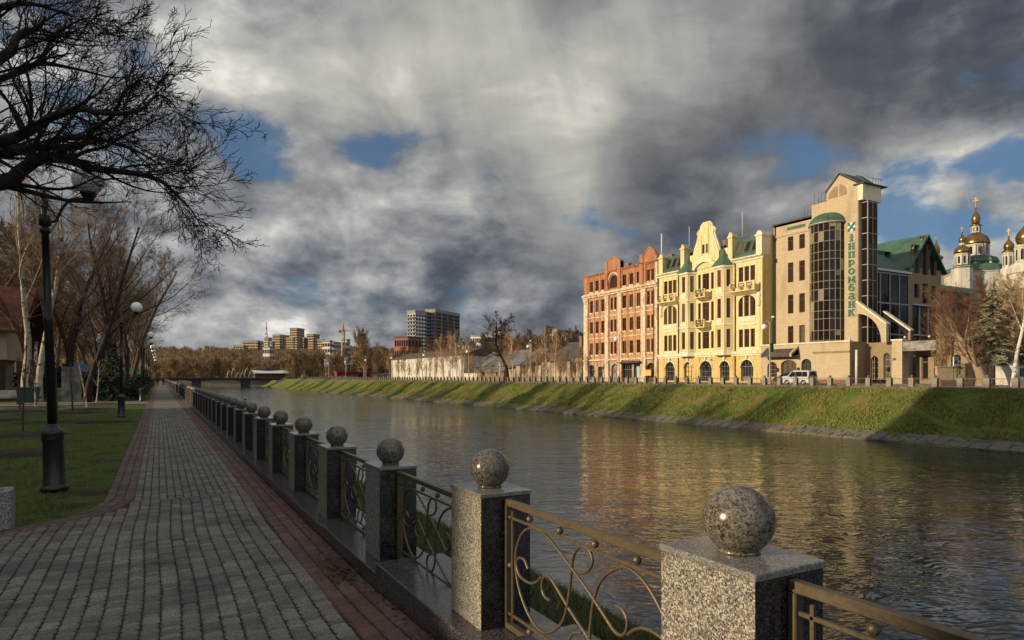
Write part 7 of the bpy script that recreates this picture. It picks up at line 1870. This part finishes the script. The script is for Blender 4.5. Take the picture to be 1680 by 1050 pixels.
block('white modern house block right of the crane mast', 562, 574, 559, 535, 10, 32, 6, 3, 2, M['far_white'], None, 1.5, frac=.6)
block('long white house low beside the billboards', 527, 540, 586, 430, 10, 30, 3, 4, 2, M['far_white'], None, frac=.7)
block('pale high rise apartment tower, left of the twin towers', 668, 700, 514, 600, 20, 42, 14, 3, 4, M['far_white'], 'twin apartment towers', 3.0, frac=.42, balc=True)
block('dark brown high rise apartment tower with blue balconies, right of the twin towers', 698, 756, 512, 610, 20, 30, 14, 3, 4, mat('brown_panel', (.13, .10, .085), (.16, .13, .11), .06, .9), 'twin apartment towers', 3.0, frac=.28, balc=True)
block('red brick house of three storeys below the apartment towers', 647, 692, 554, 430, 20, 36, 3, 6, 4, M['far_brick'], None, 1.0, frac=.5)
block('long low white house right of the blue roof', 772, 795, 552, 420, 20, 36, 3, 5, 1, M['far_white'], None, frac=.75)
block('white long house of three storeys behind the dark twisted tree', 792, 830, 551, 425, 20, 30, 3, 4, 5, M['far_white'], None, frac=.4)
block('small white roof house above the long white house', 810, 830, 543, 450, 20, 36, 1, 3, 2, M['far_white'], None, frac=.7)
block('pale house among trees on the right hill', 902, 925, 545, 330, 10, 36, 2, 3, 3, M['far_white'], None, 1.5, frac=.5)
block('grey roofed house on the right hill beside the red house', 925, 952, 552, 300, 10, 36, 2, 4, 3, M['far_grey'], None, 1.5, frac=.5)
# blue pyramid roof
c = at(766, HZ, 380); z = ZF + land(c.x, c.y)
t = thing('blue_roof_house', 'small house with a bright blue pyramid roof below the apartment towers', 'building', (c.x, c.y, z)); kk = 380/FPX
MB().box(c.x-4, c.x+4, c.y-4, c.y+4, z-3, H+(HZ-565)*kk).build('wall', M['far_white'], t)
rf = MB(); rf.lathe([(6.6, H+(HZ-565)*kk), (2.5, H+(HZ-558)*kk), (.4, H+(HZ-554)*kk)], c.x, c.y, 4, False, PI/4); rf.build('roof', mat('blue_roof', (.03, .14, .27), None, rough=.5), t)
# spire house on the right hill
c = at(939, HZ, 340); z = ZF + land(c.x, c.y); kk = 340/FPX
t = thing('spire_house', 'dark roofed house with a little spire on the right skyline', 'building', (c.x, c.y, z))
MB().box(c.x-5, c.x+5, c.y-4, c.y+4, z-3, H+(HZ-550)*kk).build('wall', M['far_grey'], t)
rf = MB(); rf.prism([(c.x-6, H+(HZ-550)*kk), (c.x, H+(HZ-543)*kk), (c.x+6, H+(HZ-550)*kk)], 'y', c.y-4.5, c.y+4.5); rf.build('roof', M['dark_roof'], t)
rf = MB(); rf.lathe([(1.0, H+(HZ-546)*kk), (.8, H+(HZ-541)*kk), (.05, H+(HZ-533)*kk)], c.x, c.y-3, 8, False); rf.build('spire', M['dark_roof'], t)
# striped mast
c = at(437, HZ, 870); kk = 870/FPX; z = H+(HZ-559)*kk
t = thing('radio_mast', 'thin red and white striped lattice mast on the hilltop', 'mast', (c.x, c.y, z))
mr = mat('mast_red', (.4, .05, .04), None, rough=.7)
for k in range(7):
    z0, z1 = z + k*(H+(HZ-528)*kk-z)/7, z + (k+1)*(H+(HZ-528)*kk-z)/7; r0 = 1.5-k*.2; q = MB()
    for (sx, sy) in ((-1, -1), (1, -1), (1, 1), (-1, 1)): q.tube([(c.x+sx*r0, c.y+sy*r0, z0), (c.x+sx*(r0-.2), c.y+sy*(r0-.2), z1)], .28, 4, True, False)
    q.tube([(c.x-r0, c.y-r0, z0), (c.x+r0-.2, c.y-r0, z1)], .2, 4); q.tube([(c.x+r0, c.y-r0, z0), (c.x-r0+.2, c.y-r0, z1)], .2, 4)
    q.build('mast_section', (mr, M['far_white'])[k % 2], t)
# tower crane
c = at(563, HZ, 500); kk = 500/FPX; zg = ZF + land(c.x, c.y); zt = H+(HZ-543)*kk
t = thing('tower_crane', 'pale yellow tower crane with its jib reaching right', 'crane', (c.x, c.y, zg)); mc = mat('crane_yellow', (.42, .33, .2), None, rough=.6)
q = MB()
for (sx, sy) in ((-1, -1), (1, -1), (1, 1), (-1, 1)): q.tube([(c.x+sx*1.0, c.y+sy*1.0, zg-2), (c.x+sx*1.0, c.y+sy*1.0, zt)], .25, 4, True, False)
nn = 16
for k in range(nn):
    z0, z1 = zg+(zt-zg)*k/nn, zg+(zt-zg)*(k+1)/nn; s = 1 if k % 2 else -1
    q.tube([(c.x-s, c.y-1, z0), (c.x+s, c.y-1, z1)], .18, 4, True, False); q.tube([(c.x-1, c.y-s, z0), (c.x-1, c.y+s, z1)], .18, 4, True, False)
q.build('tower', mc, t)
q = MB(); q.lathe([(1.3, zt), (1.0, zt+3), (.15, H+(HZ-529)*kk)], c.x, c.y, 4, False, PI/4); q.build('peak', mc, t)
R = Vector((C_, -S_, 0)); zj = H+(HZ-542.5)*kk
q = MB(); cc = Vector((c.x, c.y, zj))
for off in (-.4, .4): q.tube([cc - R*2.4 + Vector((0, 0, off)), cc + R*20.5 + Vector((0, 0, off*.5 - .3))], .2, 4, True, False)
for k in range(14): q.tube([cc + R*(1.4*k) + Vector((0, 0, -.4)), cc + R*(1.4*k+.7) + Vector((0, 0, .35))], .13, 4, True, False)
q.build('jib', mc, t)
q = MB(); q.tube([Vector((c.x, c.y, H+(HZ-530)*kk)), cc + R*13], .1, 4, True, False); q.tube([Vector((c.x, c.y, H+(HZ-530)*kk)), cc - R*2.3], .1, 4, True, False); q.build('tie_rod', mc, t)
a_ = cc - R*2.6; MB().box(a_.x-1.1, a_.x+1.1, a_.y-1, a_.y+1, zj-1.4, zj+.3).build('counterweight', M['far_grey'], t)
# billboards, kiosk, pavilion, sculpture
def billboard(lab, u, v0, v1, w, D, cols):
    c = at(u, HZ, D); kk = D/FPX; z0, z1 = H+(HZ-v1)*kk, H+(HZ-v0)*kk
    t = thing('billboard', lab, 'billboard', (c.x, c.y, ZF), 'billboards by the far street'); hw = w*kk/2
    MB().box(c.x-hw, c.x+hw, c.y-.3, c.y+.3, z0, z1).build('panel', M['far_white'], t)
    for k in range(cols): MB().box(c.x-hw+2*hw*(k+.3)/cols, c.x-hw+2*hw*(k+.55)/cols, c.y-.34, c.y-.302, z0+.3, z1-.3).build('poster_strip', M['green_cloth'] if k % 2 else M['far_grey'], t)
    for s in (-.55, .55): MB().box(c.x+s*hw-.25, c.x+s*hw+.25, c.y-.2, c.y+.2, ZF-1, z0).build('leg', M['far_grey'], t)
billboard('white billboard on two legs by the red kiosk', 572, 585, 598, 12, 330, 3); billboard('white billboard among the trees left of the other', 538, 589, 601, 10, 380, 3)
c = at(592, HZ, 325)
t = thing('red_kiosk', 'long dark red kiosk behind the fence near the billboard', 'kiosk', (c.x, c.y, ZF)); mk = mat('kiosk_red', (.20, .02, .015), (.26, .03, .02), .3, .6)
MB().box(c.x-12, c.x+5, c.y, c.y+5, ZF-.5, 4.2).build('wall', mk, t); MB().box(c.x-12.5, c.x+5.5, c.y-1.2, c.y+5.4, 4.2, 4.7).build('roof', mk, t)
for k in range(5): MB().box(c.x-11+k*3.2, c.x-9+k*3.2, c.y-.06, c.y-.002, 1.4, 3.4).build('window', M['glass_dark'], t)
c = at(452, HZ, 405)
t = thing('white_pavilion', 'long low pavilion with a pale slatted roof beyond the bridge', 'pavilion', (c.x, c.y, ZF))
MB().prism([(c.y-4, 4.5), (c.y+5, 6.2), (c.y+5, 5.8), (c.y-4, 4.1)], 'x', c.x-13, c.x+9).build('roof', M['far_white'], t)
MB().box(c.x-12, c.x+8, c.y+1, c.y+4, -1, 4.4).build('wall', M['rust'], t)
for k in range(7): MB().box(c.x-12.5+k*3.5, c.x-12.2+k*3.5, c.y-3.5, c.y-3.2, -1, 4.3).build('post', M['dark_wood'], t)
c = at(433, HZ, 412)
t = thing('brown_pavilion', 'dark brown tent roofed pavilion left of the pale roof', 'pavilion', (c.x, c.y, ZF))
rf = MB(); rf.lathe([(8.5, 6.5), (7.5, 7.4), (.5, 9.6)], c.x, c.y, 8, False); rf.build('roof', M['dark_wood'], t); MB().lathe([(6, 0), (6, 6.6)], c.x, c.y, 8, False).build('wall', M['rust'], t)
c = at(398, HZ, 402)
t = thing('white_sculpture', 'white curling sculptures in a row on the bank beyond the bridge', 'sculpture', (c.x, c.y, ZF))
for k in range(7):
    q = MB(); x = c.x-8+k*2.5; hh = 6.2+1.8*sin(k*1.9)
    q.tube([(x-.6, c.y, 0), (x-.9, c.y, hh*.4), (x-.2, c.y, hh*.8), (x+.7, c.y, hh), (x+1.1, c.y, hh*.78), (x+.6, c.y, hh*.62)], [.32, .3, .26, .2, .16, .1], 6); q.build('curl', M['far_white'], t)
# the lit slope seen under the bridge
struct(sheet('upstream_bank', [[(x, y, z) for x, z in ((-20, .6), (0, .2), (12, -.9), (30, -1.2), (50, -.9), (62, .4))] if k else [(x, 424, -4.2) for x in (-20, 0, 12, 30, 50, 62)] for k, y in enumerate((424, 432, 470))], mat('dry_grass', (.22, .15, .07), (.15, .10, .05), .4, .95)))
# ---------------- unseen houses added west of the park, placed and gapped to shade the walk
def PXr(a, d, z): return (-45 - d, a, z)
def shade_house(lab, ya, yb, hh, nw, stepy=None):
    t = thing('shade_apartment_house', lab, 'building', (-52, (ya+yb)/2, 0))
    wo = [(ya+1.2+k*3.6, ya+2.7+k*3.6, 2+j*3.2, 3.7+j*3.2) for k in range(nw) for j in range(min(8, int((hh-3)/3.2)))]
    w = MB(); wall(w, PXr, ya, yb, -.2, hh, wo, .3)
    w.box(-48, -45.35, ya, ya+.05, -.2, hh); w.box(-48, -45.35, yb-.05, yb, -.2, hh)
    a, b = (ya+5, yb) if stepy == 'a' else (ya, yb-5)
    w.box(-58, -48.02, a, a+.05, -.2, hh); w.box(-58, -48.02, b-.05, b, -.2, hh); w.box(-58, -57.9, a+.06, b-.06, -.2, hh); w.box(-48.1, -48.02, ya+.06, yb-.06, -.2, hh)
    w.build('wall', M['bank_brown'], t)
    for o in wo: window(t, PXr, o, M['win_grey'], M['glass_dark'], 'cas')
    r_ = MB(); r_.box(-48.3, -44.6, ya-.02, yb+.02, hh+.02, hh+.4); r_.box(-58.3, -48.32, a-.02, b+.02, hh+.02, hh+.4); r_.build('roof', M['old_roof'], t)
shade_house('brick apartment house added out of view to the left to shade the walk', 11.75, 50.0, 27.5, 10, 'a')
shade_house('brick apartment house added out of view behind the viewer to cast shade', -40, 8.6, 26, 12, 'b')
t = thing('shade_wall', 'wall added out of view west of the park to shade the paving', 'wall', (-14, 4, 0))
MB().box(-14.4, -14.0, -6, 10, -.2, 4.12).build('panel', M['concrete'], t)  # added out of view: blocks low sun from the paving, not the posts
